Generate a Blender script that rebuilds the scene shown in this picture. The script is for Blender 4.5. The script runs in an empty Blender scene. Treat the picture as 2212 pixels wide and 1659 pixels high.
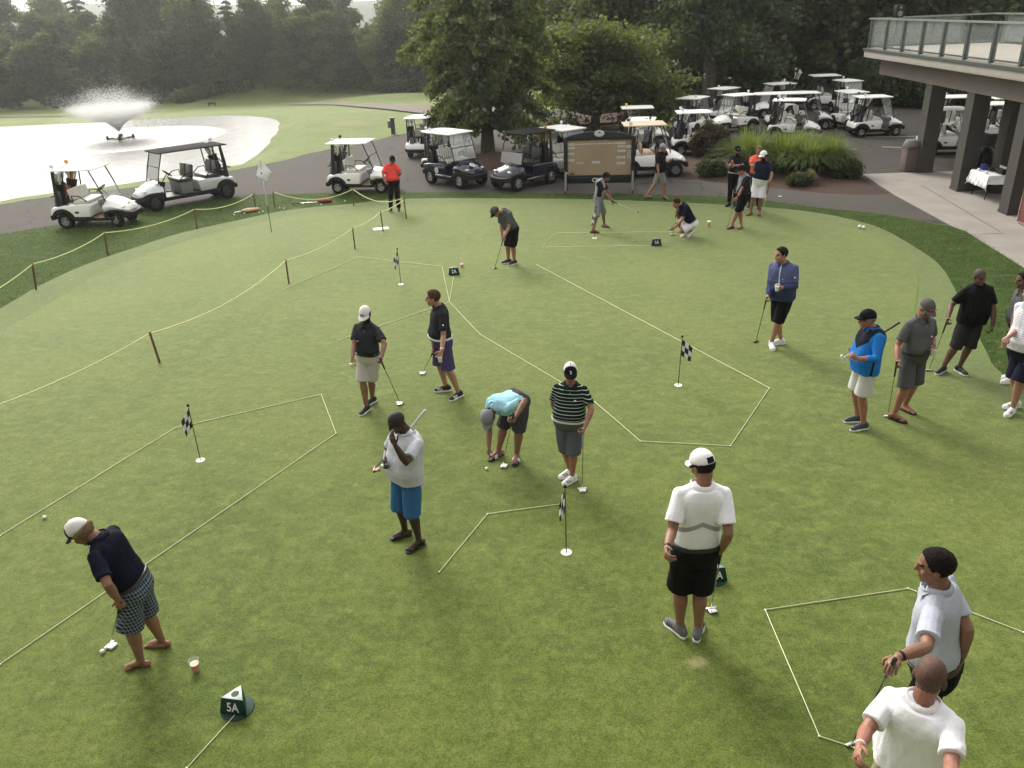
import bpy, bmesh, math, random
import numpy as np
from mathutils import Vector, Matrix, noise
random.seed(7); rng=np.random.default_rng(7)
R=math.radians
C=bpy.context.scene.collection
scene=bpy.context.scene

# ------------------------------------------------------------ camera, sky, sun, exposure
W0,H0,FPX=2212.0,1659.0,1740.0
CAMZ,PITCH,ROLL=5.75,R(24.8),R(-2.5)
_f=Vector((0,math.cos(PITCH),-math.sin(PITCH)));_r0=Vector((1,0,0));_u0=_r0.cross(_f)
CR=_r0*math.cos(ROLL)+_u0*math.sin(ROLL);CU=_u0*math.cos(ROLL)-_r0*math.sin(ROLL);CF=_f
CP=Vector((0,0,CAMZ))
cd=bpy.data.cameras.new('camera');cam=bpy.data.objects.new('camera',cd);C.objects.link(cam)
m=Matrix.Identity(4)
for i in range(3):
    m[i][0]=CR[i];m[i][1]=CU[i];m[i][2]=-CF[i];m[i][3]=CP[i]
cam.matrix_world=m
cd.sensor_width=36;cd.lens=36*FPX/W0;cd.clip_start=.1;cd.clip_end=3000
scene.camera=cam
SUN_EL,SUN_AZ=38.0,-24.0      # azimuth measured from +Y towards +X
w=bpy.data.worlds.new("World");scene.world=w;w.use_nodes=True
nt=w.node_tree;nt.nodes.clear()
out=nt.nodes.new('ShaderNodeOutputWorld');bg=nt.nodes.new('ShaderNodeBackground')
sky=nt.nodes.new('ShaderNodeTexSky');sky.sky_type='NISHITA';sky.sun_disc=False
sky.sun_elevation=R(SUN_EL);sky.sun_rotation=R(SUN_AZ);sky.air_density=1.2;sky.dust_density=6;sky.ozone_density=1
hs=nt.nodes.new('ShaderNodeHueSaturation');hs.inputs['Saturation'].default_value=.25
nt.links.new(sky.outputs[0],hs.inputs['Color'])
# thin cloud layer: uneven brightness over the whole dome
tc=nt.nodes.new('ShaderNodeTexCoord');nz=nt.nodes.new('ShaderNodeTexNoise');nz.inputs['Scale'].default_value=2.2;nz.inputs['Detail'].default_value=5
nt.links.new(tc.outputs['Generated'],nz.inputs['Vector'])
rp=nt.nodes.new('ShaderNodeMapRange');rp.inputs[1].default_value=.3;rp.inputs[2].default_value=.7;rp.inputs[3].default_value=.1;rp.inputs[4].default_value=.5
nt.links.new(nz.outputs[0],rp.inputs[0])
mx=nt.nodes.new('ShaderNodeMix');mx.data_type='RGBA'
mx.inputs['B'].default_value=(13.8,13.2,12.2,1)
nt.links.new(rp.outputs[0],mx.inputs['Factor']);nt.links.new(hs.outputs[0],mx.inputs['A'])
nt.links.new(mx.outputs['Result'],bg.inputs[0]);bg.inputs[1].default_value=.115
nt.links.new(bg.outputs[0],out.inputs[0])
sl=bpy.data.lights.new('sun','SUN');sl.energy=1.8;sl.angle=R(25);sl.color=(1,.93,.81)
so=bpy.data.objects.new('sun',sl);C.objects.link(so)
sd=Vector((math.sin(R(SUN_AZ))*math.cos(R(SUN_EL)),math.cos(R(SUN_AZ))*math.cos(R(SUN_EL)),math.sin(R(SUN_EL))))
so.rotation_euler=sd.to_track_quat('Z','Y').to_euler()
scene.view_settings.view_transform='Standard';scene.view_settings.look='None'
scene.view_settings.exposure=0.75;scene.view_settings.gamma=1
scene.cycles.max_bounces=6;scene.cycles.transparent_max_bounces=12;scene.cycles.volume_bounces=0

# ------------------------------------------------------------ picture point -> place in the world
def ray(px,py):
    return (CF+CR*((px-W0/2)/FPX)-CU*((py-H0/2)/FPX))
def G(px,py,z=0.0):
    d=ray(px,py);t=(z-CAMZ)/d.z;return CP+d*t
def onY(px,py,Y):
    d=ray(px,py);return CP+d*(Y/d.y)
def sstep(a,b,x):
    t=max(0,min(1,(x-a)/(b-a)));return t*t*(3-2*t)
def inpoly(x,y,P):
    c=False;j=len(P)-1
    for i in range(len(P)):
        xi,yi=P[i][0],P[i][1];xj,yj=P[j][0],P[j][1]
        if (yi>y)!=(yj>y) and x<(xj-xi)*(y-yi)/(yj-yi+1e-12)+xi:c=not c
        j=i
    return c

# ------------------------------------------------------------ materials
def mat(name,col,rough=.6,metal=0,spec=.5,var=0,scale=8,bump=0,bscale=60,trans=0,alpha=1,coat=0,col2=None,emit=0):
    m=bpy.data.materials.new(name);m.use_nodes=True;n=m.node_tree.nodes;l=m.node_tree.links
    b=n['Principled BSDF'];b.inputs['Base Color'].default_value=(*col,1);b.inputs['Roughness'].default_value=rough
    b.inputs['Metallic'].default_value=metal;b.inputs['Specular IOR Level'].default_value=spec
    if trans:b.inputs['Transmission Weight'].default_value=trans;b.inputs['IOR'].default_value=1.2
    if alpha<1:b.inputs['Alpha'].default_value=alpha
    if coat:b.inputs['Coat Weight'].default_value=coat;b.inputs['Coat Roughness'].default_value=.05
    t=n.new('ShaderNodeTexCoord')
    if var or col2:
        z=n.new('ShaderNodeTexNoise');z.inputs['Scale'].default_value=scale;z.inputs['Detail'].default_value=5
        l.new(t.outputs['Object'],z.inputs['Vector'])
        r=n.new('ShaderNodeValToRGB');r.color_ramp.elements[0].position=.3;r.color_ramp.elements[1].position=.7
        c1=col2 if col2 else tuple(c*(1-var) for c in col);c2=col if col2 else tuple(min(1,c*(1+var)) for c in col)
        r.color_ramp.elements[0].color=(*c1,1);r.color_ramp.elements[1].color=(*c2,1)
        l.new(z.outputs[0],r.inputs[0]);l.new(r.outputs[0],b.inputs['Base Color'])
    if bump:
        z2=n.new('ShaderNodeTexNoise');z2.inputs['Scale'].default_value=bscale;z2.inputs['Detail'].default_value=3
        l.new(t.outputs['Object'],z2.inputs['Vector'])
        bp=n.new('ShaderNodeBump');bp.inputs['Strength'].default_value=bump;bp.inputs['Distance'].default_value=.02
        l.new(z2.outputs[0],bp.inputs['Height']);l.new(bp.outputs[0],b.inputs['Normal'])
    return m
_mc={}
def M(name,*a,**k):
    if name not in _mc:_mc[name]=mat(name,*a,**k)
    return _mc[name]
def mth(n,l,op,a,b=None,c=None):
    x=n.new('ShaderNodeMath');x.operation=op
    for i,v in enumerate((a,b,c)):
        if v is None:continue
        if isinstance(v,(int,float)):x.inputs[i].default_value=v
        else:l.new(v,x.inputs[i])
    return x.outputs[0]
def mixc(n,l,f,a,b):
    x=n.new('ShaderNodeMix');x.data_type='RGBA'
    if isinstance(f,(int,float)):x.inputs['Factor'].default_value=f
    else:l.new(f,x.inputs['Factor'])
    for k,v in(('A',a),('B',b)):
        if isinstance(v,tuple):x.inputs[k].default_value=(*v,1) if len(v)==3 else v
        else:l.new(v,x.inputs[k])
    return x.outputs['Result']

# ------------------------------------------------------------ mesh builder
def basis(d,ref=None):
    d=Vector(d).normalized()
    if ref is None or abs(d.dot(Vector(ref).normalized()))>.98:
        ref=Vector((0,0,1)) if abs(d.z)<.9 else Vector((1,0,0))
    a=(Vector(ref)-d*Vector(ref).dot(d)).normalized();b=d.cross(a);return a,b
class MB:
    def __init__(s):s.v=[];s.f=[];s.m=[]
    def add(s,v,f,mi=0):
        o=len(s.v);s.v+= [tuple(p) for p in v];s.f+=[tuple(i+o for i in q) for q in f];s.m+=[mi]*len(f);return s
    def box(s,c,sz,rot=None,mi=0):
        v=[]
        for x in(-.5,.5):
            for y in(-.5,.5):
                for z in(-.5,.5):
                    p=Vector((x*sz[0],y*sz[1],z*sz[2]))
                    if rot is not None:p=rot@p
                    v.append(p+Vector(c))
        return s.add(v,[(0,1,3,2),(4,6,7,5),(0,4,5,1),(2,3,7,6),(0,2,6,4),(1,5,7,3)],mi)
    def rings(s,rs,cap=True,mi=0):
        n=len(rs[0]);v=[p for r in rs for p in r];f=[]
        for i in range(len(rs)-1):
            for j in range(n):
                k=(j+1)%n;f.append((i*n+j,i*n+k,(i+1)*n+k,(i+1)*n+j))
        if cap:f.append(tuple(range(n-1,-1,-1)));f.append(tuple((len(rs)-1)*n+j for j in range(n)))
        return s.add(v,f,mi)
    def tube(s,pts,rad,n=10,rnd=True,ref=None,flat=1.0,mi=0):
        pts=[Vector(p) for p in pts]
        if isinstance(rad,(int,float)):rad=[rad]*len(pts)
        rs=[];a=None
        for i,p in enumerate(pts):
            if i==0:d=pts[1]-p
            elif i==len(pts)-1:d=p-pts[i-1]
            else:d=(pts[i+1]-p).normalized()+(p-pts[i-1]).normalized()
            if d.length<1e-9:d=Vector((0,0,1))
            d.normalize()
            if a is None:a,b=basis(d,ref)
            else:
                a=(a-d*a.dot(d)).normalized();b=d.cross(a)
            def ring(c,r):
                return [c+a*(r*math.cos(2*math.pi*j/n))+b*(r*flat*math.sin(2*math.pi*j/n)) for j in range(n)]
            if rnd and i==0:
                for t in(80,50,22):rs.append(ring(p-d*rad[0]*math.sin(R(t)),rad[0]*math.cos(R(t))))
            rs.append(ring(p,rad[i]))
            if rnd and i==len(pts)-1:
                for t in(22,50,80):rs.append(ring(p+d*rad[-1]*math.sin(R(t)),rad[-1]*math.cos(R(t))))
        return s.rings(rs,True,mi)
    def ell(s,c,r,ax=None,nu=14,nv=9,mi=0):
        c=Vector(c);ax=ax or (Vector((1,0,0)),Vector((0,1,0)),Vector((0,0,1)));rs=[]
        for i in range(nv):
            ph=math.pi*(i+.5)/nv*.998-math.pi/2
            rs.append([c+ax[0]*(r[0]*math.cos(ph)*math.cos(2*math.pi*j/nu))+ax[1]*(r[1]*math.cos(ph)*math.sin(2*math.pi*j/nu))+ax[2]*(r[2]*math.sin(ph)) for j in range(nu)])
        return s.rings(rs,True,mi)
    def prism(s,poly,h0,h1,fn=None,mi=0):
        """poly: 2D pts; fn(x,y,h)->3D"""
        fn=fn or (lambda x,y,h:(x,y,h))
        return s.rings([[Vector(fn(x,y,h0)) for x,y in poly],[Vector(fn(x,y,h1)) for x,y in poly]],True,mi)
    def lathe(s,c,prof,n=20,mi=0,cap=True):
        c=Vector(c);return s.rings([[c+Vector((r*math.cos(2*math.pi*j/n),r*math.sin(2*math.pi*j/n),z)) for j in range(n)] for r,z in prof],cap,mi)
    def quad(s,a,b,c,d,mi=0):return s.add([a,b,c,d],[(0,1,2,3)],mi)
    def build(s,name,mats,parent=None,org=None,bevel=0,smooth=None,xf=None,rev=False,segs=2):
        me=bpy.data.meshes.new(name)
        v=s.v
        if xf is not None:v=[xf@Vector(p) for p in v]
        if org is not None:v=[(p[0]-org[0],p[1]-org[1],p[2]-org[2]) for p in v]
        me.from_pydata(v,[],s.f)
        if not isinstance(mats,(list,tuple)):mats=[mats]
        for q in mats:me.materials.append(q)
        if len(mats)>1:me.polygons.foreach_set('material_index',s.m)
        bm=bmesh.new();bm.from_mesh(me)
        bmesh.ops.recalc_face_normals(bm,faces=bm.faces)
        if bevel:
            es=[e for e in bm.edges if len(e.link_faces)==2 and e.calc_face_angle(0)>R(30)]
            try:bmesh.ops.bevel(bm,geom=es,offset=bevel,segments=segs,affect='EDGES',clamp_overlap=True,profile=.5)
            except Exception:pass
        bm.to_mesh(me);bm.free()
        if smooth is not None:
            me.shade_smooth()
            if smooth<180:me.set_sharp_from_angle(angle=R(smooth))
        elif bevel:
            me.shade_smooth();me.set_sharp_from_angle(angle=R(35))
        o=bpy.data.objects.new(name,me);C.objects.link(o)
        if parent is not None:o.parent=parent
        return o
def rawmesh(name,v,f,mats,parent=None,smooth=False):
    """v (n,3) array, f (k,4) array"""
    me=bpy.data.meshes.new(name);n=len(v);k=len(f);q=f.shape[1]
    me.vertices.add(n);me.vertices.foreach_set('co',np.asarray(v,dtype=np.float32).ravel())
    me.loops.add(k*q);me.loops.foreach_set('vertex_index',np.asarray(f,dtype=np.int32).ravel())
    me.polygons.add(k);me.polygons.foreach_set('loop_start',np.arange(0,k*q,q,dtype=np.int32))
    me.polygons.foreach_set('loop_total',np.full(k,q,dtype=np.int32))
    me.update(calc_edges=True);me.validate()
    for x in (mats if isinstance(mats,(list,tuple)) else [mats]):me.materials.append(x)
    if smooth:me.shade_smooth()
    o=bpy.data.objects.new(name,me);C.objects.link(o)
    if parent is not None:o.parent=parent
    return o
def tag(o,label=None,cat=None,group=None,kind=None):
    if label:o['label']=label
    if cat:o['category']=cat
    if group:o['group']=group
    if kind:o['kind']=kind
    return o
def thing(name,label,cat,loc=(0,0,0),rz=0,group=None,scale=1):
    o=bpy.data.objects.new(name,None);C.objects.link(o);o.location=loc;o.rotation_euler=(0,0,rz);o.scale=(scale,)*3
    o.empty_display_size=.1
    return tag(o,label,cat,group)
def struct(o):o['kind']='structure';return o
def copy_tree(o,parent=None):
    c=o.copy();C.objects.link(c)
    if parent is not None:c.parent=parent
    for ch in list(o.children):copy_tree(ch,c)
    return c
def text_mesh(txt,size,mt,parent,mtx,name='lettering',depth=.002,sx=1):
    cu=bpy.data.curves.new(name,'FONT');cu.body=txt;cu.size=size;cu.extrude=depth;cu.align_x='CENTER';cu.align_y='CENTER';cu.offset=size*.012
    o=bpy.data.objects.new(name,cu);C.objects.link(o)
    dg=bpy.context.evaluated_depsgraph_get();me=bpy.data.meshes.new_from_object(o.evaluated_get(dg))
    bpy.data.objects.remove(o);bpy.data.curves.remove(cu)
    me.transform(mtx@Matrix.Diagonal((sx,1,1,1)));me.name=name;me.materials.clear();me.materials.append(mt)
    o=bpy.data.objects.new(name,me);C.objects.link(o)
    if parent is not None:o.parent=parent
    return o
# ------------------------------------------------------------ terrain
ZW=-.55
pond_px=[(-260,500),(0,443),(304,403),(499,368),(544,336),(576,307),(595,278),(592,262),(560,254),(480,251),(365,256),(224,265),(0,275),(-300,292)]
POND=[(lambda p:(p.x,p.y))(G(a,b,ZW)) for a,b in pond_px]
_pc=np.array(POND)
def pond_dist(x,y):
    """signed distance to pond outline, negative inside"""
    best=1e9
    for i in range(len(POND)):
        ax,ay=POND[i];bx,by=POND[(i+1)%len(POND)]
        dx,dy=bx-ax,by-ay;t=max(0,min(1,((x-ax)*dx+(y-ay)*dy)/(dx*dx+dy*dy)))
        d=math.hypot(x-ax-t*dx,y-ay-t*dy)
        if d<best:best=d
    return -best if inpoly(x,y,POND) else best
BUMPS=[(500,212,5.0,3.6,2.8),(425,212,4.2,3.2,1.5),(755,199,7,4,2.4),(650,205,7,4,1.8),(120,222,9,4,.6),(20,215,9,4,1.4),(860,215,9,5,.7)]
def base_h(x,y):
    fall=sstep(6,-3,x-(y-50)*.10)   # left part of the course falls away
    return -3.6*sstep(50,112,y)*fall
def on_base(px,py):
    d=ray(px,py);t=30.0
    for _ in range(900):
        p=CP+d*t
        if p.z<base_h(p.x,p.y):break
        t+=.35
    return p
BW=[]
for px,py,sx,sy,h in BUMPS:
    p=on_base(px,py);BW.append((p.x,p.y,sx,sy,h))
def terrain(x,y):
    z=base_h(x,y)
    for bx,by,sx,sy,h in BW:
        z+=h*math.exp(-((x-bx)/sx)**2-((y-by)/sy)**2)
    if -60<x<-3 and 22<y<75:
        d=pond_dist(x,y)
        if d<2.6:
            if d<=0:z=min(z,ZW-.05-.5*sstep(0,-2,d))
            else:
                k=sstep(0,2.2,d);z=z*k+(ZW-.05)*(1-k)
    return z
def onT(px,py):
    d=ray(px,py);t=5.0
    for _ in range(4000):
        p=CP+d*t
        if p.z<terrain(p.x,p.y):break
        t+=.12
    return p

def grass_mat(name,c1,c2,c3,s1=.35,s2=6,fine=60,bumpd=.03,dry=None,sheen=0,bstr=.6,spot=False):
    m=bpy.data.materials.new(name);m.use_nodes=True;n=m.node_tree.nodes;l=m.node_tree.links;b=n['Principled BSDF']
    b.inputs['Roughness'].default_value=.85;b.inputs['Specular IOR Level'].default_value=.15
    b.inputs['Sheen Weight'].default_value=sheen;b.inputs['Sheen Roughness'].default_value=.4;b.inputs['Sheen Tint'].default_value=(.9,1,.6,1)
    t=n.new('ShaderNodeTexCoord')
    def nz(sc,det=4,vec=None,dist=0):
        z=n.new('ShaderNodeTexNoise');z.inputs['Scale'].default_value=sc;z.inputs['Detail'].default_value=det;z.inputs['Distortion'].default_value=dist
        l.new(vec or t.outputs['Object'],z.inputs['Vector']);return z.outputs[0]
    def rng_(v,a,b_,c=0,d=1):
        x=n.new('ShaderNodeMapRange');l.new(v,x.inputs[0])
        for i,q in enumerate((a,b_,c,d)):x.inputs[i+1].default_value=q
        return x.outputs[0]
    f1=rng_(nz(s1,4),.35,.65);col=mixc(n,l,f1,c1,c2)
    mp=n.new('ShaderNodeMapping');l.new(t.outputs['Object'],mp.inputs['Vector']);mp.inputs['Scale'].default_value=(1,1.4,1)
    mp.inputs['Rotation'].default_value=(0,0,.5)
    f2=rng_(nz(s2,6,mp.outputs[0],.4),.42,.68);col=mixc(n,l,mth(n,l,'MULTIPLY',f2,.75),col,c3)
    f3=rng_(nz(fine,3),.3,.7,.62,1.38)
    f4=rng_(nz(s2*3.2,4),.3,.7,.82,1.18)
    vm=n.new('ShaderNodeVectorMath');vm.operation='SCALE';l.new(col,vm.inputs[0]);l.new(mth(n,l,'MULTIPLY',f3,f4),vm.inputs['Scale']);col=vm.outputs[0]
    if dry:
        fd=rng_(nz(dry[1],5),dry[2],dry[3]);col=mixc(n,l,mth(n,l,'MULTIPLY',fd,dry[4]),col,dry[0])
    if spot:   # bare patch worn into the turf
        c0=G(1507,1434,0);dm=n.new('ShaderNodeMapping');l.new(t.outputs['Object'],dm.inputs['Vector']);dm.inputs['Location'].default_value=(-c0.x/.15,-c0.y/.10,0);dm.inputs['Scale'].default_value=(1/.15,1/.10,0)
        ln=n.new('ShaderNodeVectorMath');ln.operation='LENGTH';l.new(dm.outputs[0],ln.inputs[0])
        k=rng_(mth(n,l,'ADD',ln.outputs['Value'],mth(n,l,'MULTIPLY',nz(26,4),1.3)),1.55,1.0);col=mixc(n,l,mth(n,l,'MULTIPLY',k,.8),col,(.26,.25,.11))
    l.new(col,b.inputs['Base Color'])
    bp=n.new('ShaderNodeBump');bp.inputs['Strength'].default_value=bstr;bp.inputs['Distance'].default_value=bumpd
    l.new(mth(n,l,'ADD',nz(fine,4),mth(n,l,'MULTIPLY',nz(s2*2,3),.6)),bp.inputs['Height']);l.new(bp.outputs[0],b.inputs['Normal'])
    return m
M_green=grass_mat('mown_green',(.086,.116,.019),(.060,.090,.014),(.112,.142,.031),.42,3.4,60,.012,dry=((.20,.21,.07),15,.60,.76,.4),bstr=.45,sheen=.48,spot=True)
M_collar=grass_mat('collar_turf',(.066,.100,.018),(.052,.085,.015),(.090,.122,.028),.5,3.5,60,.02,sheen=.55)
M_rough=grass_mat('rough_turf',(.028,.062,.011),(.042,.082,.014),(.07,.105,.026),.5,2.2,28,.06,dry=((.12,.12,.05),3.1,.56,.70,.55),bstr=1)
M_fair=grass_mat('fairway_turf',(.080,.125,.026),(.115,.155,.038),(.145,.165,.05),.09,.7,12,.05,dry=((.22,.17,.09),.16,.56,.66,.6),sheen=.3)

# main ground sheet, fine near the middle, reaching the horizon
xs=np.concatenate([np.linspace(-900,-90,10),np.linspace(-80,60,141),np.linspace(70,900,10)])
ys=np.concatenate([np.linspace(-60,20,5),np.linspace(21,135,115),np.linspace(140,1600,14)])
V=[];F=[]
for j,y in enumerate(ys):
    for i,x in enumerate(xs):V.append((x,y,terrain(x,y)))
nx=len(xs)
for j in range(len(ys)-1):
    for i in range(nx-1):
        a=j*nx+i;F.append((a,a+1,a+nx+1,a+nx))
g=rawmesh('ground',np.array(V),np.array(F),M_fair,smooth=True);struct(g)

def sheet(name,px,z,mt,w=False,sub=0,mound=0,h=.0):
    P=[Vector((a,b,0)) for a,b in px] if w else [G(a,b,z) for a,b in px]
    bm=bmesh.new();vs=[bm.verts.new((p.x,p.y,z)) for p in P];f=bm.faces.new(vs)
    bmesh.ops.recalc_face_normals(bm,faces=bm.faces)
    if f.normal.z<0:bmesh.ops.reverse_faces(bm,faces=[f])
    bmesh.ops.triangulate(bm,faces=bm.faces)
    if h:
        ex=bmesh.ops.extrude_face_region(bm,geom=list(bm.faces))
        bmesh.ops.translate(bm,vec=(0,0,-h),verts=[q for q in ex['geom'] if isinstance(q,bmesh.types.BMVert)])
        bmesh.ops.recalc_face_normals(bm,faces=bm.faces)
    me=bpy.data.meshes.new(name);bm.to_mesh(me);bm.free();me.materials.append(mt)
    o=bpy.data.objects.new(name,me);C.objects.link(o);return struct(o)
def smoothpoly(P,n=6):
    out=[];k=len(P)
    for i in range(k):
        p0,p1,p2,p3=[Vector(P[(i+j-1)%k]) for j in range(4)]
        for q in range(n):
            t=q/n;out.append(tuple(.5*((2*p1)+(p2-p0)*t+(2*p0-5*p1+4*p2-p3)*t*t+(3*p1-p0-3*p2+p3)*t**3)))
    return out
def smoothline(P,n=6):
    out=[];k=len(P);g=lambda i:Vector(P[max(0,min(k-1,i))])
    for i in range(k-1):
        p0,p1,p2,p3=g(i-1),g(i),g(i+1),g(i+2)
        for q in range(n):
            t=q/n;out.append(tuple(.5*((2*p1)+(p2-p0)*t+(2*p0-5*p1+4*p2-p3)*t*t+(3*p1-p0-3*p2+p3)*t**3)))
    out.append(tuple(P[-1]));return out
# rough turf island around the green
rough_edge=[(-250,560),(0,507),(180,478),(319,456),(430,438),(531,423),(643,419),(760,416),(877,416),(1062,417),(1230,418),(1374,420),(1470,423),(1570,426),(1669,436),(1757,448),(1834,456),(1910,464),(1980,477),(2057,491),(2086,499),(2118,518),(2212,580),(2330,665),(2600,860)]
collar_edge=[(-250,800),(0,668),(79,622),(182,574),(300,533),(393,504),(531,473),(627,454),(760,441),(883,430),(1148,430),(1330,433),(1504,440),(1561,443),(1669,450),(1746,458),(1834,474),(1911,498),(1998,549),(2033,578),(2055,612),(2090,680),(2131,762),(2155,800),(2250,860),(2600,960)]
green_edge=[(-250,840),(24,705),(120,650),(223,590),(310,554),(396,525),(531,489),(665,461),(790,449),(900,442),(1148,443),(1277,445),(1450,447),(1504,450),(1658,462),(1779,477),(1843,493),(1900,519),(1944,549),(1974,578),(1983,602),(1981,635),(1976,680),(1990,760),(2060,840),(2250,920),(2600,1010)]
def closed(edge):
    P=smoothline(edge,5);L=[G(a,b,0) for a,b in P]
    return [(p.x,p.y) for p in L]+[(20,1.0),(14,-12),(-14,-12),(-24,1.0)]
def asphalt_mat(name,c,big=.5):
    m=mat(name,c,.9,spec=.2);n=m.node_tree.nodes;l=m.node_tree.links;b=n['Principled BSDF'];t=n.new('ShaderNodeTexCoord')
    def nz(sc,det=5):
        z=n.new('ShaderNodeTexNoise');z.inputs['Scale'].default_value=sc;z.inputs['Detail'].default_value=det;l.new(t.outputs['Object'],z.inputs['Vector']);return z.outputs[0]
    a=mixc(n,l,nz(.35),tuple(x*.72 for x in c),tuple(x*1.25 for x in c))
    a2=mixc(n,l,nz(1.7,8),tuple(x*.8 for x in c),a)
    v=n.new('ShaderNodeVectorMath');v.operation='SCALE';l.new(a2,v.inputs[0]);l.new(mth(n,l,'ADD',mth(n,l,'MULTIPLY',nz(70,2),.7),.65),v.inputs['Scale'])
    # long dark cracks and patched seams
    vo=n.new('ShaderNodeTexVoronoi');vo.feature='DISTANCE_TO_EDGE';vo.inputs['Scale'].default_value=.12
    wn=n.new('ShaderNodeTexNoise');wn.inputs['Scale'].default_value=.6;l.new(t.outputs['Object'],wn.inputs['Vector'])
    va=n.new('ShaderNodeVectorMath');va.operation='MULTIPLY_ADD';l.new(wn.outputs['Color'],va.inputs[0]);va.inputs[1].default_value=(2,2,2);l.new(t.outputs['Object'],va.inputs[2])
    l.new(va.outputs[0],vo.inputs['Vector'])
    cr=mth(n,l,'LESS_THAN',vo.outputs['Distance'],.004)
    fin=mixc(n,l,mth(n,l,'MULTIPLY',cr,.6),v.outputs[0],(.02,.02,.02))
    l.new(fin,b.inputs['Base Color'])
    bp=n.new('ShaderNodeBump');bp.inputs['Strength'].default_value=.4;bp.inputs['Distance'].default_value=.01;l.new(nz(90,2),bp.inputs['Height']);l.new(bp.outputs[0],b.inputs['Normal'])
    return m
M_asph=asphalt_mat('weathered_asphalt',(.084,.077,.070))
M_asph2=asphalt_mat('pale_gravel',(.20,.18,.155))
# asphalt: path by the pond, in front of the carts, and the cart lot
asph=[(-300,600),(-300,510),(0,442),(150,420),(304,402),(499,368),(619,345),(668,331),(787,309),(844,294),(880,287),(960,262),(1060,250),(1175,240),(1250,238),(1300,262),(1330,300),(1420,300),(1455,262),(1440,232),(1470,214),(1560,207),(1700,203),(1870,205),(2000,205),(2300,205),(2500,190),(2700,330),(2700,560),(2500,900),(2250,760),(1900,520),(1500,460),(900,440),(500,445),(100,500)]
sheet('asphalt_path',smoothpoly(asph[1:-6],3)+asph[-6:]+asph[:1],.004,M_asph)
sheet('rough_grass',closed(rough_edge),.010,M_rough,w=True)
sheet('green_collar',closed(collar_edge),.016,M_collar,w=True)
sheet('putting_green',closed(green_edge),.022,M_green,w=True)
ZG=.022
def draped(name,px,lift,mt,w=1.0):
    """strip laid on the terrain: px = centre line in picture, (x,y,halfwidth)"""
    c=[];P=smoothline([(a,b,h) for a,b,h in px],8)
    for a,b,h in P:
        p=onT(a,b);c.append((p.x,p.y,h))
    V=[];F=[]
    for i,(x,y,h) in enumerate(c):
        a=c[max(0,i-1)];b=c[min(len(c)-1,i+1)];d=Vector((b[0]-a[0],b[1]-a[1]));d.normalize();nrm=Vector((-d.y,d.x))
        for k in np.linspace(-1,1,5):
            q=(x+nrm.x*h*k,y+nrm.y*h*k);V.append((q[0],q[1],terrain(*q)+lift))
    for i in range(len(c)-1):
        for k in range(4):F.append((i*5+k,i*5+k+1,i*5+k+6,i*5+k+5))
    return struct(rawmesh(name,np.array(V),np.array(F),mt,smooth=True))
draped('far_path',[(600,229,.2),(660,226,1.0),(740,226,1.5),(820,230,1.8),(900,235,2.0),(990,243,2.2),(1075,250,2.2)],.09,M_asph2)
draped('cart_track',[(200,191,.3),(240,193,.6),(290,197,.8),(340,200,.7)],.1,M_asph2)
draped('dry_bank',[(-40,254,1.2),(60,252,1.3),(150,251,1.3),(240,247,1.2),(320,244,.9),(400,240,.5)],.07,mat('dry_grass',(.20,.145,.075),.95,col2=(.11,.11,.04),scale=1.2))
# water
mw=bpy.data.materials.new('pond_water');mw.use_nodes=True;n=mw.node_tree.nodes;l=mw.node_tree.links;b=n['Principled BSDF']
b.inputs['Base Color'].default_value=(.03,.035,.03,1);b.inputs['Roughness'].default_value=.25;b.inputs['IOR'].default_value=1.45;b.inputs['Specular IOR Level'].default_value=1
FO=G(261,300,ZW)
t=n.new('ShaderNodeTexCoord');mp=n.new('ShaderNodeMapping');l.new(t.outputs['Object'],mp.inputs['Vector']);mp.inputs['Scale'].default_value=(1,.45,1)
z1=n.new('ShaderNodeTexNoise');z1.inputs['Scale'].default_value=1.3;z1.inputs['Detail'].default_value=3;l.new(mp.outputs[0],z1.inputs['Vector'])
z2=n.new('ShaderNodeTexNoise');z2.inputs['Scale'].default_value=9;z2.inputs['Detail'].default_value=3;l.new(t.outputs['Object'],z2.inputs['Vector'])
vd=n.new('ShaderNodeVectorMath');vd.operation='DISTANCE';l.new(t.outputs['Object'],vd.inputs[0]);vd.inputs[1].default_value=(FO.x,FO.y,ZW)
ring=n.new('ShaderNodeMapRange');ring.interpolation_type='SMOOTHSTEP';l.new(vd.outputs['Value'],ring.inputs[0])
for i,q in enumerate((6.6,5.6,0,1)):ring.inputs[i+1].default_value=q
hgt=mth(n,l,'ADD',mth(n,l,'MULTIPLY',z1.outputs[0],.42),mth(n,l,'MULTIPLY',mth(n,l,'MULTIPLY',z2.outputs[0],ring.outputs[0]),1.6))
bp_=n.new('ShaderNodeBump');bp_.inputs['Strength'].default_value=.5;bp_.inputs['Distance'].default_value=.12;l.new(hgt,bp_.inputs['Height']);l.new(bp_.outputs[0],b.inputs['Normal'])
PO=[(p[0],p[1]) for p in POND]
cx=sum(p[0] for p in PO)/len(PO);cy=sum(p[1] for p in PO)/len(PO)
sheet('pond_water',[(cx+(x-cx)*1.03,cy+(y-cy)*1.03) for x,y in smoothpoly(PO,4)],ZW,mw,w=True)
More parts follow.
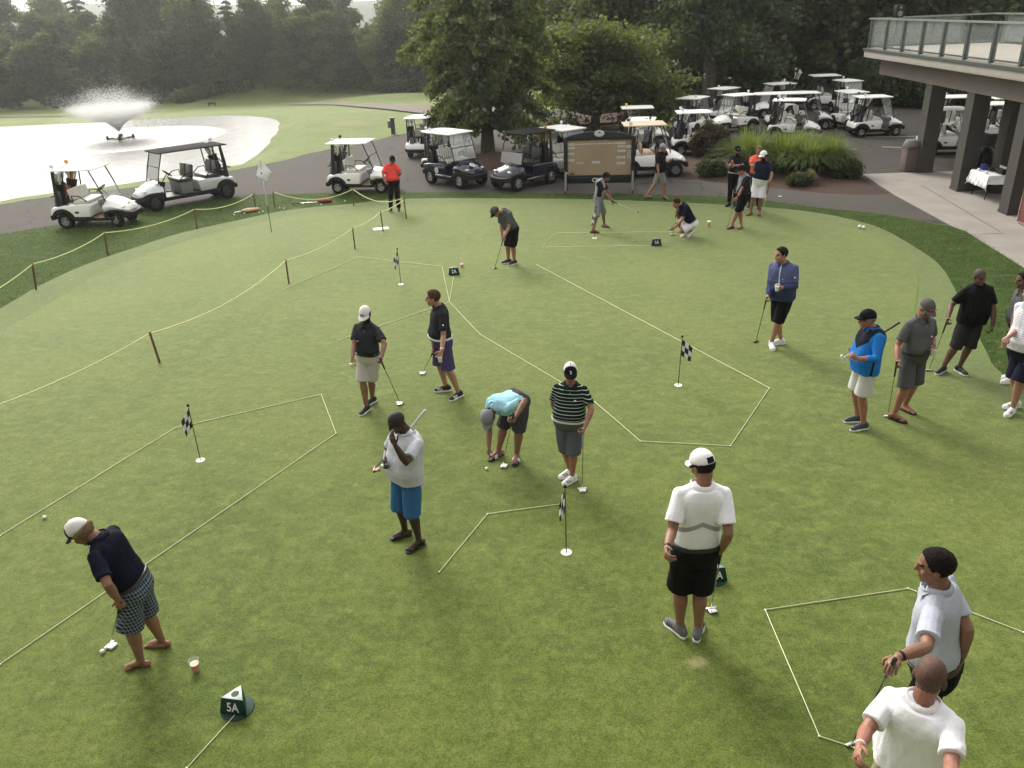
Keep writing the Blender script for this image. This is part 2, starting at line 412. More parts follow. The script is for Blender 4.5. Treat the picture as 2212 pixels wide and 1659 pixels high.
# hills far off
mh=mat('far_woods',(.04,.07,.04),.95,var=.4,scale=.05)
V=[];F=[]
K=90
for i in range(K):
    x=-700+i*16
    top=17+9*noise.noise(Vector((x*.006,3,0)))+3*noise.noise(Vector((x*.03,1,0)))+1.2*noise.noise(Vector((x*.15,1,0)))
    for (yy,zz) in((430,-8),(520,top*.55),(600,top),(760,-8)):V.append((x,yy,zz))
for i in range(K-1):
    for k in range(3):F.append((i*4+k,i*4+k+1,i*4+k+5,i*4+k+4))
struct(rawmesh('hills',np.array(V),np.array(F),mh,smooth=True))

# ------------------------------------------------------------ foliage
def leaf_mat(name,c1,c2,tr=.35,s=.6):
    m=bpy.data.materials.new(name);m.use_nodes=True;n=m.node_tree.nodes;l=m.node_tree.links;n.remove(n['Principled BSDF'])
    o=n['Material Output'];d=n.new('ShaderNodeBsdfDiffuse');tl=n.new('ShaderNodeBsdfTranslucent');gl=n.new('ShaderNodeBsdfGlossy');gl.inputs['Roughness'].default_value=.5
    t=n.new('ShaderNodeTexCoord');z=n.new('ShaderNodeTexNoise');z.inputs['Scale'].default_value=s;z.inputs['Detail'].default_value=4;l.new(t.outputs['Object'],z.inputs['Vector'])
    ge=n.new('ShaderNodeNewGeometry')
    f=mth(n,l,'ADD',mth(n,l,'MULTIPLY',z.outputs[0],1.0),mth(n,l,'MULTIPLY',mth(n,l,'SUBTRACT',ge.outputs['Random Per Island'],.5),.55))
    mr=n.new('ShaderNodeMapRange');l.new(f,mr.inputs[0]);mr.inputs[1].default_value=.3;mr.inputs[2].default_value=.75
    c=mixc(n,l,mr.outputs[0],c1,c2)
    l.new(c,d.inputs[0])
    l.new(mixc(n,l,.5,c,(.25,.3,.04)),tl.inputs[0])
    a=n.new('ShaderNodeMixShader');a.inputs[0].default_value=tr*1.45;l.new(d.outputs[0],a.inputs[1]);l.new(tl.outputs[0],a.inputs[2])
    a2=n.new('ShaderNodeMixShader');a2.inputs[0].default_value=.04;l.new(a.outputs[0],a2.inputs[1]);l.new(gl.outputs[0],a2.inputs[2])
    l.new(a2.outputs[0],o.inputs[0]);return m
LM=dict(fir=leaf_mat('fir_needles',(.018,.038,.016),(.05,.085,.03),.25),
 dark=leaf_mat('dark_leaves',(.014,.028,.010),(.045,.072,.022)),woods=leaf_mat('wood_leaves',(.013,.024,.009),(.066,.095,.034),.35,.14),woods2=leaf_mat('wood_leaves_green',(.022,.038,.013),(.10,.135,.045),.35,.14),
 dark2=leaf_mat('olive_leaves',(.022,.040,.012),(.10,.14,.038)),
 mid=leaf_mat('mid_leaves',(.036,.066,.02),(.11,.16,.048)),
 pale=leaf_mat('pale_leaves',(.065,.10,.034),(.17,.22,.075)),
 cedar=leaf_mat('cedar_sprays',(.030,.052,.018),(.15,.20,.062),.38,1.6),
 red=leaf_mat('maroon_leaves',(.022,.012,.012),(.06,.028,.026),.2,2),
 bush=leaf_mat('shrub_leaves',(.02,.04,.014),(.06,.09,.03),.25,2),
 bushpale=leaf_mat('pale_shrub_leaves',(.15,.19,.08),(.32,.37,.17),.6,2))
M_bark=mat('bark',(.10,.08,.065),.95,var=.4,scale=6,bump=.8,bscale=12)
M_barkpale=mat('pale_bark',(.26,.22,.18),.95,var=.35,scale=5,bump=.6,bscale=12)
def leaves(cent,nrm_bias,size,asp=1.6,down=0,rg=rng):
    """cent (n,3): small two-triangle leaf sprays"""
    n=len(cent);a=rg.normal(size=(n,3));a[:,2]=a[:,2]*.6-down;a/=np.linalg.norm(a,axis=1)[:,None]
    b=rg.normal(size=(n,3));b-=a*(a*b).sum(1)[:,None];b/=np.linalg.norm(b,axis=1)[:,None]
    s=size*rg.uniform(.6,1.4,(n,1))
    v=np.stack([cent-a*s*asp*.5,cent+b*s*.5,cent+a*s*asp*.5,cent-b*s*.5],1).reshape(-1,3)
    return v,np.arange(4*n).reshape(-1,4)
def blobs_pts(bl,n,rg,shell=.55):
    """bl: (k,6) centre+radii; surface-weighted points"""
    bl=np.array(bl);wt=(bl[:,3]*bl[:,4]*bl[:,5])**(2/3);wt/=wt.sum()
    k=rg.choice(len(bl),n,p=wt);d=rg.normal(size=(n,3));d/=np.linalg.norm(d,axis=1)[:,None]
    r=shell+(1-shell)*rg.random((n,1))**.6
    jit=1+.25*np.sin(d[:,:1]*7+k[:,None])*np.cos(d[:,1:2]*6+k[:,None]*2)
    return bl[k,:3]+d*bl[k,3:]*r*jit
def decid_blobs(h,w,base,rg,nb=34):
    out=[]
    for i in range(nb):
        t=rg.random()**.8;z=base+(h-base)*t
        prof=math.sin(math.pi*min(1,.12+.88*t)**.8)**.6 if t<.98 else .25
        a=rg.random()*2*math.pi;r=w*.5*prof*rg.uniform(.35,.95)
        s=w*rg.uniform(.11,.19);out.append((r*math.cos(a),r*math.sin(a),z,s,s,s*rg.uniform(.6,.9)))
    out.append((0,0,(h+base)/2,w*.22,w*.22,(h-base)*.42));return out
def conifer_pts(h,w,base,n,rg,droop=.25,pw=.85):
    lv=int((h-base)/ (h*.045));P=[]
    for i in range(lv):
        t=(i+.5)/lv;z=base+(h-base)*t;rad=w*.5*(1-t)**pw*rg.uniform(.8,1.1)+.1
        nb=max(4,int(9*(1-t)+4))
        for k in range(nb):
            a=rg.random()*2*math.pi;rr=rad*rg.uniform(.7,1.12);m=max(3,int(n*(rr/w)/(lv*nb)*3.4))
            u=rg.random(m)**.7;wd=(.10+.16*(1-u))*rr
            x=rr*u*math.cos(a);y=rr*u*math.sin(a)
            P.append(np.stack([x+rg.normal(size=m)*wd,y+rg.normal(size=m)*wd,z-droop*rr*u**1.5+rg.normal(size=m)*wd*.45-.02*h*rg.random()],1))
    P.append(np.stack([rg.normal(size=60)*.12,rg.normal(size=60)*.12,h*.9+rg.random(60)*h*.12],1))
    return np.concatenate(P)
def branches(mb,h,base,w,rg,n=9,r=.1):
    for i in range(n):
        z=base*.8+(h*.8-base*.8)*i/n;a=rg.random()*6.28;L=w*.38*rg.uniform(.6,1)
        mb.tube([(0,0,z),(math.cos(a)*L*.5,math.sin(a)*L*.5,z+L*.25),(math.cos(a)*L,math.sin(a)*L,z+L*.45)],[r*.6,r*.4,r*.15],5)
_tp={}
def tree_proto(key,kind,h,w,base,nl,ls,lm,tr=.18,pale=False,seed=1,lean=(0,0),trunks=1):
    rg=np.random.default_rng(seed)
    root=bpy.data.objects.new('tree',None);C.objects.link(root)
    if kind=='conifer':pts=conifer_pts(h,w,base,nl,rg)
    elif kind=='layer':pts=conifer_pts(h,w,base,nl,rg,.35,.45)
    else:pts=blobs_pts(decid_blobs(h,w,base,rg),nl,rg)
    if kind=='decid':pts=pts[pts[:,2]>base*.85]
    pts[:,0]+=pts[:,2]*lean[0];pts[:,1]+=pts[:,2]*lean[1]
    v,f=leaves(pts,None,ls,down=.35 if kind!='decid' else 0,rg=rg)
    rawmesh('crown',v,f,LM[lm],root)
    mb=MB()
    for k in range(trunks):
        ox=(k-(trunks-1)/2)*tr*3.2;lx=lean[0]+(ox*.05);top=h*(.92 if kind!='decid' else .75)
        mb.tube([(ox,0,-.3),(ox*1.1+lx*top*.12,lean[1]*top*.1,top*.12),(ox*1.6+lx*top*.5,lean[1]*top*.5,top*.5),(ox*2+lx*top,lean[1]*top,top)],[tr*1.35,tr,tr*.7,tr*.15],9)
    branches(mb,h,base,w,rg,9,tr)
    mb.build('trunk',M_barkpale if pale else M_bark,root,smooth=180)
    _tp[key]=root;root['used']=0;return root
def place_tree(key,px,py,label,cat='tree',rz=0,sc=1,sz=1,name='tree',group=None,world=None,dz=0):
    src=_tp[key]
    if src['used']:o=copy_tree(src)
    else:o=src
    src['used']=1
    if o is not src:
        try:del o['used']
        except Exception:pass
    p=world if world is not None else onT(px,py)
    o.name=name;o.location=(p[0],p[1],p[2]+dz);o.rotation_euler=(0,0,rz);o.scale=(sc,sc,sc*sz)
    tag(o,label,cat,group);return o
def tidy_trees():
    for k,o in _tp.items():
        if 'used' in o.keys():del o['used']
# ------------------------------------------------------------ trees
tree_proto('fir_a','conifer',18,7,1.5,26000,.17,'fir',.22,seed=2)
tree_proto('fir_b','conifer',20,8,3,26000,.18,'fir',.25,seed=3)
tree_proto('dec_dark','decid',10,8,2.6,26000,.135,'dark',.2,seed=4)
tree_proto('dec_mid','decid',11,8,1.5,26000,.14,'mid',.2,seed=5)
tree_proto('dec_pale','decid',10,7,.8,24000,.125,'pale',.15,seed=6)
tree_proto('poplar','decid',17,11,7,36000,.17,'mid',.30,pale=True,seed=8,trunks=2)
tree_proto('leaning','decid',9,6,3.0,22000,.12,'dark',.22,seed=9,lean=(-.10,0))
PD={'fir_a':(18,7),'fir_b':(20,8),'dec_dark':(10,8),'dec_mid':(11,8),'dec_pale':(10,7),'poplar':(17,11),'leaning':(9,6)}
def fit_tree(key,bx,by,ty,wpx,label,name='tree',cat='tree',rz=0,group=None,drop=0):
    p=onT(bx,by);top=onY(bx,ty,p.y).z;d=(p-CP).dot(CF);h,w_=PD[key]
    wd=wpx*d/FPX;return place_tree(key,bx,by,label,cat,rz,wd/w_,((top-p.z)/h)/(wd/w_),name,group,world=p)
GF='trees along the edge of the woods'
TL=[('dec_dark',123,209,38,125,'dark round tree standing alone on the fairway left of the fountain spray','leafy_tree',.3),
('leaning',274,208,66,125,'dark tree with a leaning trunk directly behind the fountain spray','leafy_tree',.6),
('poplar',372,196,-170,290,'tall tree with two pale bare trunks beside the bushy mound','poplar_tree',.2),
('poplar',338,200,-130,170,'slender pale-trunked tree between the leaning tree and the twin-trunked tree','poplar_tree',2.0),
('dec_mid',36,200,-15,150,'broad leafy tree at the far left edge of the fairway','leafy_tree',1),
('fir_a',205,193,-70,100,'narrow dark conifer rising behind the fountain between two leafy trees','fir_tree',0),
('dec_mid',152,192,-10,120,'mid green tree behind the lone round fairway tree','leafy_tree',2),
('fir_b',88,192,20,70,'thin conifer at the left, just left of the lone fairway tree','fir_tree',1),
('fir_a',455,194,-100,110,'tall dark fir rising behind the left end of the bushy mound','fir_tree',1.4),
('fir_b',520,193,-40,95,'fir behind the right end of the bushy mound','fir_tree',2.2),
('dec_mid',570,192,-5,105,'round topped tree right of the bushy mound','leafy_tree',3),
('fir_a',624,193,0,85,'pointed fir whose tip breaks the skyline left of the far hill','fir_tree',.7),
('dec_pale',706,197,88,95,'short bright green tree in front of the dark firs at the wood edge','leafy_tree',.1),
('fir_a',668,190,34,60,'small slim fir with a sharp dark tip between two taller trees','fir_tree',.9),
('fir_b',752,192,-12,84,'tallest fir below the far hill, on the small grass mound','fir_tree',.4),
('dec_pale',812,196,78,85,'pale leafy tree right of the tallest fir, below the hill','leafy_tree',1.3),
('dec_dark',888,194,-70,130,'big dark tree at the left flank of the spreading cedar','leafy_tree',1.1),
('dec_mid',850,193,40,80,'grey green tree half hidden by the big dark tree near the cedar','leafy_tree',2.8),
('dec_mid',950,190,-120,130,'tall tree standing directly behind the left side of the cedar','leafy_tree',.5),
('fir_b',1120,188,-90,130,'dark fir standing behind the right side of the cedar','fir_tree',.3),
('dec_dark',1215,192,-40,150,'dark tree behind the broad olive tree','leafy_tree',.2),
('fir_a',1350,190,-120,130,'tall fir behind the hydrant lawn, between the two broad trees','fir_tree',1),
('dec_dark',1600,186,-60,130,'dark leafy tree right of the thick fir trunk','leafy_tree',2.3),
('fir_b',1665,186,-140,120,'tall fir above the flatbed cart','fir_tree',1.9),
('dec_dark',1730,186,20,110,'round dark tree behind the flatbed cart','leafy_tree',1.6),
('dec_mid',1830,190,58,120,'lighter green tree next to the deck corner','leafy_tree',.9),
('fir_a',1790,184,-160,130,'tall fir behind the lighter tree by the deck corner','fir_tree',.2),
('fir_b',1900,184,-170,140,'tall fir rising above the deck corner and its loudspeaker','fir_tree',2.9),
('dec_dark',1985,186,-30,150,'dark tree seen over the left half of the deck rail','leafy_tree',.5),
('fir_a',2080,184,-180,150,'dark fir seen over the middle of the deck rail','fir_tree',1.2),
('dec_mid',2170,186,-40,150,'leafy tree seen over the right end of the deck rail','leafy_tree',2.4)]
for ti,(k,bx,by,ty,wp,lb,nm,rz) in enumerate(TL):
    o=fit_tree(k,bx,by,ty,wp,lb,nm,'tree',rz,GF)
    alt=['fir','mid','woods2','cedar','dark'][(ti*3)%5] if ti>4 else None
    if alt and k not in('dec_pale',):
        for c in o.children:
            if c.name.startswith('crown'):sl_=c.material_slots[0];sl_.link='OBJECT';sl_.material=LM[alt]
# woods behind: one mass
def woods(name,spec,lm,seed):
    rg=np.random.default_rng(seed);VV=[];FF=[];o=0;tv=MB()
    for x,y,h,wd,kind in spec:
        z=terrain(x,y)
        if kind:pts=conifer_pts(h,wd,h*.08,6500,rg)
        else:pts=blobs_pts(decid_blobs(h,wd,h*.08,rg,22),6500,rg,.5)
        v,f=leaves(pts+np.array([x,y,z]),None,.27,down=.2,rg=rg);VV.append(v);FF.append(f+o);o+=len(v)
    ob=rawmesh(name,np.concatenate(VV),np.concatenate(FF),LM[lm]);tag(ob,kind='stuff');return ob
sp=[];sp2=[]
for i in range(62):
    px=-60+i*39+random.uniform(-12,12)
    d=ray(px,150)
    right=sstep(1000,1300,px)
    for rowi in range(2):
        Y=(118+rowi*14)*(1-right)+(60+rowi*9)*right+random.uniform(-4,4)
        x=d.x/d.y*Y
        h=(9.0+rowi*1.5)*(1-right)+17*right+random.uniform(-1.6,1.8)
        if 760<px<880 and right==0:h*=.74
        if px<70:h*=.8
        (sp if (i+rowi)%2 else sp2).append((x,Y,h,random.uniform(6,9),random.random()<.35))
o=woods('distant_woods',sp,'woods',31);tag(o,'mass of dark firs and leafy trees closing the view behind the tree line','woods')
o=woods('distant_woods',sp2,'woods2',32);tag(o,'mid green trees mixed through the wood behind the tree line','woods')

# the spreading cedar over the carts
def big_cedar():
    rg=np.random.default_rng(55);p=G(1054,330,0)
    root=thing('cedar_tree','large spreading cedar with drooping layered boughs over the parked carts','tree',(p.x,p.y,0),group=None)
    P=[];mb=MB()
    H=15.5
    mb.tube([(0,0,-.2),(.02,0,1.2),(0,.05,5),(0,0,H*.95)],[.36,.25,.2,.03],12)
    lv=15
    for i in range(lv):
        t=i/(lv-1);z=1.5+(H-1.8)*t**1.05;rad=3.45*(1-.5*t**1.4)*rg.uniform(.78,1.15)
        nb=9
        for k in range(nb):
            a=2*math.pi*(k+rg.random()*.7)/nb+i*.9;rr=rad*rg.uniform(.72,1.1);up=rg.uniform(.1,.5)
            if i<3:rr*=.93
            pts=[];L=[]
            for u in np.linspace(0,1,7):
                x=rr*u*math.cos(a);y=rr*u*math.sin(a);zz=z+up*math.sin(u*2.0)*1.0-1.0*u**2.3*rr/3;pts.append((x,y,zz))
            mb.tube(pts,[.07*(1-u*.8)*(1.2-t*.6) for u in np.linspace(0,1,7)],5)
            for u in np.linspace(.25,1,8):
                q=Vector(pts[0]).lerp(Vector(pts[-1]),0)
                j=u*6;i0=min(5,int(j));q=Vector(pts[i0]).lerp(Vector(pts[i0+1]),j-i0)
                m=int(70+24*u);wd=.13+.22*(1-abs(u-.55))
                c=np.array(q)+np.stack([rg.normal(size=m)*wd*.62,rg.normal(size=m)*wd*.62,rg.normal(size=m)*.06-rg.random(m)**2*.42],1);P.append(c)
    P=np.concatenate(P);v,f=leaves(P,None,.12,1.7,down=.8,rg=rg)
    rawmesh('crown',v,f,LM['cedar'],root);mb.build('trunk',M_bark,root,smooth=180);return root
big_cedar()
def shrub(name,label,cat,px,py,wpx,hpx,lm,n=9000,ls=.06,nb=16,seed=1,depth=.8,group=None,world=None,stem=True,flat=.62):
    rg=np.random.default_rng(seed);p=world or onT(px,py);d=(p-CP).dot(CF);wd=wpx*d/FPX
    top=onY(px,py-hpx,p.y).z-p.z
    root=thing(name,label,cat,(p.x,p.y,p.z),group=group)
    bl=[]
    for i in range(nb):
        a=rg.random()*6.28;r=math.sqrt(rg.random())*.5*wd*.62;x=r*math.cos(a);y=r*math.sin(a)*depth
        k=1-(r/(.5*wd))**2*.9;s=wd*rg.uniform(.13,.2)
        bl.append((x,y,top*flat*k*.75+.02,s,s*depth,top*.34*rg.uniform(.75,1.05)))
    bl.append((0,0,top*.38,wd*.38,wd*.38*depth,top*.48))
    pts=blobs_pts(bl,n,rg,.7);pts[:,2]=np.maximum(pts[:,2],.03)
    v,f=leaves(pts,None,ls,rg=rg);rawmesh('foliage',v,f,LM[lm],root)
    if stem:
        mb=MB()
        for k in range(6):
            a=k*1.05;mb.tube([(0,0,-.05),(math.cos(a)*wd*.1,math.sin(a)*wd*.08,top*.35),(math.cos(a)*wd*.24,math.sin(a)*wd*.2,top*.7)],[.035,.025,.01],5)
        mb.build('stem',M_bark,root,smooth=180)
    return root
# broad trees between the lot and the path
def broad(px,py,ty,wpx,lm,label,seed,n=26000,tr=.2,base=.07):
    rg=np.random.default_rng(seed);p=onT(px,py);d=(p-CP).dot(CF);wd=wpx*d/FPX;h=onY(px,ty,p.y).z
    root=thing('leafy_tree',label,'tree',(p.x,p.y,0))
    P=[];mb=MB();mb.tube([(0,0,-.2),(.05,0,h*.2),(0,0,h*.55)],[tr*1.3,tr,tr*.5],9)
    for i in range(60):
        t=rg.random();z=h*(base+.9*(1-base)*t**.9);rr=wd*.5*math.sqrt(max(.05,1-((z/h-.40)/.66)**2))*rg.uniform(.45,1.18);a=rg.random()*6.28
        e=Vector((rr*math.cos(a),rr*math.sin(a),z));mb.tube([(0,0,min(h*.5,z*.55)),e*.5+Vector((0,0,z*.15)),e],[tr*.35,tr*.2,.02],4)
        for u in(.5,.75,1.0):
            m=n//180;q=np.array(e*u+Vector((0,0,z*(1-u)*.7)));s=wd*.085
            P.append(q+rg.normal(size=(m,3))*np.array([s,s,s*.26]))
    v,f=leaves(np.concatenate(P),None,.13,1.5,rg=rg);rawmesh('crown',v,f,LM[lm],root);mb.build('trunk',M_bark,root,smooth=180)
broad(1285,283,28,300,'dark2','broad olive green tree with low boughs behind the scoreboard',61,34000)
broad(1430,220,-6,225,'pale','layered olive tree above the maroon bush and beside the thick fir trunk',62,24000)
p=G(1528,237)
root=thing('fir_tree','huge fir with a thick bare lower trunk at the edge of the cart lot','tree',(p.x,p.y,0))
rg=np.random.default_rng(77);pts=conifer_pts(19,8.5,3.6,40000,rg,.35,.4);v,f=leaves(pts,None,.14,1.7,down=.6,rg=rg);rawmesh('crown',v,f,LM['fir'],root)
MB().tube([(0,0,-.2),(0,0,1.2),(.05,0,6),(0,0,18)],[.50,.38,.32,.05],12).build('trunk',M_bark,root,smooth=180)
# bushes on the mound by the pond
for i,(px,py,wp,hp,lb) in enumerate([(395,222,62,34,'leftmost grey green bush low on the mound by the pond'),(432,212,66,38,'second bush from the left on the mound by the pond'),(470,203,66,34,'middle bush climbing the mound by the pond'),(505,196,60,38,'tall bush near the top of the mound by the pond'),(534,196,40,26,'small bush at the right end of the row on the mound')]):
    shrub('bush',lb,'bush',px,py,wp,hp,'bushpale',5000,.16,14,100+i,.8,'bushes on the mound by the pond')
shrub('bush','dark upright evergreen bush left of the mound, below the pale trunks','bush',343,214,52,66,'dark',5000,.2,14,110)
shrub('bush','small pale bush at the foot of the big dark tree beyond the far path','bush',857,197,26,22,'bushpale',1800,.14,8,111)
shrub('bush','dark green bush at the wood edge left of the cedar','bush',905,197,55,32,'bush',3000,.16,10,112)
# lot-side planting
shrub('maroon_shrub','large maroon dome shrub in the mulch bed by the orange-shirted group','shrub',1532,340,110,86,'red',15000,.075,22,120,.9)
shrub('maroon_shrub','maroon shrub under the olive tree behind the parked carts','shrub',1420,262,80,58,'red',8000,.09,16,121,.9)
for i,(px,py,wp,hp,lb) in enumerate([(1535,384,84,48,'low dark green shrub in front of the maroon dome'),(1822,388,92,58,'dense dark shrub at the right end of the mulch bed'),(1724,404,66,36,'small low shrub on the mulch in front of the grasses')]):
    shrub('shrub',lb,'shrub',px,py,wp,hp,'bush',7000,.05,14,130+i,.8,'low shrubs in the mulch bed')
# hedges
def hedge(name,label,pts,w_,h_,n,seed,ls=.12):
    rg=np.random.default_rng(seed);A=[onT(*q) for q in pts];root=thing(name,label,'hedge',tuple(A[0]));o=Vector(A[0]);bl=[]
    for a,b in zip(A[:-1],A[1:]):
        L=(b-a).length;k=max(2,int(L/(w_*.45)))
        for i in range(k):
            q=a.lerp(b,(i+.5)/k)-o;bl.append((q.x+rg.normal()*.15,q.y+rg.normal()*.2,h_*.5,w_*.5,w_*.5,h_*.5*rg.uniform(.85,1.15)))
    P=blobs_pts(bl,n,rg,.8);P[:,2]=np.maximum(P[:,2],.02)
    v,f=leaves(P,None,ls,rg=rg);rawmesh('foliage',v,f,LM['bush'],root)
    mb=MB()
    for b in bl[::2]:mb.tube([(b[0],b[1],-.1),(b[0]+.1,b[1],h_*.6)],[.04,.02],5)
    mb.build('stem',M_bark,root)
hedge('hedge','thick dark hedge bank at the back of the cart lot, left of the pillars',[(1868,215),(1900,226),(1980,232),(2070,232),(2240,225)],2.6,2.3,26000,140)
hedge('hedge','low dark hedge across the back of the lot beyond the thick fir trunk',[(1552,203),(1620,204),(1712,204)],1.4,.75,9000,141)
# mulch beds
M_mulch=mat('bark_mulch',(.075,.036,.024),.95,col2=(.028,.016,.011),scale=14,bump=1,bscale=30)
def mound(name,px,h,z0=.006,w=False):
    P=[(q.x,q.y) for q in [G(a,b,0) for a,b in px]] if not w else px
    P=smoothpoly(P,5);cx=sum(p[0] for p in P)/len(P);cy=sum(p[1] for p in P)/len(P);V=[];F=[];K=7;n=len(P)
    for k in range(K):
        s=1-k/K
        for x,y in P:
            X=cx+(x-cx)*s;Y=cy+(y-cy)*s;V.append((X,Y,z0+h*(1-s**2.2)+(.02*noise.noise(Vector((X*3,Y*3,0))) if k else -.02)))
    V.append((cx,cy,z0+h))
    for k in range(K-1):
        for j in range(n):F.append((k*n+j,k*n+(j+1)%n,(k+1)*n+(j+1)%n,(k+1)*n+j))
    V=np.array(V);me=MB();me.add([tuple(v) for v in V],F);me.add([tuple(V[(K-1)*n+j]) for j in range(n)]+[tuple(V[-1])],[(j,(j+1)%n,n) for j in range(n)])
    return struct(me.build(name,M_mulch,smooth=180))
mound('mulch_bed',[(1462,386),(1504,390),(1669,408),(1790,420),(1867,423),(1933,421),(1898,400),(1863,378),(1810,348),(1700,330),(1560,320),(1470,335),(1448,360)],.14)
q=G(1070,352);mound('mulch_mound',[(q.x+1.95*math.cos(a),q.y+.3+1.9*math.sin(a)) for a in np.linspace(0,6.283,17)[:-1]],.32,w=True)
mound('planting_bed',[(1240,250),(1225,275),(1262,298),(1330,302),(1390,296),(1440,268),(1462,240),(1440,224),(1370,216),(1290,222)],.12)
# ornamental grasses
M_blade=leaf_mat('grass_blades',(.065,.11,.022),(.21,.30,.08),.4,3)
def grass_clump(px,py,wpx,hpx,label,seed,n=1500,mt=None):
    rg=np.random.default_rng(seed);p=G(px,py);d=(p-CP).dot(CF);R_=wpx*d/FPX/2;H=onY(px,py-hpx,p.y).z*.98
    V=[];F=[]
    for i in range(n):
        a=rg.random()*6.283;r0=R_*.35*math.sqrt(rg.random());b=np.array([r0*math.cos(a),r0*math.sin(a)*.8,0.0]);a2=a+rg.normal()*.5
        L=H*rg.uniform(.65,1.12);sp=R_*rg.uniform(.15,1.5);dr=np.array([math.cos(a2),math.sin(a2)]);wv=np.array([-dr[1],dr[0],0])*.020*rg.uniform(.7,1.4)
        o=len(V)
        for k,u in enumerate((0,.35,.68,.88,1)):
            z=L*(u-.34*u**3.0*(sp/R_)*1.3);c=b+np.array([dr[0]*sp*u**1.9,dr[1]*sp*u**1.9,max(z,.02)]);ww=wv*(1-u*.85)
            V.append(c-ww);V.append(c+ww)
        for k in range(4):F.append((o+2*k,o+2*k+1,o+2*k+3,o+2*k+2))
    root=thing('ornamental_grass',label,'ornamental grass',(p.x,p.y,.1),rz=0,group='tall grasses in the mulch bed')
    rawmesh('blades',np.array(V),np.array(F),mt or M_blade,root)
for a in [(1618,374,130,104,'leftmost tall arching grass clump, behind the man with crossed arms',201,1300),(1690,378,120,98,'second grass clump, behind the man in white shorts',202,1300),(1745,384,105,92,'dense middle grass clump right of the standing group',203,1200),(1790,380,95,96,'rightmost bright grass clump beside the dark shrub',204,1200),(1720,345,150,70,'grass clump at the back of the bed against the parked carts',205,1000)]:
    grass_clump(*a)
grass_clump(1748,403,26,36,'small tan dried grass tuft between the two low shrubs',206,260,leaf_mat('dry_blades',(.16,.14,.07),(.3,.26,.14),.3,3))
# grass blades on the rough turf near the camera edge and at the lip of the collar
def turf(name,label,polys,n,h,wd,mt,seed,avoid=None):
    rg=np.random.default_rng(seed);V=[];F=[]
    for x,y in polys(n,rg):
        L=h*rg.uniform(.5,1.3);a=rg.random()*6.28;ln=rg.normal(size=2)*L*.45;o=len(V);wx=math.cos(a)*wd;wy=math.sin(a)*wd
        V+=[(x-wx,y-wy,.008),(x+wx,y+wy,.008),(x+ln[0]+wx*.3,y+ln[1]+wy*.3,L),(x+ln[0]-wx*.3,y+ln[1]-wy*.3,L)];F.append((o,o+1,o+2,o+3))
    ob=rawmesh(name,np.array(V),np.array(F),mt);return tag(ob,label,'grass',kind='stuff')
RP=closed(rough_edge);CPx=closed(collar_edge)
def rough_pts(n,rg):
    out=[];
    while len(out)<n:
        x,y=rg.uniform(-22,17),rg.uniform(12,33)
        if inpoly(x,y,RP) and not inpoly(x,y,CPx):
            if rg.random()<min(1,(20/y)**1.5):out.append((x,y))
    return out
turf('rough_blades','longer tufts of grass in the rough ring around the putting green',rough_pts,70000,.05,.006,leaf_mat('rough_blades_green',(.05,.105,.02),(.13,.19,.05),.3,1.5),300)
tidy_trees()
# fountain
ft=thing('pond_fountain','floating fountain throwing a wide V of backlit spray over the pond','fountain',(FO.x,FO.y,ZW))
mb=MB();mb.lathe((0,0,0),[(.02,-.1),(.42,-.08),(.45,.03),(.3,.1),(.1,.14),(.08,.3),(.02,.3)],18)
for a in range(4):
    mb.tube([(0,0,.05),(.75*math.cos(a*1.571+.3),.75*math.sin(a*1.571+.3),.07)],[.05,.05],6);mb.ell((.75*math.cos(a*1.571+.3),.75*math.sin(a*1.571+.3),.12),(.09,.09,.14),nu=8,nv=6)
mb.build('float',M('fountain_float',(.05,.05,.05),.5),ft,smooth=40)
rg=np.random.default_rng(5);n=110000
ph=rg.random(n)*6.283;sheet_i=rg.random(n);v0=rg.uniform(5.2,7.4,n)+np.where(rg.random(n)<.15,rg.uniform(0,1.6,n),0);el=np.radians(rg.normal(49,1.8,n));el=np.where(sheet_i<.22,np.radians(rg.uniform(50,80,n)),el)
tf=2*v0*np.sin(el)/9.81;tt=tf*np.minimum(1,rg.random(n)**.6*np.where(rg.random(n)<.12,1.0,.62))
vx=v0*np.cos(el)*.78;x=vx*tt*np.cos(ph)+rg.normal(size=n)*.06*(.4+tt*4);y=vx*tt*np.sin(ph)+rg.normal(size=n)*.06*(.4+tt*4);z=.45+(v0*np.sin(el)*tt-4.905*tt*tt)*1.0
x+=-.9*tt**2*rg.random(n)
keep=z>0;P=np.stack([x,y,z],1)[keep];k=len(P)
rad=rg.uniform(.004,.0115,(k,1,1))
tet=np.array([[1,1,1],[-1,-1,1],[-1,1,-1],[1,-1,-1]])*1.0
Vv=(P[:,None,:]+tet[None]*rad).reshape(-1,3);base=(np.arange(k)*4)[:,None,None];Ff=(np.array([[0,1,2],[0,3,1],[0,2,3],[1,3,2]])[None]+base).reshape(-1,3)
ms=bpy.data.materials.new('spray_droplets');ms.use_nodes=True;nn=ms.node_tree.nodes;ll=ms.node_tree.links;nn.remove(nn['Principled BSDF'])
d1=nn.new('ShaderNodeBsdfTranslucent');d1.inputs[0].default_value=(1,1,1,1);d2=nn.new('ShaderNodeBsdfDiffuse');d2.inputs[0].default_value=(.95,.95,.93,1);mxs=nn.new('ShaderNodeMixShader');ll.new(d1.outputs[0],mxs.inputs[1]);ll.new(d2.outputs[0],mxs.inputs[2]);mxs.inputs[0].default_value=.2;tr_=nn.new('ShaderNodeBsdfTransparent');mx3=nn.new('ShaderNodeMixShader');mx3.inputs[0].default_value=.55;ll.new(tr_.outputs[0],mx3.inputs[1]);ll.new(mxs.outputs[0],mx3.inputs[2]);ll.new(mx3.outputs[0],nn['Material Output'].inputs[0])
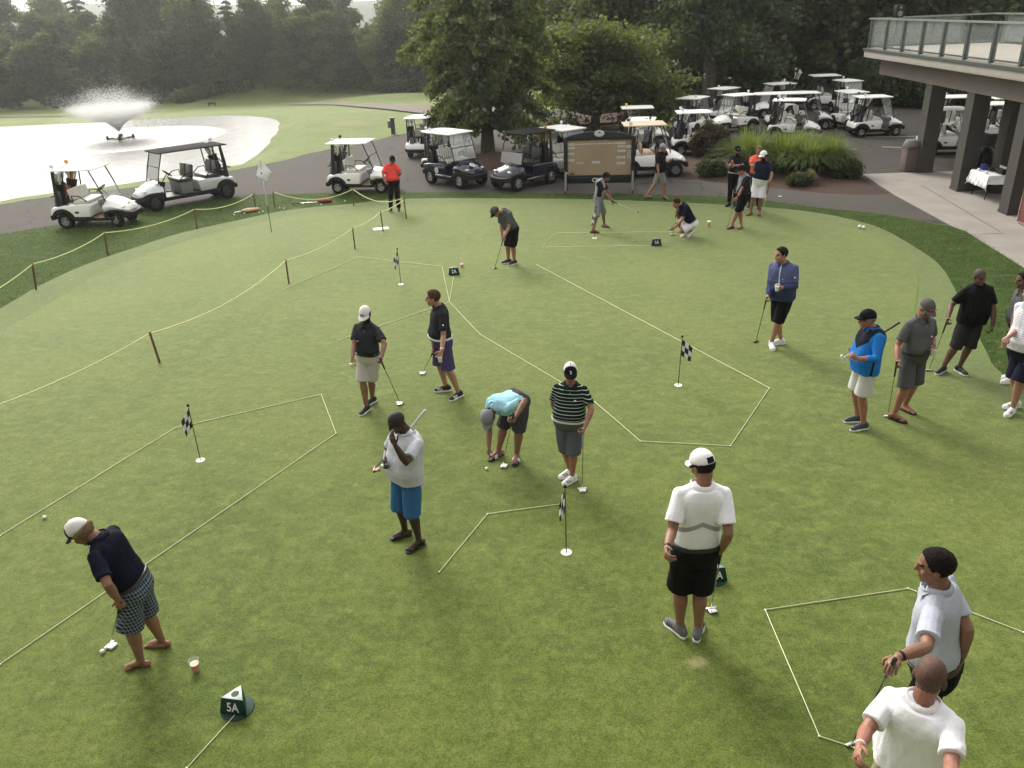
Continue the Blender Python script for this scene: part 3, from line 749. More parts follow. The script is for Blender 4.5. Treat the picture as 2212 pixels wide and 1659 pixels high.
rawmesh('spray',Vv,Ff,ms,ft)
# ------------------------------------------------------------ golf carts
M_white=M('cart_white',(.86,.86,.84),.32,spec=.5,coat=.3,var=.04,scale=3)
M_roof=M('roof_white',(.88,.88,.86),.4,var=.05,scale=4)
M_black=M('black_plastic',(.009,.009,.010),.5,spec=.25,bump=.15,bscale=200)
M_strut=M('black_tube',(.015,.015,.016),.35)
M_tyre=M('tyre_rubber',(.010,.010,.010),.85,spec=.15,bump=.4,bscale=90)
M_rim=M('silver_rim',(.55,.55,.56),.3,metal=.8)
M_seatw=M('cream_vinyl',(.66,.64,.59),.5,var=.05,scale=6)
M_seatk=M('black_vinyl',(.03,.03,.032),.45)
M_wind=M('windshield_tint',(.75,.78,.78),.06,alpha=.22,spec=.9)
M_windd=M('smoked_windshield',(.10,.09,.09),.06,alpha=.55,spec=.9)
M_navy=M('navy_paint',(.006,.010,.028),.15,spec=.5,coat=.8)
M_silver=M('silver_paint',(.62,.64,.67),.25,metal=.25,coat=.8)
M_chrome=M('chrome',(.7,.7,.7),.12,metal=1)
M_lamp=M('headlight_glass',(.75,.77,.78),.1,spec=.9,coat=1)
M_badge=M('dark_badge',(.03,.04,.05),.4)
M_tan=M('tan_vinyl',(.62,.48,.34),.5,var=.06)
M_tanroof=M('tan_roof',(.72,.60,.44),.4,var=.04)
M_grey=M('grey_plastic',(.16,.16,.165),.6)
M_dkroof=M('faded_dark_roof',(.018,.018,.019),.85,spec=.08,var=.3,scale=3)
M_mat=M('floor_mat',(.22,.17,.12),.8)
def arc(cy,cz,r,a0,a1,n=9):
    return [(cy+r*math.cos(R(a0+(a1-a0)*i/(n-1))),cz+r*math.sin(R(a0+(a1-a0)*i/(n-1)))) for i in range(n)]
def wheel(root,x,y,steer=0,r=.235,w=.19,rim=M_rim,fancy=False,face=1):
    e=bpy.data.objects.new('wheel',None);C.objects.link(e);e.parent=root;e.location=(x,y,r);e.rotation_euler=(0,0,steer)
    if x<0:e.rotation_euler=(0,0,steer+math.pi)
    mb=MB();prof=[(r*.58,-w*.44),(r*.80,-w*.5),(r*.95,-w*.44),(r,-w*.3),(r,w*.3),(r*.95,w*.44),(r*.80,w*.5),(r*.58,w*.44)]
    n=26;rs=[[Vector((z,rr*math.cos(2*math.pi*j/n),rr*math.sin(2*math.pi*j/n))) for j in range(n)] for rr,z in prof]
    mb.rings(rs+[rs[0]],False);mb.build('tyre',M_tyre,e,smooth=50)
    mb=MB();R2=r*.6
    rs=[[Vector((z,rr*math.cos(2*math.pi*j/n),rr*math.sin(2*math.pi*j/n))) for j in range(n)] for rr,z in ((R2,-w*.42),(R2,w*.40),(R2*.92,w*.42),(R2*.86,w*.2),(R2*.84,w*.12))]
    mb.rings(rs,True)
    k=8 if fancy else 5
    for i in range(k):
        a=2*math.pi*i/k;mb.box((w*.28,math.cos(a)*R2*.5,math.sin(a)*R2*.5),(.03,R2*.95,R2*(.17 if fancy else .3)),Matrix.Rotation(a,3,'X'),0)
    mb.tube([(w*.1,0,0),(w*.46,0,0)],[R2*.24,R2*.2],10,rnd=False)
    mb.build('rim',rim,e,smooth=30);return e
def golf_bag_parts(root,rg,bodyc,trim,clubm,hcol):
    """bag axis along +z from 0, about .9 tall, tilted later"""
    mb=MB();mb.lathe((0,0,0),[(.10,0),(.125,.02),(.13,.25),(.115,.5),(.13,.80),(.145,.86),(.14,.88)],14)
    mb.build('bag_body',bodyc,root,smooth=50)
    mb=MB();mb.box((0,-.14,.28),(.17,.07,.34));mb.box((.12,-.03,.45),(.06,.14,.5));mb.build('pocket',trim,root,bevel=.02)
    mb=MB()
    for i in range(9):
        a=i*.7+rg.random();r=.085*rg.uniform(.4,1);x,y=r*math.cos(a),r*math.sin(a);h=.98+rg.uniform(0,.16)
        tx,ty=x*1.6,y*1.6;mb.tube([(x,y,.8),(tx,ty,h)],[.006,.006],5)
        mb.box((tx+.02,ty,h+.01),(.07,.02,.045),Matrix.Rotation(a,3,'Z'))
    mb.build('iron_clubs',M_chrome,root,smooth=30)
    mb=MB()
    for i in range(3):
        a=i*2.1+.6;x,y=.07*math.cos(a),.07*math.sin(a);mb.tube([(x,y,.8),(x*1.9,y*1.9,1.12+.05*i)],[.02,.03],7);mb.ell((x*2.1,y*2.1,1.2+.05*i),(.045,.06,.05),nu=9,nv=6)
    mb.build('club_cover',hcol,root,smooth=180)
    mb=MB();mb.tube([(0,-.14,.72),(-.06,-.23,.5),(0,-.15,.22)],[.018,.022,.018],6,flat=.4);mb.build('strap',trim,root,smooth=180)
BAGK={}
def bag_proto(key,bodyc,trim,hcol):
    e=bpy.data.objects.new('golf_bag',None);C.objects.link(e);golf_bag_parts(e,np.random.default_rng(len(BAGK)+3),bodyc,trim,M_chrome,hcol);BAGK[key]=[e,0]
bk=M('bag_black',(.010,.010,.011),.7,spec=.2);bg_=M('bag_grey',(.12,.12,.13),.6);bn=M('bag_navy',(.02,.035,.09),.6);bw=M('bag_white',(.6,.6,.6),.6);br=M('bag_red',(.35,.06,.03),.6)
bag_proto('black',bk,bg_,M('cover_white',(.7,.7,.68),.7));bag_proto('grey',bg_,bk,M('cover_black',(.03,.03,.03),.6))
bag_proto('navy',bn,bk,M('cover_white',(0,0,0)));bag_proto('white',bw,bk,M('cover_black',(0,0,0)));bag_proto('rust',bk,br,M('cover_orange',(.55,.22,.04),.7));bag_proto('yellow',bk,bk,M('cover_yellow',(.75,.5,.08),.6))
GB='golf bags strapped to the backs of the carts'
def put_bag(key,cart,lx,label,ly=-.98,lz=.40,sc=1,tilt=-12):
    src,u=BAGK[key];o=copy_tree(src) if u else src;BAGK[key][1]=1
    rz=cart.rotation_euler[2];Mx=Matrix.Translation(cart.location)@Matrix.Rotation(rz,4,'Z')
    # stands on the bag well, leaning back against the frame
    L=Mx@Matrix.Scale(cart.scale[0],4)@Matrix.Translation((lx,ly,lz))@Matrix.Rotation(R(tilt),4,'X')@Matrix.Rotation(R(4*lx*10),4,'Y')
    o.location=L.translation;o.rotation_euler=L.to_euler();o.scale=(sc*cart.scale[0]*1.2,)*3;o.name='golf_bag'
    tag(o,label,'golf bag',GB);return o

def make_cart(style='std',paint=M_white,seat=M_seatw,roofm=M_roof,rim=M_rim,fancy=False,rows=1,wind=M_wind,longroof=False,steer=0,fold=False,r=.235,rear='bags',noseat=False,lift=0.0,name='golf_cart'):
    """forward is +Y; origin on the ground between the axles"""
    root=bpy.data.objects.new(name,None);C.objects.link(root)
    wb=.83 if rows==1 else 1.28
    w=.58
    ry=-wb
    fn=lambda a,b,h:(h,a,b+lift)
    # rear body shell with wheel arch
    P=[(ry-.36,.40),(ry-.35,.60),(ry-.30,.68),(ry+.05,.73),(wb*0-.30 if rows==1 else -.75,.76),(.06 if rows==1 else -.35,.77),(.12 if rows==1 else -.28,.70),(.06 if rows==1 else -.36,.36),(ry+.36,.33)]+arc(ry,.25,.31,20,160)
    P=P[:-9]+[(a,max(b,.30)) for a,b in P[-9:]]
    mb=MB();mb.prism(P,-w,w,fn);mb.build('rear_body',paint,root,bevel=.035,segs=3)
    # black lower fender trim
    mb=MB()
    for s in(-1,1):
        Q=[(ry-.40,.34),(ry-.40,.47)]+[(a,b) for a,b in arc(ry,.25,.40,150,20)]+[(.14 if rows==1 else .9,.36),(.14 if rows==1 else .9,.24),(ry+.33,.24)]+arc(ry,.22,.30,15,165)
        mb.prism(Q,s*(w-.05),s*(w+.015),fn)
    mb.box((0,0,.27+lift),(1.0,2*wb+.2,.10));mb.box((0,ry-.38,.36+lift),(1.05,.12,.14))
    if rows==2:mb.box((0,.3,.30+lift),(1.12,1.6,.06))
    mb.build('chassis',M_black,root,bevel=.01)
    MB().box((0,.30 if rows==1 else .72,.315+lift),(1.02,.62,.02)).build('floor_mat',M_mat if seat is not M_seatk else M_black,root)
    # front cowl, tapering to a rounded nose
    f0=wb-.26
    rs=[]
    for yy,hw,zt,zb,zc in ((f0-.10,.54,.86,.40,0),(f0-.02,.56,.90,.42,0),(f0+.22,.555,.84,.46,0),(f0+.42,.52,.74,.44,0),(f0+.58,.43,.64,.42,0),(f0+.66,.30,.56,.44,0)):
        ring=[]
        for k in range(16):
            a=2*math.pi*k/16;ca,sa=math.cos(a),math.sin(a);e=.62
            X=hw*math.copysign(abs(ca)**e,ca);Z=(zt+zb)/2+(zt-zb)/2*math.copysign(abs(sa)**e,sa)
            if sa>0:Z-=.10*abs(X/hw)**2.2
            ring.append(Vector((X,yy,Z+lift)))
        rs.append(ring)
    mb=MB().rings(rs,True);mb.build('front_cowl',paint,root,smooth=50)
    mb=MB();rs2=[]
    for yy,hw,zt,zb in ((f0-.05,.585,.50,.30),(f0+.12,.59,.56,.46),(f0+.42,.59,.56,.46),(f0+.62,.52,.47,.30),(f0+.74,.36,.44,.28),(f0+.76,.2,.42,.3)):
        rs2.append([Vector((hw*q[0],yy,(zb if q[1]<0 else zt)+lift)) for q in ((-1,-1),(-1,1),(-.6,1),(.6,1),(1,1),(1,-1),(.6,-1),(-.6,-1))])
    mb.rings(rs2,True);mb.build('front_bumper',M_black if style!='silver' else M_black,root,bevel=.015)
    # dash
    mb=MB();mb.box((0,f0-.12,.80+lift),(1.02,.16,.16),Matrix.Rotation(.3,3,'X'));mb.box((0,f0-.14,.52+lift),(.98,.04,.40));mb.build('dashboard',M_black if style!='std' else M_grey,root,bevel=.02)
    # headlights
    for s in(-1,1):
        mb=MB();mb.ell((s*.36,f0+.50,.615+lift),(.10,.05,.045),nu=12,nv=7);mb.build('headlight',M_lamp if style!='std' else paint,root,smooth=180)
    if style=='std':
        MB().ell((w+.002,-.35,.52+lift),(.008,.075,.038),nu=12,nv=7).build('badge',M_badge,root,smooth=180)
        MB().ell((-w-.002,-.35,.52+lift),(.008,.075,.038),nu=12,nv=7).build('badge',M_badge,root,smooth=180)
        MB().box((.0,f0+.53,.665+lift),(.20,.012,.04),Matrix.Rotation(-.9,3,'X')).build('name_plate',M_badge,root)
    ys=[-.18] if rows==1 else [.10,-.85]
    if rows==1 and style in('navy4','navy','silver'):ys=[-.10]
    for yy in ys:
        mb=MB();mb.box((0,yy,.815+lift),(1.06,.50,.12));mb.build('seat_bottom',seat,root,bevel=.04,segs=3)
        mb=MB()
        if seat is M_seatk:
            for s in(-1,1):mb.box((s*.26,yy-.28,1.08+lift),(.46,.10,.44),Matrix.Rotation(.18,3,'X'))
        else:
            for s in(-1,1):mb.box((s*.265,yy-.28,1.06+lift),(.53,.10,.36),Matrix.Rotation(.18,3,'X'))
        mb.build('seat_back',seat,root,bevel=.045,segs=3)
        for s in(-1,1):
            mb=MB();mb.tube([(s*.52,yy-.24,.84+lift),(s*.56,yy-.22,1.04+lift),(s*.57,yy+.02,1.02+lift),(s*.56,yy+.22,.86+lift)],.018,7);mb.build('armrest',M_black,root,smooth=180)
        if rows==2 and yy>0:MB().box((0,yy,.56+lift),(1.0,.42,.40)).build('seat_box',M_grey,root,bevel=.02)
    # back frame and roof struts
    top=1.80+lift;back=ry-.02 if rows==1 else ry-.05
    for s in(-1,1):
        mb=MB();mb.tube([(s*.50,back-.06,.70+lift),(s*.50,back-.05,1.2+lift),(s*.53,back+.02,top)],[.085,.07,.05],10,ref=(0,1,0),flat=.4);mb.build('rear_strut',M_strut,root,smooth=180)
        mb=MB();mb.tube([(s*.53,f0+.05,.84+lift),(s*.53,f0-.08,1.3+lift),(s*.53,f0-.26,top)],[.02,.02,.02],7);mb.build('front_strut',M_strut,root,smooth=180)
        mb=MB();mb.tube([(s*.50,back+.2,.74+lift),(s*.49,back+.26,1.25+lift),(s*.52,back+.30,top)],[.022,.022,.022],7);mb.build('rear_strut',M_strut,root,smooth=180)
    mb=MB();mb.box((0,back,.92+lift),(.98,.03,.05));mb.box((0,back-.18,.44+lift),(.86,.30,.05));mb.box((0,back-.02,.68+lift),(.05,.04,.50));mb.box((0,back-.10,.5+lift),(.05,.2,.1));mb.tube([(-.49,back-.02,.93+lift),(-.44,back-.04,1.05+lift),(-.40,back-.30,1.0+lift),(.40,back-.30,1.0+lift),(.44,back-.04,1.05+lift),(.49,back-.02,.93+lift)],.018,6);mb.build('bag_rack',M_black,root,smooth=40)
    # roof: crowned slab
    y0=back-.22;y1=f0-.12
    if longroof:y0-=.75
    rs=[];nn=7
    P2=[];m1=MB()
    def rf(u,v,top_):
        x=(u*2-1)*.60;y=y0+(y1-y0)*v;e=max(abs(u*2-1),abs(v*2-1));c=.045*(1-(u*2-1)**4)*(1-(v*2-1)**6);return Vector((x*(1-.03*(abs(v*2-1)**6)),y,top+(c+.03 if top_ else -.005-.01*(1-e))))
    g=10;vs=[];fs=[]
    for t_ in(1,0):
        for i in range(g+1):
            for j in range(g+1):vs.append(rf(i/g,j/g,t_))
    N=(g+1)**2
    for t_ in(0,1):
        for i in range(g):
            for j in range(g):
                a=t_*N+i*(g+1)+j;fs.append((a,a+1,a+g+2,a+g+1))
    for i in range(g):
        for q in ((i*(g+1),(i+1)*(g+1)),(i*(g+1)+g,(i+1)*(g+1)+g),(i,i+1),(g*(g+1)+i,g*(g+1)+i+1)):fs.append((q[0],q[1],q[1]+N,q[0]+N))
    m1.add(vs,fs);m1.build('roof',roofm,root,smooth=60)
    # windshield
    if fold:
        mb=MB();mb.box((0,f0+.03,1.02+lift),(1.04,.012,.38),Matrix.Rotation(.22,3,'X'));mb.build('windshield',wind,root)
    else:
        mb=MB();mb.add([(-.52,f0+.035,.90+lift),(.52,f0+.035,.90+lift),(.52,f0-.255,top-.03),(-.52,f0-.255,top-.03),(-.52,f0+.047,.90+lift),(.52,f0+.047,.90+lift),(.52,f0-.243,top-.03),(-.52,f0-.243,top-.03)],[(0,1,2,3),(4,5,6,7),(0,1,5,4),(2,3,7,6),(1,2,6,5),(0,3,7,4)]);mb.build('windshield',wind,root)
        MB().box((0,f0-.10,1.34+lift),(1.05,.02,.025)).build('windshield_bar',M_strut,root)
    # steering wheel
    cx=-.27;c0=Vector((cx,f0-.16,.80+lift));c1=Vector((cx,f0-.42,1.10+lift));dr=(c1-c0).normalized();a,b=basis(dr)
    mb=MB();mb.tube([c0-dr*.2,c1],.018,7)
    pts=[c1+a*.17*math.cos(t)+b*.17*math.sin(t) for t in np.linspace(0,2*math.pi,19)];mb.tube(pts,.014,6,rnd=False)
    for t in(0.3,2.4,4.5):mb.tube([c1,c1+a*.17*math.cos(t)+b*.17*math.sin(t)],.012,5)
    mb.ell(c1,(.05,.05,.03));mb.build('steering_wheel',M_black,root,smooth=180)
    tw=.46 if r<.26 else .50
    for s in(-1,1):
        wheel(root,s*tw,wb,steer,r,.19,rim,fancy);wheel(root,s*tw,-wb,0,r,.20,rim,fancy)
    return root
def ang(yaw):
    """yaw 0 faces the camera side, 90 faces picture right -> rotation of +Y forward"""
    f=Vector((math.sin(R(yaw)),-math.cos(R(yaw))));return math.atan2(-f.x,f.y)
_cp={}
GC='white golf carts parked around the course lot'
def put_cart(key,loc,yaw,label,group=GC,**kw):
    if key in _cp and _cp[key][1]:o=copy_tree(_cp[key][0])
    else:
        if key not in _cp:_cp[key]=[make_cart(**kw),0]
        o=_cp[key][0];_cp[key][1]=1
    o.name='golf_cart';o.location=(loc[0],loc[1],.006);o.rotation_euler=(0,0,ang(yaw));s_=1.0 if not key in('std','long') else (.97 if loc[1]<31.5 else .925);o.scale=(s_,)*3;tag(o,label,'golf cart',group);return o
def two(pr,pf,side,wb=1.66,tr=.46,z=0.0):
    """ground contacts (picture) of the near rear and near front wheels"""
    a=G(*pr,z);b=G(*pf,z);d=(b-a);d.z=0;L=d.length;d.normalize();rt=Vector((d.y,-d.x,0))
    c=(a+b)/2-rt*tr*(1 if side=='R' else -1);yaw=math.degrees(math.atan2(d.x,-d.y));return (c.x,c.y),yaw,L
(lc,yw,L)=two((145,494),(261,490),'R');print('A',yw,L)
cA=put_cart('steer',lc,yw,'white cart with folded-down windshield parked on the grass edge at the far left',style='std',steer=-.45,fold=True)
put_bag('rust',cA,-.2,'dark golf bag with rust trim on the leftmost white cart');put_bag('black',cA,.22,'black golf bag with white covers on the leftmost white cart')
(lc,yw,L)=two((484.6,430),(347,455),'L');print('B',yw,L)
cB=put_cart('silver4',lc,yw,'silver four seat cart with a dark roof and black seats, left by the pond',group=None,style='silver',paint=M_silver,seat=M_seatk,roofm=M_dkroof,fancy=True,rows=2,wind=M_windd,r=.29,lift=.06,rim=M('dark_rim',(.12,.12,.125),.25,metal=.8))
put_bag('black',cB,.12,'black golf bag on the back of the silver four seat cart',ly=-1.5,lz=.46)
(lc,yw,L)=two((729.7,419),(827.4,417.8),'R');print('C',yw,L)
cC=put_cart('std',lc,yw,'white cart beside the man in the red shirt',style='std',wind=M_wind)
put_bag('black',cC,.2,'black golf bag with a white bottle pocket on the cart by the red shirt');put_bag('grey',cC,-.2,'grey golf bag on the far side of the cart by the red shirt')
p=G(918,334);cD=put_cart('std',(p.x,p.y),168,'white cart seen from behind, farthest back in the cluster left of the cedar')
put_bag('black',cD,-.22,'black golf bag on the left of the rearmost cart in the cedar cluster');put_bag('grey',cD,.22,'grey golf bag on the right of the rearmost cart in the cedar cluster')
(lc,yw,L)=two((936.6,397.5),(995.9,407.9),'R');print('F',yw,L)
M_stripe=M('striped_white_vinyl',(.62,.61,.58),.5)
nn=M_stripe.node_tree.nodes;ll=M_stripe.node_tree.links;t=nn.new('ShaderNodeTexCoord');wv=nn.new('ShaderNodeTexWave');wv.inputs['Scale'].default_value=3.0;wv.bands_direction='X';ll.new(t.outputs['Object'],wv.inputs['Vector'])
cr=nn.new('ShaderNodeValToRGB');cr.color_ramp.elements[0].position=.06;cr.color_ramp.elements[1].position=.09;cr.color_ramp.elements[0].color=(.05,.05,.06,1);cr.color_ramp.elements[1].color=(.62,.61,.58,1);ll.new(wv.outputs['Color'],cr.inputs[0]);ll.new(cr.outputs[0],nn['Principled BSDF'].inputs['Base Color'])
cF=put_cart('navy',lc,yw,'glossy navy cart with white pinstriped seats and round white emblems',group=None,style='navy',paint=M_navy,seat=M_stripe,fancy=True,r=.28,lift=.05,rim=M_chrome,wind=M_wind)
M_emb=M('emblem_white',(.75,.75,.77),.4);M_ink=M('navy_ink',(.03,.04,.10),.5)
for pos,rot in (((.592,-.38,.56),Matrix.Rotation(R(90),4,'Y')),((.10,1.06,.815),Matrix.Rotation(R(-30),4,'X'))):
    Mx=Matrix.Translation(pos)@rot
    e=MB().lathe((0,0,0),[(.10,0),(.105,.004),(.10,.008)],22);eo=e.build('emblem',M_emb,cF,xf=Mx)
    text_mesh('N',.13,M_ink,eo,Mx@Matrix.Translation((0,0,.010))@Matrix.Rotation(R(90) if abs(pos[0])>.3 else 0,4,'Z'))
MB().box((.0,-.10+.10,.40),(1.24,.9,.06)).build('running_board',M_chrome,cF,bevel=.01)
p=Vector(lc+(0,));cE=put_cart('std',(p.x-.35,p.y+1.75),yw-3,'white cart tucked right behind the navy pinstriped cart')
put_bag('navy',cE,.2,'navy golf bag on the cart behind the navy pinstriped one');put_bag('grey',cE,-.22,'grey golf bag, far side of the cart behind the navy pinstriped one')
put_bag('black',cF,.18,'black golf bag on the back of the navy pinstriped cart')
(lc,yw,L)=two((1192.5,395.5),(1111,414.7),'L');print('G',yw,L)
cG=put_cart('navy4',lc,yw,'low navy cart with a faded dark canopy, left of the scoreboard',group=None,style='navy4',paint=M_navy,seat=M_seatk,roofm=M_dkroof,fancy=True,r=.28,lift=.05,rim=M_chrome,wind=M('canopy_screen',(.35,.34,.34),.3,alpha=.75),longroof=False,fold=True)
MB().box((0,0,.36),(1.24,.9,.06)).build('running_board',M_chrome,cG,bevel=.01)
put_bag('rust',cG,-.15,'golf bag with orange headcover on the low navy canopy cart');put_bag('grey',cG,.2,'grey golf bag on the low navy canopy cart')
p=G(1226,383);cH=put_cart('std',(p.x,p.y),35,'white cart between the low navy cart and the scoreboard')
put_bag('black',cH,-.2,'black golf bag on the cart between navy cart and scoreboard')
(lc,yw,L)=two((1366,385),(1452,382),'R');print('K',yw,L)
cK=put_cart('tan',lc,yw,'white cart with tan roof and tan seat right beside the scoreboard',group=None,style='plain',paint=M_white,seat=M_tan,roofm=M_tanroof,r=.27,lift=.04,rim=M_grey)
put_bag('black',cK,.2,'black golf bag with a green tag on the tan roofed cart');put_bag('white',cK,-.2,'pale golf bag on the far side of the tan roofed cart')
LOT=[('J',1384,350,165,'white cart seen from behind above the right end of the scoreboard',['black','grey']),
('I',1388,316,85,'white cart with yellow headcovers behind the scoreboard carts',['yellow']),
('M',1508,331,85,'white cart half hidden by the maroon dome shrub',['black','navy']),
('L',1499,288,140,'white cart behind the maroon dome shrub, left of the fir trunk',['grey','black']),
('O1',1566,262,130,'white cart directly right of the thick fir trunk, in the back row',['black']),
('O2',1582,284,-70,'white cart facing left just above the maroon dome shrub',['black']),
('N',1668,252,-78,'white cart facing left at the back centre of the lot',['grey','black']),
('R',1712,300,68,'white cart partly behind the tall grass clumps, bag towards the left',['black','grey']),
('T',1828,246,6,'white cart facing the camera in the back row right of the flatbed cart',['black']),
('U',1836,279,4,'white cart facing the camera just left of the lone side-on cart',['navy']),
('Xa',2066,296,82,'white cart seen between first and second pillar, back row',['black']),
('Ya',2046,331,82,'white cart seen between first and second pillar, front row',['black']),
('Z1',2138,318,80,'white cart between second and third pillar, front row',['grey']),
('Z2',2176,300,80,'white cart between second and third pillar, middle row',['black']),
('Z3',2160,280,80,'white cart between second and third pillar, back row',['navy']),
('Z4',2236,318,80,'white cart at the far right edge behind the third pillar',['black'])]
bi=0
for nm,px,py,yw,lb,bags in LOT:
    p=G(px,py);c=put_cart('std',(p.x,p.y),yw,lb)
    for k,b in enumerate(bags):
        put_bag(b,c,(-.2,.2)[k] if len(bags)>1 else .0,('%s bag%s on '%(b if b!='yellow' else 'black',' with yellow headcovers' if b=='yellow' else ''))+lb.replace('white cart','cart').replace('the ','').replace('directly ','').replace('just ',''))
(lc,yw,L)=two((1858,297),(1934,294),'R');print('V',yw,L)
cV=put_cart('std',lc,yw,'white cart parked side-on by itself on the open asphalt left of the pillars')
put_bag('black',cV,.2,'black golf bag on the lone side-on cart');put_bag('grey',cV,-.2,'grey golf bag on the far side of the lone side-on cart')
p=G(1722,279);cQ=put_cart('long',(p.x,p.y),82,'long roofed white cart in the middle of the lot behind the tall grasses',group=None,style='std',rows=2,longroof=True)
# flatbed utility cart
p=G(1785,236);cS=put_cart('flat',(p.x,p.y),84,'flatbed utility cart with a short roof and a bag on its deck, at the back',group=None,style='plain')
for ch in list(cS.children):
    if ch.name.startswith('roof'):ch.name='canopy'
mb=MB();mb.box((0,-1.75,.62),(1.15,1.6,.06));mb.box((.56,-1.75,.72),(.03,1.6,.12));mb.box((-.56,-1.75,.72),(.03,1.6,.12));mb.box((0,-1.6,.42),(.8,1.7,.12));mb.build('cargo_deck',M_black,cS,bevel=.01)
put_bag('black',cS,.1,'black golf bag standing on the flatbed of the utility cart',ly=-2.1,lz=.65)
for k,v in list(BAGK.items()):
    if not v[1]:
        for ch in list(v[0].children):bpy.data.objects.remove(ch)
        bpy.data.objects.remove(v[0])
# ------------------------------------------------------------ clubhouse, deck, walk
M_conc=mat('concrete',(.265,.25,.222),.85,var=.12,scale=1.3,bump=.3,bscale=40)
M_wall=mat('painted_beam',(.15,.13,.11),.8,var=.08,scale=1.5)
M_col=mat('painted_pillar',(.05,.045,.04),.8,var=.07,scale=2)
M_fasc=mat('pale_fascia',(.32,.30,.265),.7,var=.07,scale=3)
M_rail=mat('grey_green_metal',(.07,.085,.08),.45,metal=.2)
M_railtop=mat('rail_cap',(.26,.29,.275),.35,metal=.3)
M_glass=mat('deck_glass',(.80,.88,.85),.03,alpha=.09,spec=.9)
M_deck=mat('deck_boards',(.27,.245,.21),.8,var=.1,scale=2)
# walk
sheet('concrete_walk',[(1863,376),(1972,372),(2300,365),(2600,430),(2900,1000),(2500,900),(2212,578),(2140,533),(2086,499),(2060,490),(1933,421)],.022,M_conc,h=.02)
mj=mat('walk_joint',(.10,.09,.08),.9)
def strip(name,a,b,w,z,mt):
    a=G(*a,z);b=G(*b,z);d=(b-a).normalized();n_=Vector((-d.y,d.x,0))*w/2
    return sheet(name,[tuple((a+n_)[:2]),tuple((b+n_)[:2]),tuple((b-n_)[:2]),tuple((a-n_)[:2])],z,mt,w=True)
strip('walk_joint',(2013,509),(2168,504),.03,.026,mj)
strip('walk_joint',(2140,597),(2330,590),.03,.026,mj)
strip('walk_joint',(1990,400),(2160,500),.03,.026,mj)
ml=mat('lot_line_paint',(.42,.42,.40),.8,var=.2,scale=6)
strip('lot_marking',(1870,296),(2000,294),.12,.009,ml);strip('lot_marking',(1760,325),(1850,322),.12,.009,ml);strip('lot_marking',(1905,317),(2040,322),.12,.009,ml)
# deck: corner and direction from the picture, floor 3.8 m up
ZF=3.90
c0=G(1868,103,ZF);c1=G(2212,146,ZF);e1=(c1-c0);e1.z=0;e1.normalize();nin=Vector((-e1.y,e1.x,0))
if nin.x<0:nin=-nin
Mk=Matrix(((e1.x,nin.x,0,c0.x),(e1.y,nin.y,0,c0.y),(0,0,1,0),(0,0,0,1)))   # local x along rail toward camera, y inward
print('deck corner',c0,'dir',e1,'in',nin)
LD=(c1-c0).length+9
club=thing('clubhouse_deck','raised clubhouse deck with glass railing on thick grey brown pillars','building',(0,0,0))
DW=4.8
def bx(name,x0,x1,y0,y1,z0,z1,mt,par=club,bev=0):
    return MB().box(((x0+x1)/2,(y0+y1)/2,(z0+z1)/2),(x1-x0,y1-y0,z1-z0)).build(name,mt,par,xf=Mk,bevel=bev)
bx('deck_floor',.06,LD,.06,DW,ZF-.10,ZF+.01,M_deck)
bx('fascia',0,LD,0,DW,ZF-.34,ZF-.101,M_fasc,bev=.01)
bx('edge_trim',-.05,LD,-.05,DW,ZF-.10,ZF-.02,M_rail)
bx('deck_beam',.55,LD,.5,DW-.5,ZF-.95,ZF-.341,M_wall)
# pillars stand where the picture shows their feet
PIL=[(1982,375),(2066,415.5),(2174,467)]
q0=[Mk.inverted()@G(a,b,0) for a,b in PIL]
print('pillars local',q0)
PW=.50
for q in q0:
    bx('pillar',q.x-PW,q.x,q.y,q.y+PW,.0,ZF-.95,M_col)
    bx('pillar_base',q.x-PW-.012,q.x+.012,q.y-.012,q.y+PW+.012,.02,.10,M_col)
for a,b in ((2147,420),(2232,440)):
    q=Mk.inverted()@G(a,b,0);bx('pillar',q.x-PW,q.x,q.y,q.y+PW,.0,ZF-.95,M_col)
# railing
zr=ZF+1.07
n=0;x=.22
bx('rail_cap',-.02,LD,.02,.16,zr-.05,zr,M_railtop);bx('rail_cap',-.02,.12,.161,DW,zr-.05,zr,M_railtop)
bx('bottom_rail',.12,LD,.06,.12,ZF+.06,ZF+.10,M_rail)
while x<LD:
    bx('rail_post',x,x+.12,.03,.15,ZF,zr-.05,M_rail);bx('glass_panel',x+.15,min(x+1.60,LD),.085,.095,ZF+.11,zr-.06,M_glass);x+=1.63
y=1.3
bx('bottom_rail',.06,.12,.16,DW,ZF+.06,ZF+.10,M_rail)
while y<DW-1:
    bx('rail_post',.045,.135,y,y+.09,ZF,zr-.05,M_rail);bx('glass_panel',.085,.095,y-1.02,y-.02,ZF+.11,zr-.06,M_glass);y+=1.12
bx('rail_cap',.13,LD,DW-.14,DW,zr-.05,zr,M_railtop)
x=1.0
while x<LD:
    bx('rail_post',x,x+.10,DW-.12,DW-.02,ZF,zr-.05,M_rail);bx('glass_panel',x+.12,min(x+1.60,LD),DW-.075,DW-.065,ZF+.11,zr-.06,M_glass);x+=1.63
# unseen clubhouse mass added behind the camera, cutting sky light on the near green
ch=thing('clubhouse','grey brown clubhouse wall and roof rising behind the photographer','building',(0,0,0))
MB().box((0,-9.5,5),(60,12,10)).build('wall',M_wall,ch,bevel=.05)
MB().box((0,-8.6,10.3),(63,14,.6)).build('roof',M_black,ch,bevel=.05)
for i in range(9):MB().box((-24+i*6,-3.49,5.4),(3.2,.05,2.4)).build('window',M('dark_window',(.03,.035,.04),.05,spec=.9),ch)
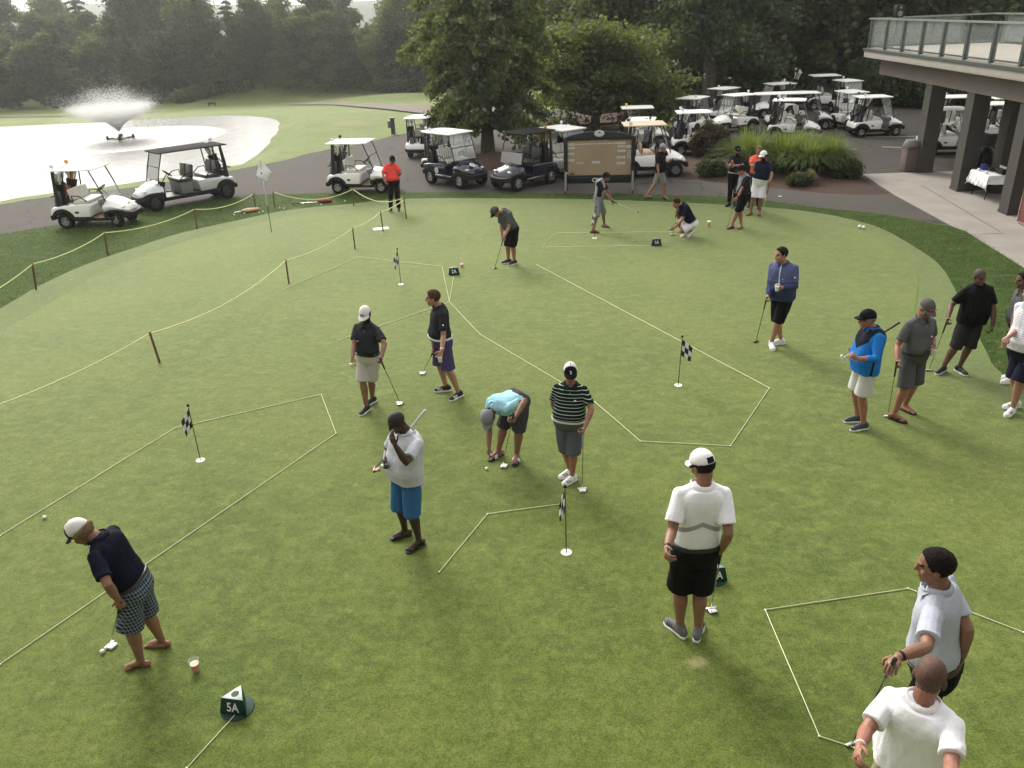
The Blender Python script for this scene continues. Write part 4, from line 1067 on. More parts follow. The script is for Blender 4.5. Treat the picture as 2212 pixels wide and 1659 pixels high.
# loudspeaker on the deck corner
q=Mk@Vector((.95,.75,ZF));sp_=thing('loudspeaker','black two-way loudspeaker on a stand above the deck corner','loudspeaker',tuple(q))
rotz=Matrix.Rotation(ang(5),4,'Z')
mb=MB();mb.tube([(0,0,.5),(0,0,1.05)],.02,8)
for a in range(3):mb.tube([(0,0,.6),(.32*math.cos(a*2.09),.32*math.sin(a*2.09),.03)],.014,6)
mb.build('stand',M_black,sp_,smooth=180)
MB().box((0,0,1.28),(.30,.26,.44)).build('cabinet',M_black,sp_,xf=rotz,bevel=.025)
for z,r_ in((1.20,.105),(1.41,.05)):
    cn=MB();cn.tube([(0,.125,z),(0,.140,z)],[r_,r_*.85],18,rnd=False);cn.build('speaker_cone',M_grey,sp_,xf=rotz,smooth=40)
q=Mk@Vector((1.7,.5,ZF));o=MB().tube([tuple(Mk@Vector((.8+.25*i,.55+.12*math.sin(i*1.7),ZF+.03))) for i in range(9)],.012,6).build('power_cable',M_black,None,smooth=180);tag(o,'black cable trailing from the loudspeaker along the deck edge','cable')
# litter bin, standing at the first pillar
p=G(1968,371);b_=thing('litter_bin','brown stone-sided litter bin at the foot of the first pillar','litter bin',(p.x-.05,p.y+.1,.02),rz=math.atan2(e1.y,e1.x))
mst=mat('pebble_panel',(.14,.11,.095),.9,var=.4,scale=40,bump=.5)
MB().box((0,0,.44),(.50,.50,.86)).build('bin_body',mst,b_,bevel=.02);MB().lathe((0,0,.872),[(.30,0),(.30,.10),(.24,.20),(.14,.22)],20).build('lid',M_grey,b_,smooth=40)
MB().box((0,0,.80),(.54,.54,.035)).build('band',M_chrome,b_)
# table with white cloth and party gear
p=G(2135,432);rzt=math.atan2(e1.y,e1.x)
tb=thing('folding_table','folding table with dark legs under the hanging white cloth','table',(p.x+.15,p.y+.35,.022),rz=rzt)
MB().box((0,0,.72),(1.1,.7,.035)).build('tabletop',M_grey,tb,bevel=.01)
for sx in(-.42,.42):MB().tube([(sx,-.28,.02),(sx,-.1,.70)],.018,7).tube([(sx,.28,.02),(sx,.1,.70)],.018,7).build('leg',M_black,tb,smooth=180)
V=[];F=[];nu,nv=44,26
for j in range(nv+1):
    for i in range(nu+1):
        u=(i/nu-.5)*1.62;v=(j/nv-.5)*1.5;x=max(-.56,min(.56,u));y=max(-.36,min(.36,v));ov=max(abs(u)-.56,0);ow=max(abs(v)-.36,0);dn=math.hypot(ov,ow)
        k=.035*math.sin(u*17+v*5)*min(1,dn*4)+.02*math.sin(v*23-u*9)*min(1,dn*4)
        V.append((x+math.copysign(k+ov*.25,u) if ov>0 else x,y+(math.copysign(abs(k)+.03*dn+.004,v) if ow>0 else 0)+(.0 if ow==0 else 0),.742-dn*1.0+(.0)))
for j in range(nv):
    for i in range(nu):a=j*(nu+1)+i;F.append((a,a+1,a+nu+2,a+nu+1))
co=rawmesh('tablecloth',np.array(V),np.array(F),M('white_cloth',(.80,.79,.80),.85),smooth=True);sm=co.modifiers.new('s','SOLIDIFY');sm.thickness=.004
co.location=tb.location;co.rotation_euler=(0,0,rzt);tag(co,'white tablecloth hanging in folds over the table under the deck','tablecloth')
def onto(o,lx,ly,lz):
    v=Matrix.Rotation(rzt,3,'Z')@Vector((lx,ly,lz));o.location=Vector(tb.location)+v;o.rotation_euler=(0,0,rzt)
t_=thing('serving_bowl','wide black serving bowl with a silver rim on the white table','bowl');MB().lathe((0,0,0),[(.10,0),(.19,.07),(.22,.13),(.20,.13),(.17,.07),(.05,.03)],22).build('bowl',M_black,t_,smooth=60);MB().lathe((0,0,.128),[(.215,0),(.225,.004),(.215,.010)],22).build('rim',M_chrome,t_);onto(t_,-.12,.1,.75)
t_=thing('bottle_caddy','black caddy with a row of white bottle tops on the white table','caddy');MB().box((0,0,.08),(.42,.2,.15)).build('tray',M_black,t_,bevel=.01)
for i in range(6):MB().tube([(-.17+i*.068,0,.15),(-.17+i*.068,0,.21)],.014,8).build('bottle_top',M('white_plastic',(.8,.8,.8),.4),t_,smooth=180)
onto(t_,.33,.12,.75)
t_=thing('blue_carton','small blue carton at the left end of the white table','carton');MB().box((0,0,.075),(.2,.16,.15)).build('box',M('blue_card',(.03,.05,.30),.6),t_,bevel=.006);MB().box((0,0,.152),(.204,.06,.004)).build('tape',M_grey,t_);onto(t_,-.42,-.05,.75)
for lx in(-.22,.28):
    t_=MB().lathe((0,0,0),[(.035,0),(.045,.03),(.042,.07),(.02,.085)],14).build('paper_cup',M('white_plastic',(.8,.8,.8)),None,smooth=60);tag(t_,'upturned white paper cup at the front edge, %s on the white table'%('left' if lx<0 else 'right'),'cup','white cups on the table edge');onto(t_,lx,-.30,.745)
# covered grill, drink cart with star, red bar counter
p=G(2116,411);g_=thing('covered_barrel','tall black covered barrel with rounded top behind the second pillar','barrel',(p.x+.1,p.y+.3,.022))
mb=MB();mb.lathe((0,0,0),[(.34,0),(.35,.3),(.34,.9),(.30,1.12),(.18,1.26),(.03,1.30)],24);mb.build('cover',M_black,g_,smooth=60);MB().lathe((0,0,.012),[(.36,0),(.365,.03),(.36,.05)],24).build('hem',M_grey,g_,smooth=60)
p=G(2152,362);g_=thing('drink_cooler','black rolling drink cooler with a yellow star emblem behind the pillars','cooler',(p.x+.1,p.y+.5,.022),rz=ang(0))
MB().box((0,0,.62),(.85,.6,1.0)).build('cabinet',M_black,g_,bevel=.03);MB().box((0,0,1.15),(.88,.63,.05)).build('lid',M('white_plastic',(.8,.8,.8)),g_,bevel=.01)
st=[];
for i in range(10):a=R(90+36*i);r_=.24 if i%2==0 else .105;st.append((r_*math.cos(a),r_*math.sin(a)))
mb=MB();mb.prism(st,.301,.312,lambda x,y,h:(x*.9,h,.66+y));mb.build('star_emblem',M('star_yellow',(.75,.68,.10),.5),g_)
mb=MB();mb.prism([(x*.35,y*.35) for x,y in st],.313,.316,lambda x,y,h:(x,h,.66+y));mb.build('star_centre',M('star_green',(.25,.35,.05),.5),g_)
for sx in(-.34,.34):
    for sy in(-.22,.22):MB().tube([(sx-.02,sy,.06),(sx+.02,sy,.06)],.06,10,rnd=False).build('caster',M_black,g_,smooth=40)
p=G(2196,483);pr=Mk.inverted()@p
cb=thing('bar_counter','dark red panelled bar counter with steel trim at the right edge','counter',tuple(p))
M_red=mat('red_panel',(.16,.035,.028),.45,var=.1,scale=3,coat=.2)
MB().box((pr.x+.9,pr.y+.35,.62),(1.8,.7,1.12)).build('cabinet',M_red,cb,xf=Matrix.Translation(-p)@Mk,bevel=.01)
MB().box((pr.x+.9,pr.y+.35,1.20),(1.86,.76,.035)).build('countertop',M_grey,cb,xf=Matrix.Translation(-p)@Mk,bevel=.01)
MB().box((pr.x+.0,pr.y-.005,.62),(.03,.02,1.14)).build('edge_trim',M_chrome,cb,xf=Matrix.Translation(-p)@Mk)
MB().box((pr.x+.9,pr.y-.008,.07),(1.8,.02,.03)).build('kick_trim',M_chrome,cb,xf=Matrix.Translation(-p)@Mk)
# ------------------------------------------------------------ people
def remesh(mb,vox,smooth=4,fn=None):
    """joins overlapping closed shapes into one continuous surface"""
    me=bpy.data.meshes.new('t');me.from_pydata(mb.v,[],mb.f)
    bm=bmesh.new();bm.from_mesh(me);bmesh.ops.recalc_face_normals(bm,faces=bm.faces);bm.to_mesh(me);bm.free()
    o=bpy.data.objects.new('t',me);C.objects.link(o)
    r=o.modifiers.new('r','REMESH');r.mode='VOXEL';r.voxel_size=vox;r.adaptivity=0
    s=o.modifiers.new('s','SMOOTH');s.iterations=smooth;s.factor=.5
    dg=bpy.context.evaluated_depsgraph_get();m2=bpy.data.meshes.new_from_object(o.evaluated_get(dg))
    bpy.data.objects.remove(o);bpy.data.meshes.remove(me)
    n=len(m2.vertices);co=np.empty(n*3,np.float32);m2.vertices.foreach_get('co',co);co=co.reshape(-1,3)
    return m2,co
def nrm(m2):
    n=len(m2.vertices);a=np.empty(n*3,np.float32);m2.vertex_normals.foreach_get('vector',a);return a.reshape(-1,3)
def finish(m2,co,name,mats,parent,org,attr=None,mi=None):
    co2=co-np.array(org,np.float32)
    m2.vertices.foreach_set('co',co2.astype(np.float32).ravel())
    if mi is None:
        mi=np.zeros(len(m2.polygons),np.int32);m2.polygons.foreach_get('material_index',mi)
    m2.materials.clear()
    for q in mats:m2.materials.append(q)
    if mi is not None:m2.polygons.foreach_set('material_index',mi.astype(np.int32))
    if attr is not None:
        a=m2.attributes.new('tc','FLOAT_VECTOR','POINT');a.data.foreach_set('vector',attr.astype(np.float32).ravel())
    m2.shade_smooth();m2.name=name;m2.update()
    o=bpy.data.objects.new(name,m2);C.objects.link(o);o.parent=parent;return o
def pcent(m2,co):
    k=len(m2.polygons);ls=np.empty(k,np.int32);m2.polygons.foreach_get('loop_start',ls)
    vi=np.empty(len(m2.loops),np.int32);m2.loops.foreach_get('vertex_index',vi)
    return co[vi[ls]]*.5+co[vi[ls+2]]*.5
def wrinkle(co,no,amp,seed,f=1.0,ax=(1,1,.4)):
    rg=np.random.default_rng(seed);q=co*np.array(ax);h=np.zeros(len(co))
    for k in range(7):
        d=rg.normal(size=3);d/=np.linalg.norm(d);w=rg.uniform(18,46)*f;d2=rg.normal(size=3)
        h+=np.sin((q@d)*w+2.2*np.sin((q@d2)*9+k)+rg.random()*6)
    h=np.tanh(h*.7);return co+no*(amp*h)[:,None]
def fabric(name,col,rough=.85,var=.10,pattern=None,c2=(0,0,0),c3=None,bs=220):
    if name in _mc:return _mc[name]
    m=mat(name,col,rough,spec=.12);n=m.node_tree.nodes;l=m.node_tree.links;b=n['Principled BSDF']
    t=n.new('ShaderNodeTexCoord');z=n.new('ShaderNodeTexNoise');z.inputs['Scale'].default_value=bs;l.new(t.outputs['Object'],z.inputs['Vector'])
    a=n.new('ShaderNodeAttribute');a.attribute_name='tc';sx=n.new('ShaderNodeSeparateXYZ');l.new(a.outputs['Vector'],sx.inputs[0]);X,Y,Z=sx.outputs
    base=None
    def fr(v,p):return mth(n,l,'FRACT',mth(n,l,'MULTIPLY',v,1/p))
    if pattern=='stripe':
        f=mth(n,l,'LESS_THAN',fr(Z,.042),.16);base=mixc(n,l,f,col,c2)
    elif pattern=='thin':
        f=mth(n,l,'LESS_THAN',fr(Z,.032),.14);base=mixc(n,l,f,col,c2)
    elif pattern=='plaid':
        W=mth(n,l,'ADD',X,mth(n,l,'MULTIPLY',Y,.8))
        f1=mth(n,l,'LESS_THAN',fr(W,.034),.20);f2=mth(n,l,'LESS_THAN',fr(Z,.040),.18)
        f3=mth(n,l,'LESS_THAN',fr(mth(n,l,'ADD',W,.016),.034),.45);f4=mth(n,l,'LESS_THAN',fr(mth(n,l,'ADD',Z,.02),.040),.45)
        base=mixc(n,l,mth(n,l,'MULTIPLY',f3,.55),col,c3);base=mixc(n,l,mth(n,l,'MULTIPLY',f4,.5),base,(.008,.012,.02))
        base=mixc(n,l,mth(n,l,'MULTIPLY',f1,.55),base,c2);base=mixc(n,l,mth(n,l,'MULTIPLY',f2,.55),base,c2)
    elif pattern=='chevron':   # band on the back only
        ax_=mth(n,l,'ABSOLUTE',X);v=mth(n,l,'ADD',Z,mth(n,l,'MULTIPLY',ax_,.50))
        f=mth(n,l,'MULTIPLY',mth(n,l,'GREATER_THAN',v,.40),mth(n,l,'LESS_THAN',v,.45));f=mth(n,l,'MULTIPLY',f,mth(n,l,'LESS_THAN',Y,-.02))
        f=mth(n,l,'MULTIPLY',f,mth(n,l,'LESS_THAN',ax_,.21));base=mixc(n,l,f,col,c2)
    elif pattern=='vest':      # back and chest panel against dark sides and sleeves
        ax_=mth(n,l,'ABSOLUTE',X);f=mth(n,l,'GREATER_THAN',mth(n,l,'ADD',ax_,mth(n,l,'MULTIPLY',Y,.55)),.155)
        base=mixc(n,l,f,col,c2)
    elif pattern=='pullover':  # dark shoulder yoke and side line
        ax_=mth(n,l,'ABSOLUTE',X);f=mth(n,l,'MULTIPLY',mth(n,l,'GREATER_THAN',mth(n,l,'ADD',Z,mth(n,l,'MULTIPLY',ax_,-.9)),.30),mth(n,l,'LESS_THAN',ax_,.17))
        f2=mth(n,l,'MULTIPLY',mth(n,l,'GREATER_THAN',ax_,.14),mth(n,l,'LESS_THAN',mth(n,l,'ABSOLUTE',mth(n,l,'ADD',Y,-.02)),.018))
        f2=mth(n,l,'MULTIPLY',f2,mth(n,l,'LESS_THAN',Z,.25))
        base=mixc(n,l,mth(n,l,'MAXIMUM',f,f2),col,c2)
    elif pattern=='yoke':
        ax_=mth(n,l,'ABSOLUTE',X);f=mth(n,l,'MULTIPLY',mth(n,l,'LESS_THAN',ax_,.008),mth(n,l,'GREATER_THAN',Y,.0));f=mth(n,l,'MULTIPLY',f,mth(n,l,'GREATER_THAN',Z,.27))
        g_=mth(n,l,'GREATER_THAN',Z,.33);base=mixc(n,l,mth(n,l,'MULTIPLY',g_,.6),col,c3);base=mixc(n,l,f,base,c2)
    elif pattern=='patch':   # paler back yoke
        ax_=mth(n,l,'ABSOLUTE',X);f=mth(n,l,'MULTIPLY',mth(n,l,'GREATER_THAN',mth(n,l,'SUBTRACT',Z,mth(n,l,'MULTIPLY',ax_,.6)),.36),mth(n,l,'LESS_THAN',Y,0));base=mixc(n,l,f,col,c2)
    mr=n.new('ShaderNodeMapRange');l.new(z.outputs[0],mr.inputs[0]);mr.inputs[1].default_value=.3;mr.inputs[2].default_value=.7;mr.inputs[3].default_value=1-var;mr.inputs[4].default_value=1+var
    v=n.new('ShaderNodeVectorMath');v.operation='SCALE'
    if base is None:v.inputs[0].default_value=col
    else:l.new(base,v.inputs[0])
    l.new(mr.outputs[0],v.inputs['Scale']);l.new(v.outputs[0],b.inputs['Base Color'])
    z2=n.new('ShaderNodeTexNoise');z2.inputs['Scale'].default_value=16;z2.inputs['Detail'].default_value=2;z2.inputs['Distortion'].default_value=1.2;l.new(t.outputs['Object'],z2.inputs['Vector'])
    bp=n.new('ShaderNodeBump');bp.inputs['Strength'].default_value=.22;bp.inputs['Distance'].default_value=.02;l.new(z2.outputs[0],bp.inputs['Height']);l.new(bp.outputs[0],b.inputs['Normal'])
    _mc[name]=m;return m
def skin(tone):
    c={'light':(.36,.195,.135),'tan':(.225,.115,.073),'red':(.31,.145,.098),'dark':(.045,.024,.017),'brown':(.115,.060,.040)}[tone]
    k='skin_'+tone
    if k not in _mc:
        m=mat(k,c,.5,var=.10,scale=14,spec=.4);m.node_tree.nodes['Principled BSDF'].inputs['Subsurface Weight'].default_value=.08;m.node_tree.nodes['Principled BSDF'].inputs['Subsurface Radius'].default_value=(.02,.008,.004);_mc[k]=m
    return _mc[k]
M_eye=M('eye_dark',(.03,.02,.018),.3);M_lip=M('lip',(.30,.11,.09),.5)
def face_vec(y):return Vector((math.sin(R(y)),-math.cos(R(y)),0))
def left_vec(y):return Vector((math.cos(R(y)),math.sin(R(y)),0))
TS=[(-.10,.150,.105,0),(0,.168,.122,-.006),(.15,.162,.118,0),(.3,.156,.114,.006),(.5,.163,.120,.010),(.7,.176,.126,.008),(.84,.176,.116,-.002),(.92,.145,.090,-.012),(1.0,.078,.068,-.012)]
def cupobj(pos,label,fill,s=1.0,axis=(0,0,1),clear=True,lid=False):
    o=thing('beer_cup' if not lid else 'iced_drink_cup',label,'cup',tuple(pos));q=Vector(axis).to_track_quat('Z','Y').to_matrix().to_4x4()
    H=.13*s
    MB().lathe((0,0,0),[(.030*s,0),(.044*s,H),(.047*s,H+.002),(.042*s,H-.002),(.029*s,.004)],20).build('cup',M('clear_plastic',(.85,.87,.85),.12,alpha=.16,spec=.8),o,xf=q,smooth=50)
    MB().lathe((0,0,.004),[(.028*s,0),(.0375*s,H*.62)],20).build('drink',fill,o,xf=q,smooth=50)
    if fill.name.startswith('beer'):MB().lathe((0,0,.004+H*.622),[(.0375*s,0),(.0385*s,H*.05)],20).build('foam',M('beer_foam',(.75,.68,.52),.8),o,xf=q,smooth=50)
    if lid:
        MB().lathe((0,0,H),[(.050*s,0),(.050*s,.008),(.030*s,.022)],20).build('lid',M('white_plastic',(.8,.8,.8)),o,xf=q,smooth=50);MB().tube([(0,0,H+.02),(.006,0,H+.10)],.005,6).build('straw',M('straw_green',(.05,.08,.04),.4),o,xf=q)
    return o
BEER=M('beer_amber',(.55,.075,.015),.15,spec=.5);LEM=M('pale_drink',(.62,.62,.34),.2,spec=.5);WAT=M('iced_water',(.6,.62,.6),.15,spec=.5)
M_steel=M('putter_steel',(.5,.5,.5),.25,metal=1);M_blacksh=M('black_shaft',(.03,.03,.03),.35);M_grip=M('black_grip',(.02,.02,.02),.8)
def putter(top,head,label,hdir=(1,0,0),shaft=None,grip=None,headm=None,kind='blade',glen=.27):
    top,head=Vector(top),Vector(head);o=thing('putter',label,'putter',tuple(head));d=(top-head).normalized();L=(top-head).length
    hd=Vector(hdir);hd=(hd-Vector((0,0,1))*hd.dot(Vector((0,0,1))) if d.z>.45 else hd-d*hd.dot(d)).normalized()
    upv=Vector((0,0,1)) if d.z>.45 else d
    sd_=upv.cross(hd).normalized();hp=head+upv*.018
    MB().tube([hp+d*.03,top-d*glen*.9],.0062,7).build('shaft',shaft or M_steel,o,org=head,smooth=180)
    MB().tube([top-d*glen,top-d*glen*.5,top],[.011,.014,.0165],8).build('grip',grip or M_grip,o,org=head,smooth=180)
    fr=Matrix((hd,sd_,upv)).transposed()
    mb=MB();mb.box(hp,(.115,.026,.028),fr)
    if kind=='mallet':mb.box(hp-sd_*.04,(.085,.06,.02),fr)
    mb.build('club_head',headm or M_steel,o,org=head,bevel=.004);return o
class Person:pass
def person(sp):
    P=Person();cr=sp['cr']      # crop transform
    def D(x,y):return ((cr[0]+x/cr[2])*.8848,(cr[1]+y/cr[2])*.8848)
    P.D=D
    yaw=sp['yaw'];near=sp.get('near',True);vox=sp.get('vox',.0095);sh=sp['shoe']
    z_an=.085 if sh[0] in('bare',) else .10
    if 'root' in sp:   # feet out of the frame: stand under the neck
        nk=D(*sp['neck'][:2]);n3=G(nk[0],nk[1],sp['root']);s=sp.get('s',1.0)
        Yn=n3.y;base=Vector((n3.x,n3.y,ZG))+face_vec(yaw)*.02
        lv=left_vec(yaw);an=[base+lv*.12+face_vec(yaw)*sp.get('stag',.0)+Vector((0,0,z_an)),base-lv*.12-face_vec(yaw)*sp.get('stag',.0)+Vector((0,0,z_an))]
        Y0=base.y
    else:
        an=[]
        for k in('aL','aR'):
            a=D(*sp[k][:2]);zz=z_an+ZG+(sp[k][2] if len(sp[k])>2 else 0);an.append(G(a[0],a[1],zz))
        Y0=(an[0].y+an[1].y)/2;base=(an[0]+an[1])/2;base.z=ZG
    def J(k,dflt=0):
        v=sp[k];q=D(v[0],v[1]);return onY(q[0],q[1],Y0-(v[2] if len(v)>2 else dflt))
    pel=J('pel');nk=J('neck') if 'root' not in sp else n3
    if 'root' in sp:
        q=D(*sp['pel'][:2]);pel=onY(q[0],q[1],Y0)
    s=sp.get('s') or max(.85,min(1.12,(nk.z-ZG)/1.50))
    if sp.get('up',True) and 's0' not in sp:
        v=nk-pel;pel=nk-v*((nk.z-ZG-.905*s)/max(.2,v.z))
    P.s=s;up=(nk-pel).normalized()
    sy=sp.get('syaw',yaw);lS=left_vec(sy);lS=(lS-up*lS.dot(up)).normalized();lP=left_vec(yaw);fS=lS.cross(up).normalized()
    lP=(lP-up*lP.dot(up)*.5).normalized();b=sp.get('b',1.0);belly=sp.get('belly',.02)
    TL=(nk-pel).length
    shC=nk-up*.062*s;shL=shC+lS*.172*s*(.6+.4*b)-up*.022*s;shR=shC-lS*.172*s*(.6+.4*b)-up*.022*s
    hp=[pel+lP*.093*s,pel-lP*.093*s]
    # ---- knees by two-bone solution
    kn=[];L1,L2=.435*s,.42*s
    for i in(0,1):
        h,a=hp[i],an[i];d=a-h;Ld=d.length;l1,l2=L1,L2
        bend=sp.get('bend',(.010,.010))[i]
        if bend is not None:k=Ld/(l1+l2)*(1+bend);l1*=k;l2*=k
        elif Ld>(l1+l2)*.998:k=Ld/(l1+l2)*1.002;l1*=k;l2*=k
        u=d/Ld;x=(l1*l1-l2*l2+Ld*Ld)/(2*Ld);hh=math.sqrt(max(0,l1*l1-x*x))
        pole=face_vec(sp.get('kyaw',(yaw,yaw))[i]);pole=(pole-u*pole.dot(u)).normalized();kn.append(h+u*x+pole*hh)
    # ---- arms: bone lengths decide the depth
    def reach(frm,px,L,sign):
        q=D(*px);d=ray(*q).normalized();o=CP-frm;bq=o.dot(d);c=o.dot(o)-L*L;disc=bq*bq-c
        t=-bq if disc<0 else (-bq-math.sqrt(disc) if sign=='n' else -bq+math.sqrt(disc))
        p=CP+d*t
        v=p-frm
        if v.length>L*1.12:p=frm+v*(L*1.12/v.length)
        return p
    el=[];wr=[];hd=[]
    for i,c in enumerate('LR'):
        e=sp['e'+c];ee=reach((shL,shR)[i],e[:2],.29*s,e[2] if len(e)>2 else 'n');el.append(ee)
        q=sp['w'+c];ww=reach(ee,q[:2],.255*s,q[2] if len(q)>2 else 'n');wr.append(ww)
        v=(ww-ee).normalized()
        if ('h'+c) in sp:
            hq=sp['h'+c];p=reach(ww,hq[:2],.09*s,hq[2] if len(hq)>2 else 'n');v=((p-ww).normalized()*.8+v*.2).normalized()
        hd.append(v)
    P.hand=[wr[i]+hd[i]*.075*s for i in(0,1)];P.an=an;P.base=base;P.Y0=Y0;P.wr=wr;P.el=el
    # ---- head frame
    hy=sp.get('hyaw',yaw);hp_=sp.get('pitch',10);tilt=sp.get('tilt',0)
    hf=face_vec(hy)*math.cos(R(hp_))-Vector((0,0,1))*math.sin(R(hp_));hl=left_vec(hy);hu=hf.cross(hl)*-1
    hu=hl.cross(hf)*-1;hu=hf.cross(hl)
    if hu.dot(Vector((0,0,1))*math.cos(R(hp_))+face_vec(hy)*math.sin(R(hp_)))<0:hu=-hu
    hq=D(*sp['head'][:2]);hdY=nk.y+hf.y*.055*s-(sp['head'][2] if len(sp['head'])>2 else 0);HC=onY(hq[0],hq[1],hdY)
    v=HC-nk;lim=(.235*s,.16*s);HC=nk+v.normalized()*max(lim[1],min(lim[0],v.length));hs_=s*sp.get('hs',1.04)
    P.HC=HC;P.hf=hf;P.hu=hu;P.hl=hl
    org=Vector((base.x,base.y,ZG))
    root=thing('person',sp['label'],'person',tuple(org),group=sp.get('group'));P.root=root
    H_=lambda l_,f_,u_:HC+hl*l_*hs_+hf*f_*hs_+hu*u_*hs_
    def sect(t,gw,gd,extra=0,n=18,sq=2.5):
        # interpolate profile
        for i in range(len(TS)-1):
            if t<=TS[i+1][0] or i==len(TS)-2:
                a,c=TS[i],TS[i+1];k=(t-a[0])/(c[0]-a[0]);k=max(-.8,min(1,k));w,dp,fo=[a[j]*(1-k)+c[j]*k for j in(1,2,3)];break
        g=math.exp(-((t-.27)/.24)**2)*belly;w=(w*b+g*.45)*s+gw;dp=(dp*(.5+.5*b)+g*.62)*s+gd;fo=fo*s+g*.5
        kk=sstep(0,.8,t);sd=(lP*(1-kk)+lS*kk);sd=(sd-up*sd.dot(up)).normalized();fd=sd.cross(up)
        if fd.dot(fS)<0:fd=-fd
        c=pel+up*(TL*t)+fd*fo;r=[]
        for j in range(n):
            a=2*math.pi*j/n;ca,sa=math.cos(a),math.sin(a);e=2/sq
            r.append(c+sd*w*math.copysign(abs(ca)**e,ca)+fd*dp*math.copysign(abs(sa)**e,sa))
        return r
    sk=skin(sp['skin'])
    # ---- body
    m=MB();m.rings([sect(t,-.012,-.012) for t in(-.08,.0,.15,.3,.5,.7,.84,.92,1.0)])
    am=b*.5+.5
    m.tube([shL,shC+up*.01,shR],[.055*s*am,.062*s,.055*s*am],10)
    m.tube([nk-up*.05*s,nk.lerp(H_(0,-.02,-.055),.5),H_(0,-.018,-.05)],[.068*s*am,.058*s*am,.058*s*am],12)
    for i in(0,1):
        S=(shL,shR)[i];m.tube([S,S.lerp(el[i],.35),el[i],el[i].lerp(wr[i],.3),wr[i].lerp(el[i],.12),wr[i]],[.056*s*am,.050*s*am,.040*s*am,.043*s*am,.031*s,.027*s],10)
        h,k,a=hp[i],kn[i],an[i];bk=-face_vec(yaw)*.012*s
        m.tube([h,h.lerp(k,.45),k,k.lerp(a,.3)+bk,k.lerp(a,.68)+bk*.4,a],[.088*s*am,.078*s*am,.058*s*am,.063*s*am,.046*s,.036*s],12)
    # head
    m.ell(H_(0,-.008,.030),(.078*hs_,.099*hs_,.092*hs_),(hl,hf,hu),18,12);m.ell(H_(0,.018,-.045),(.064*hs_,.074*hs_,.074*hs_),(hl,hf,hu),16,10)
    m.ell(H_(0,.060,-.098),(.032*hs_,.026*hs_,.022*hs_),(hl,hf,hu),10,7);m.tube([H_(0,.088,.012),H_(0,.104,-.028)],[.010*hs_,.0165*hs_],8)
    m.tube([H_(-.036,.080,.022),H_(0,.090,.020),H_(.036,.080,.022)],.012*hs_,8);m.tube([H_(-.022,.082,-.064),H_(.022,.082,-.064)],.011*hs_,8)
    for q in(-1,1):
        m.ell(H_(q*.078,-.006,-.008),(.011*hs_,.020*hs_,.033*hs_),(hl,hf,hu),9,7);m.ell(H_(q*.044,.060,-.030),(.024*hs_,.022*hs_,.024*hs_),(hl,hf,hu),9,7)
    # palms
    hn=[]
    for i in(0,1):
        v=hd[i];mid=(pel+nk)/2;pn=(mid-wr[i]);pn=(pn-v*pn.dot(v)).normalized();th=fS-v*fS.dot(v);th=(th-pn*th.dot(pn))
        th=th.normalized() if th.length>.05 else v.cross(pn).normalized()
        if i in sp.get('pn',{}):
            pn=Vector(sp['pn'][i]);pn=(pn-v*pn.dot(v)).normalized();th=v.cross(pn).normalized()
            if th.z<0:th=-th
        hn.append((v,pn,th));m.ell(wr[i]+v*.050*s,(.052*s,.041*s,.0185*s),(v,th,pn),12,8)
        m.tube([wr[i]-v*.02,wr[i]+v*.03*s],[.026*s,.024*s],8)
    # feet
    tyaw=sp.get('toe',(yaw,yaw));ft=[]
    for i in(0,1):
        tf=face_vec(tyaw[i] if tyaw[i] is not None else yaw);tl=left_vec(tyaw[i]);a=an[i];lift=a.z-z_an-ZG;g=Vector((a.x,a.y,ZG+lift))
        pit=sp.get('fpitch',(0,0))[i]
        if pit:tfu=(tf*math.cos(R(pit))-Vector((0,0,1))*math.sin(R(pit)));
        else:tfu=tf
        fu=(Vector((0,0,1))-tfu*tfu.z).normalized();ft.append((tfu,tl,fu,g))
        if sh[0] in('bare','flip','slide'):
            z0=.0 if sh[0]=='bare' else .018
            F=lambda f_,l_,u_:g+tfu*f_*s+tl*l_*s+fu*(u_*s+z0)
            m.ell(F(-.050,0,.036),(.042*s,.034*s,.036*s),(tfu,tl,fu),10,8);m.tube([a,F(.045,0,.05),F(.125,0,.026)],[.036*s,.035*s,.030*s],10,flat=1)
            m.ell(F(.115,0,.022),(.055*s,.046*s,.022*s),(tfu,tl,fu),12,7)
            m.tube([F(-.03,.012*(1 if i else -1),.024),F(.1,.02*(1 if i else -1),.022)],[.03*s,.03*s],8)
            inn=-1 if i==0 else 1
            for q in range(5):m.tube([F(.14,inn*(.034-.0172*q),.016),F(.172-.010*q,inn*(.037-.0185*q),.013)],[.0125*s if q==0 else .0095*s,.013*s if q==0 else .009*s],7)
    v_=vox*.82 if near else vox
    me,co=remesh(m,v_,3)
    fc=pcent(me,co)-np.array(HC);l_=fc@np.array(hl)/hs_;f_=fc@np.array(hf)/hs_;u_=fc@np.array(hu)/hs_
    mi=np.zeros(len(fc));R_=np.sqrt(l_**2+f_**2+u_**2)<.16
    if sp.get('beard'):
        q=R_&(u_<-.036)&(f_>-.012)&(np.abs(l_)<.08);mi[q]=3
    mi[R_&(np.abs(u_+.064)<.0075)&(np.abs(l_)<.024)&(f_>.07)]=2
    for q in(-1,1):mi[R_&(((l_-q*.033)/.012)**2+((u_-.001)/.006)**2<1)&(f_>.055)]=1
    mi[R_&(np.abs(u_-.024)<.0045)&(np.abs(np.abs(l_)-.035)<.018)&(f_>.06)]=3
    hairm=M('hair_'+sp.get('hairn','dark'),tuple(.7*q for q in sp.get('hair',(.03,.02,.015))),.8,spec=.15,var=.45,scale=70,bump=.8,bscale=160)
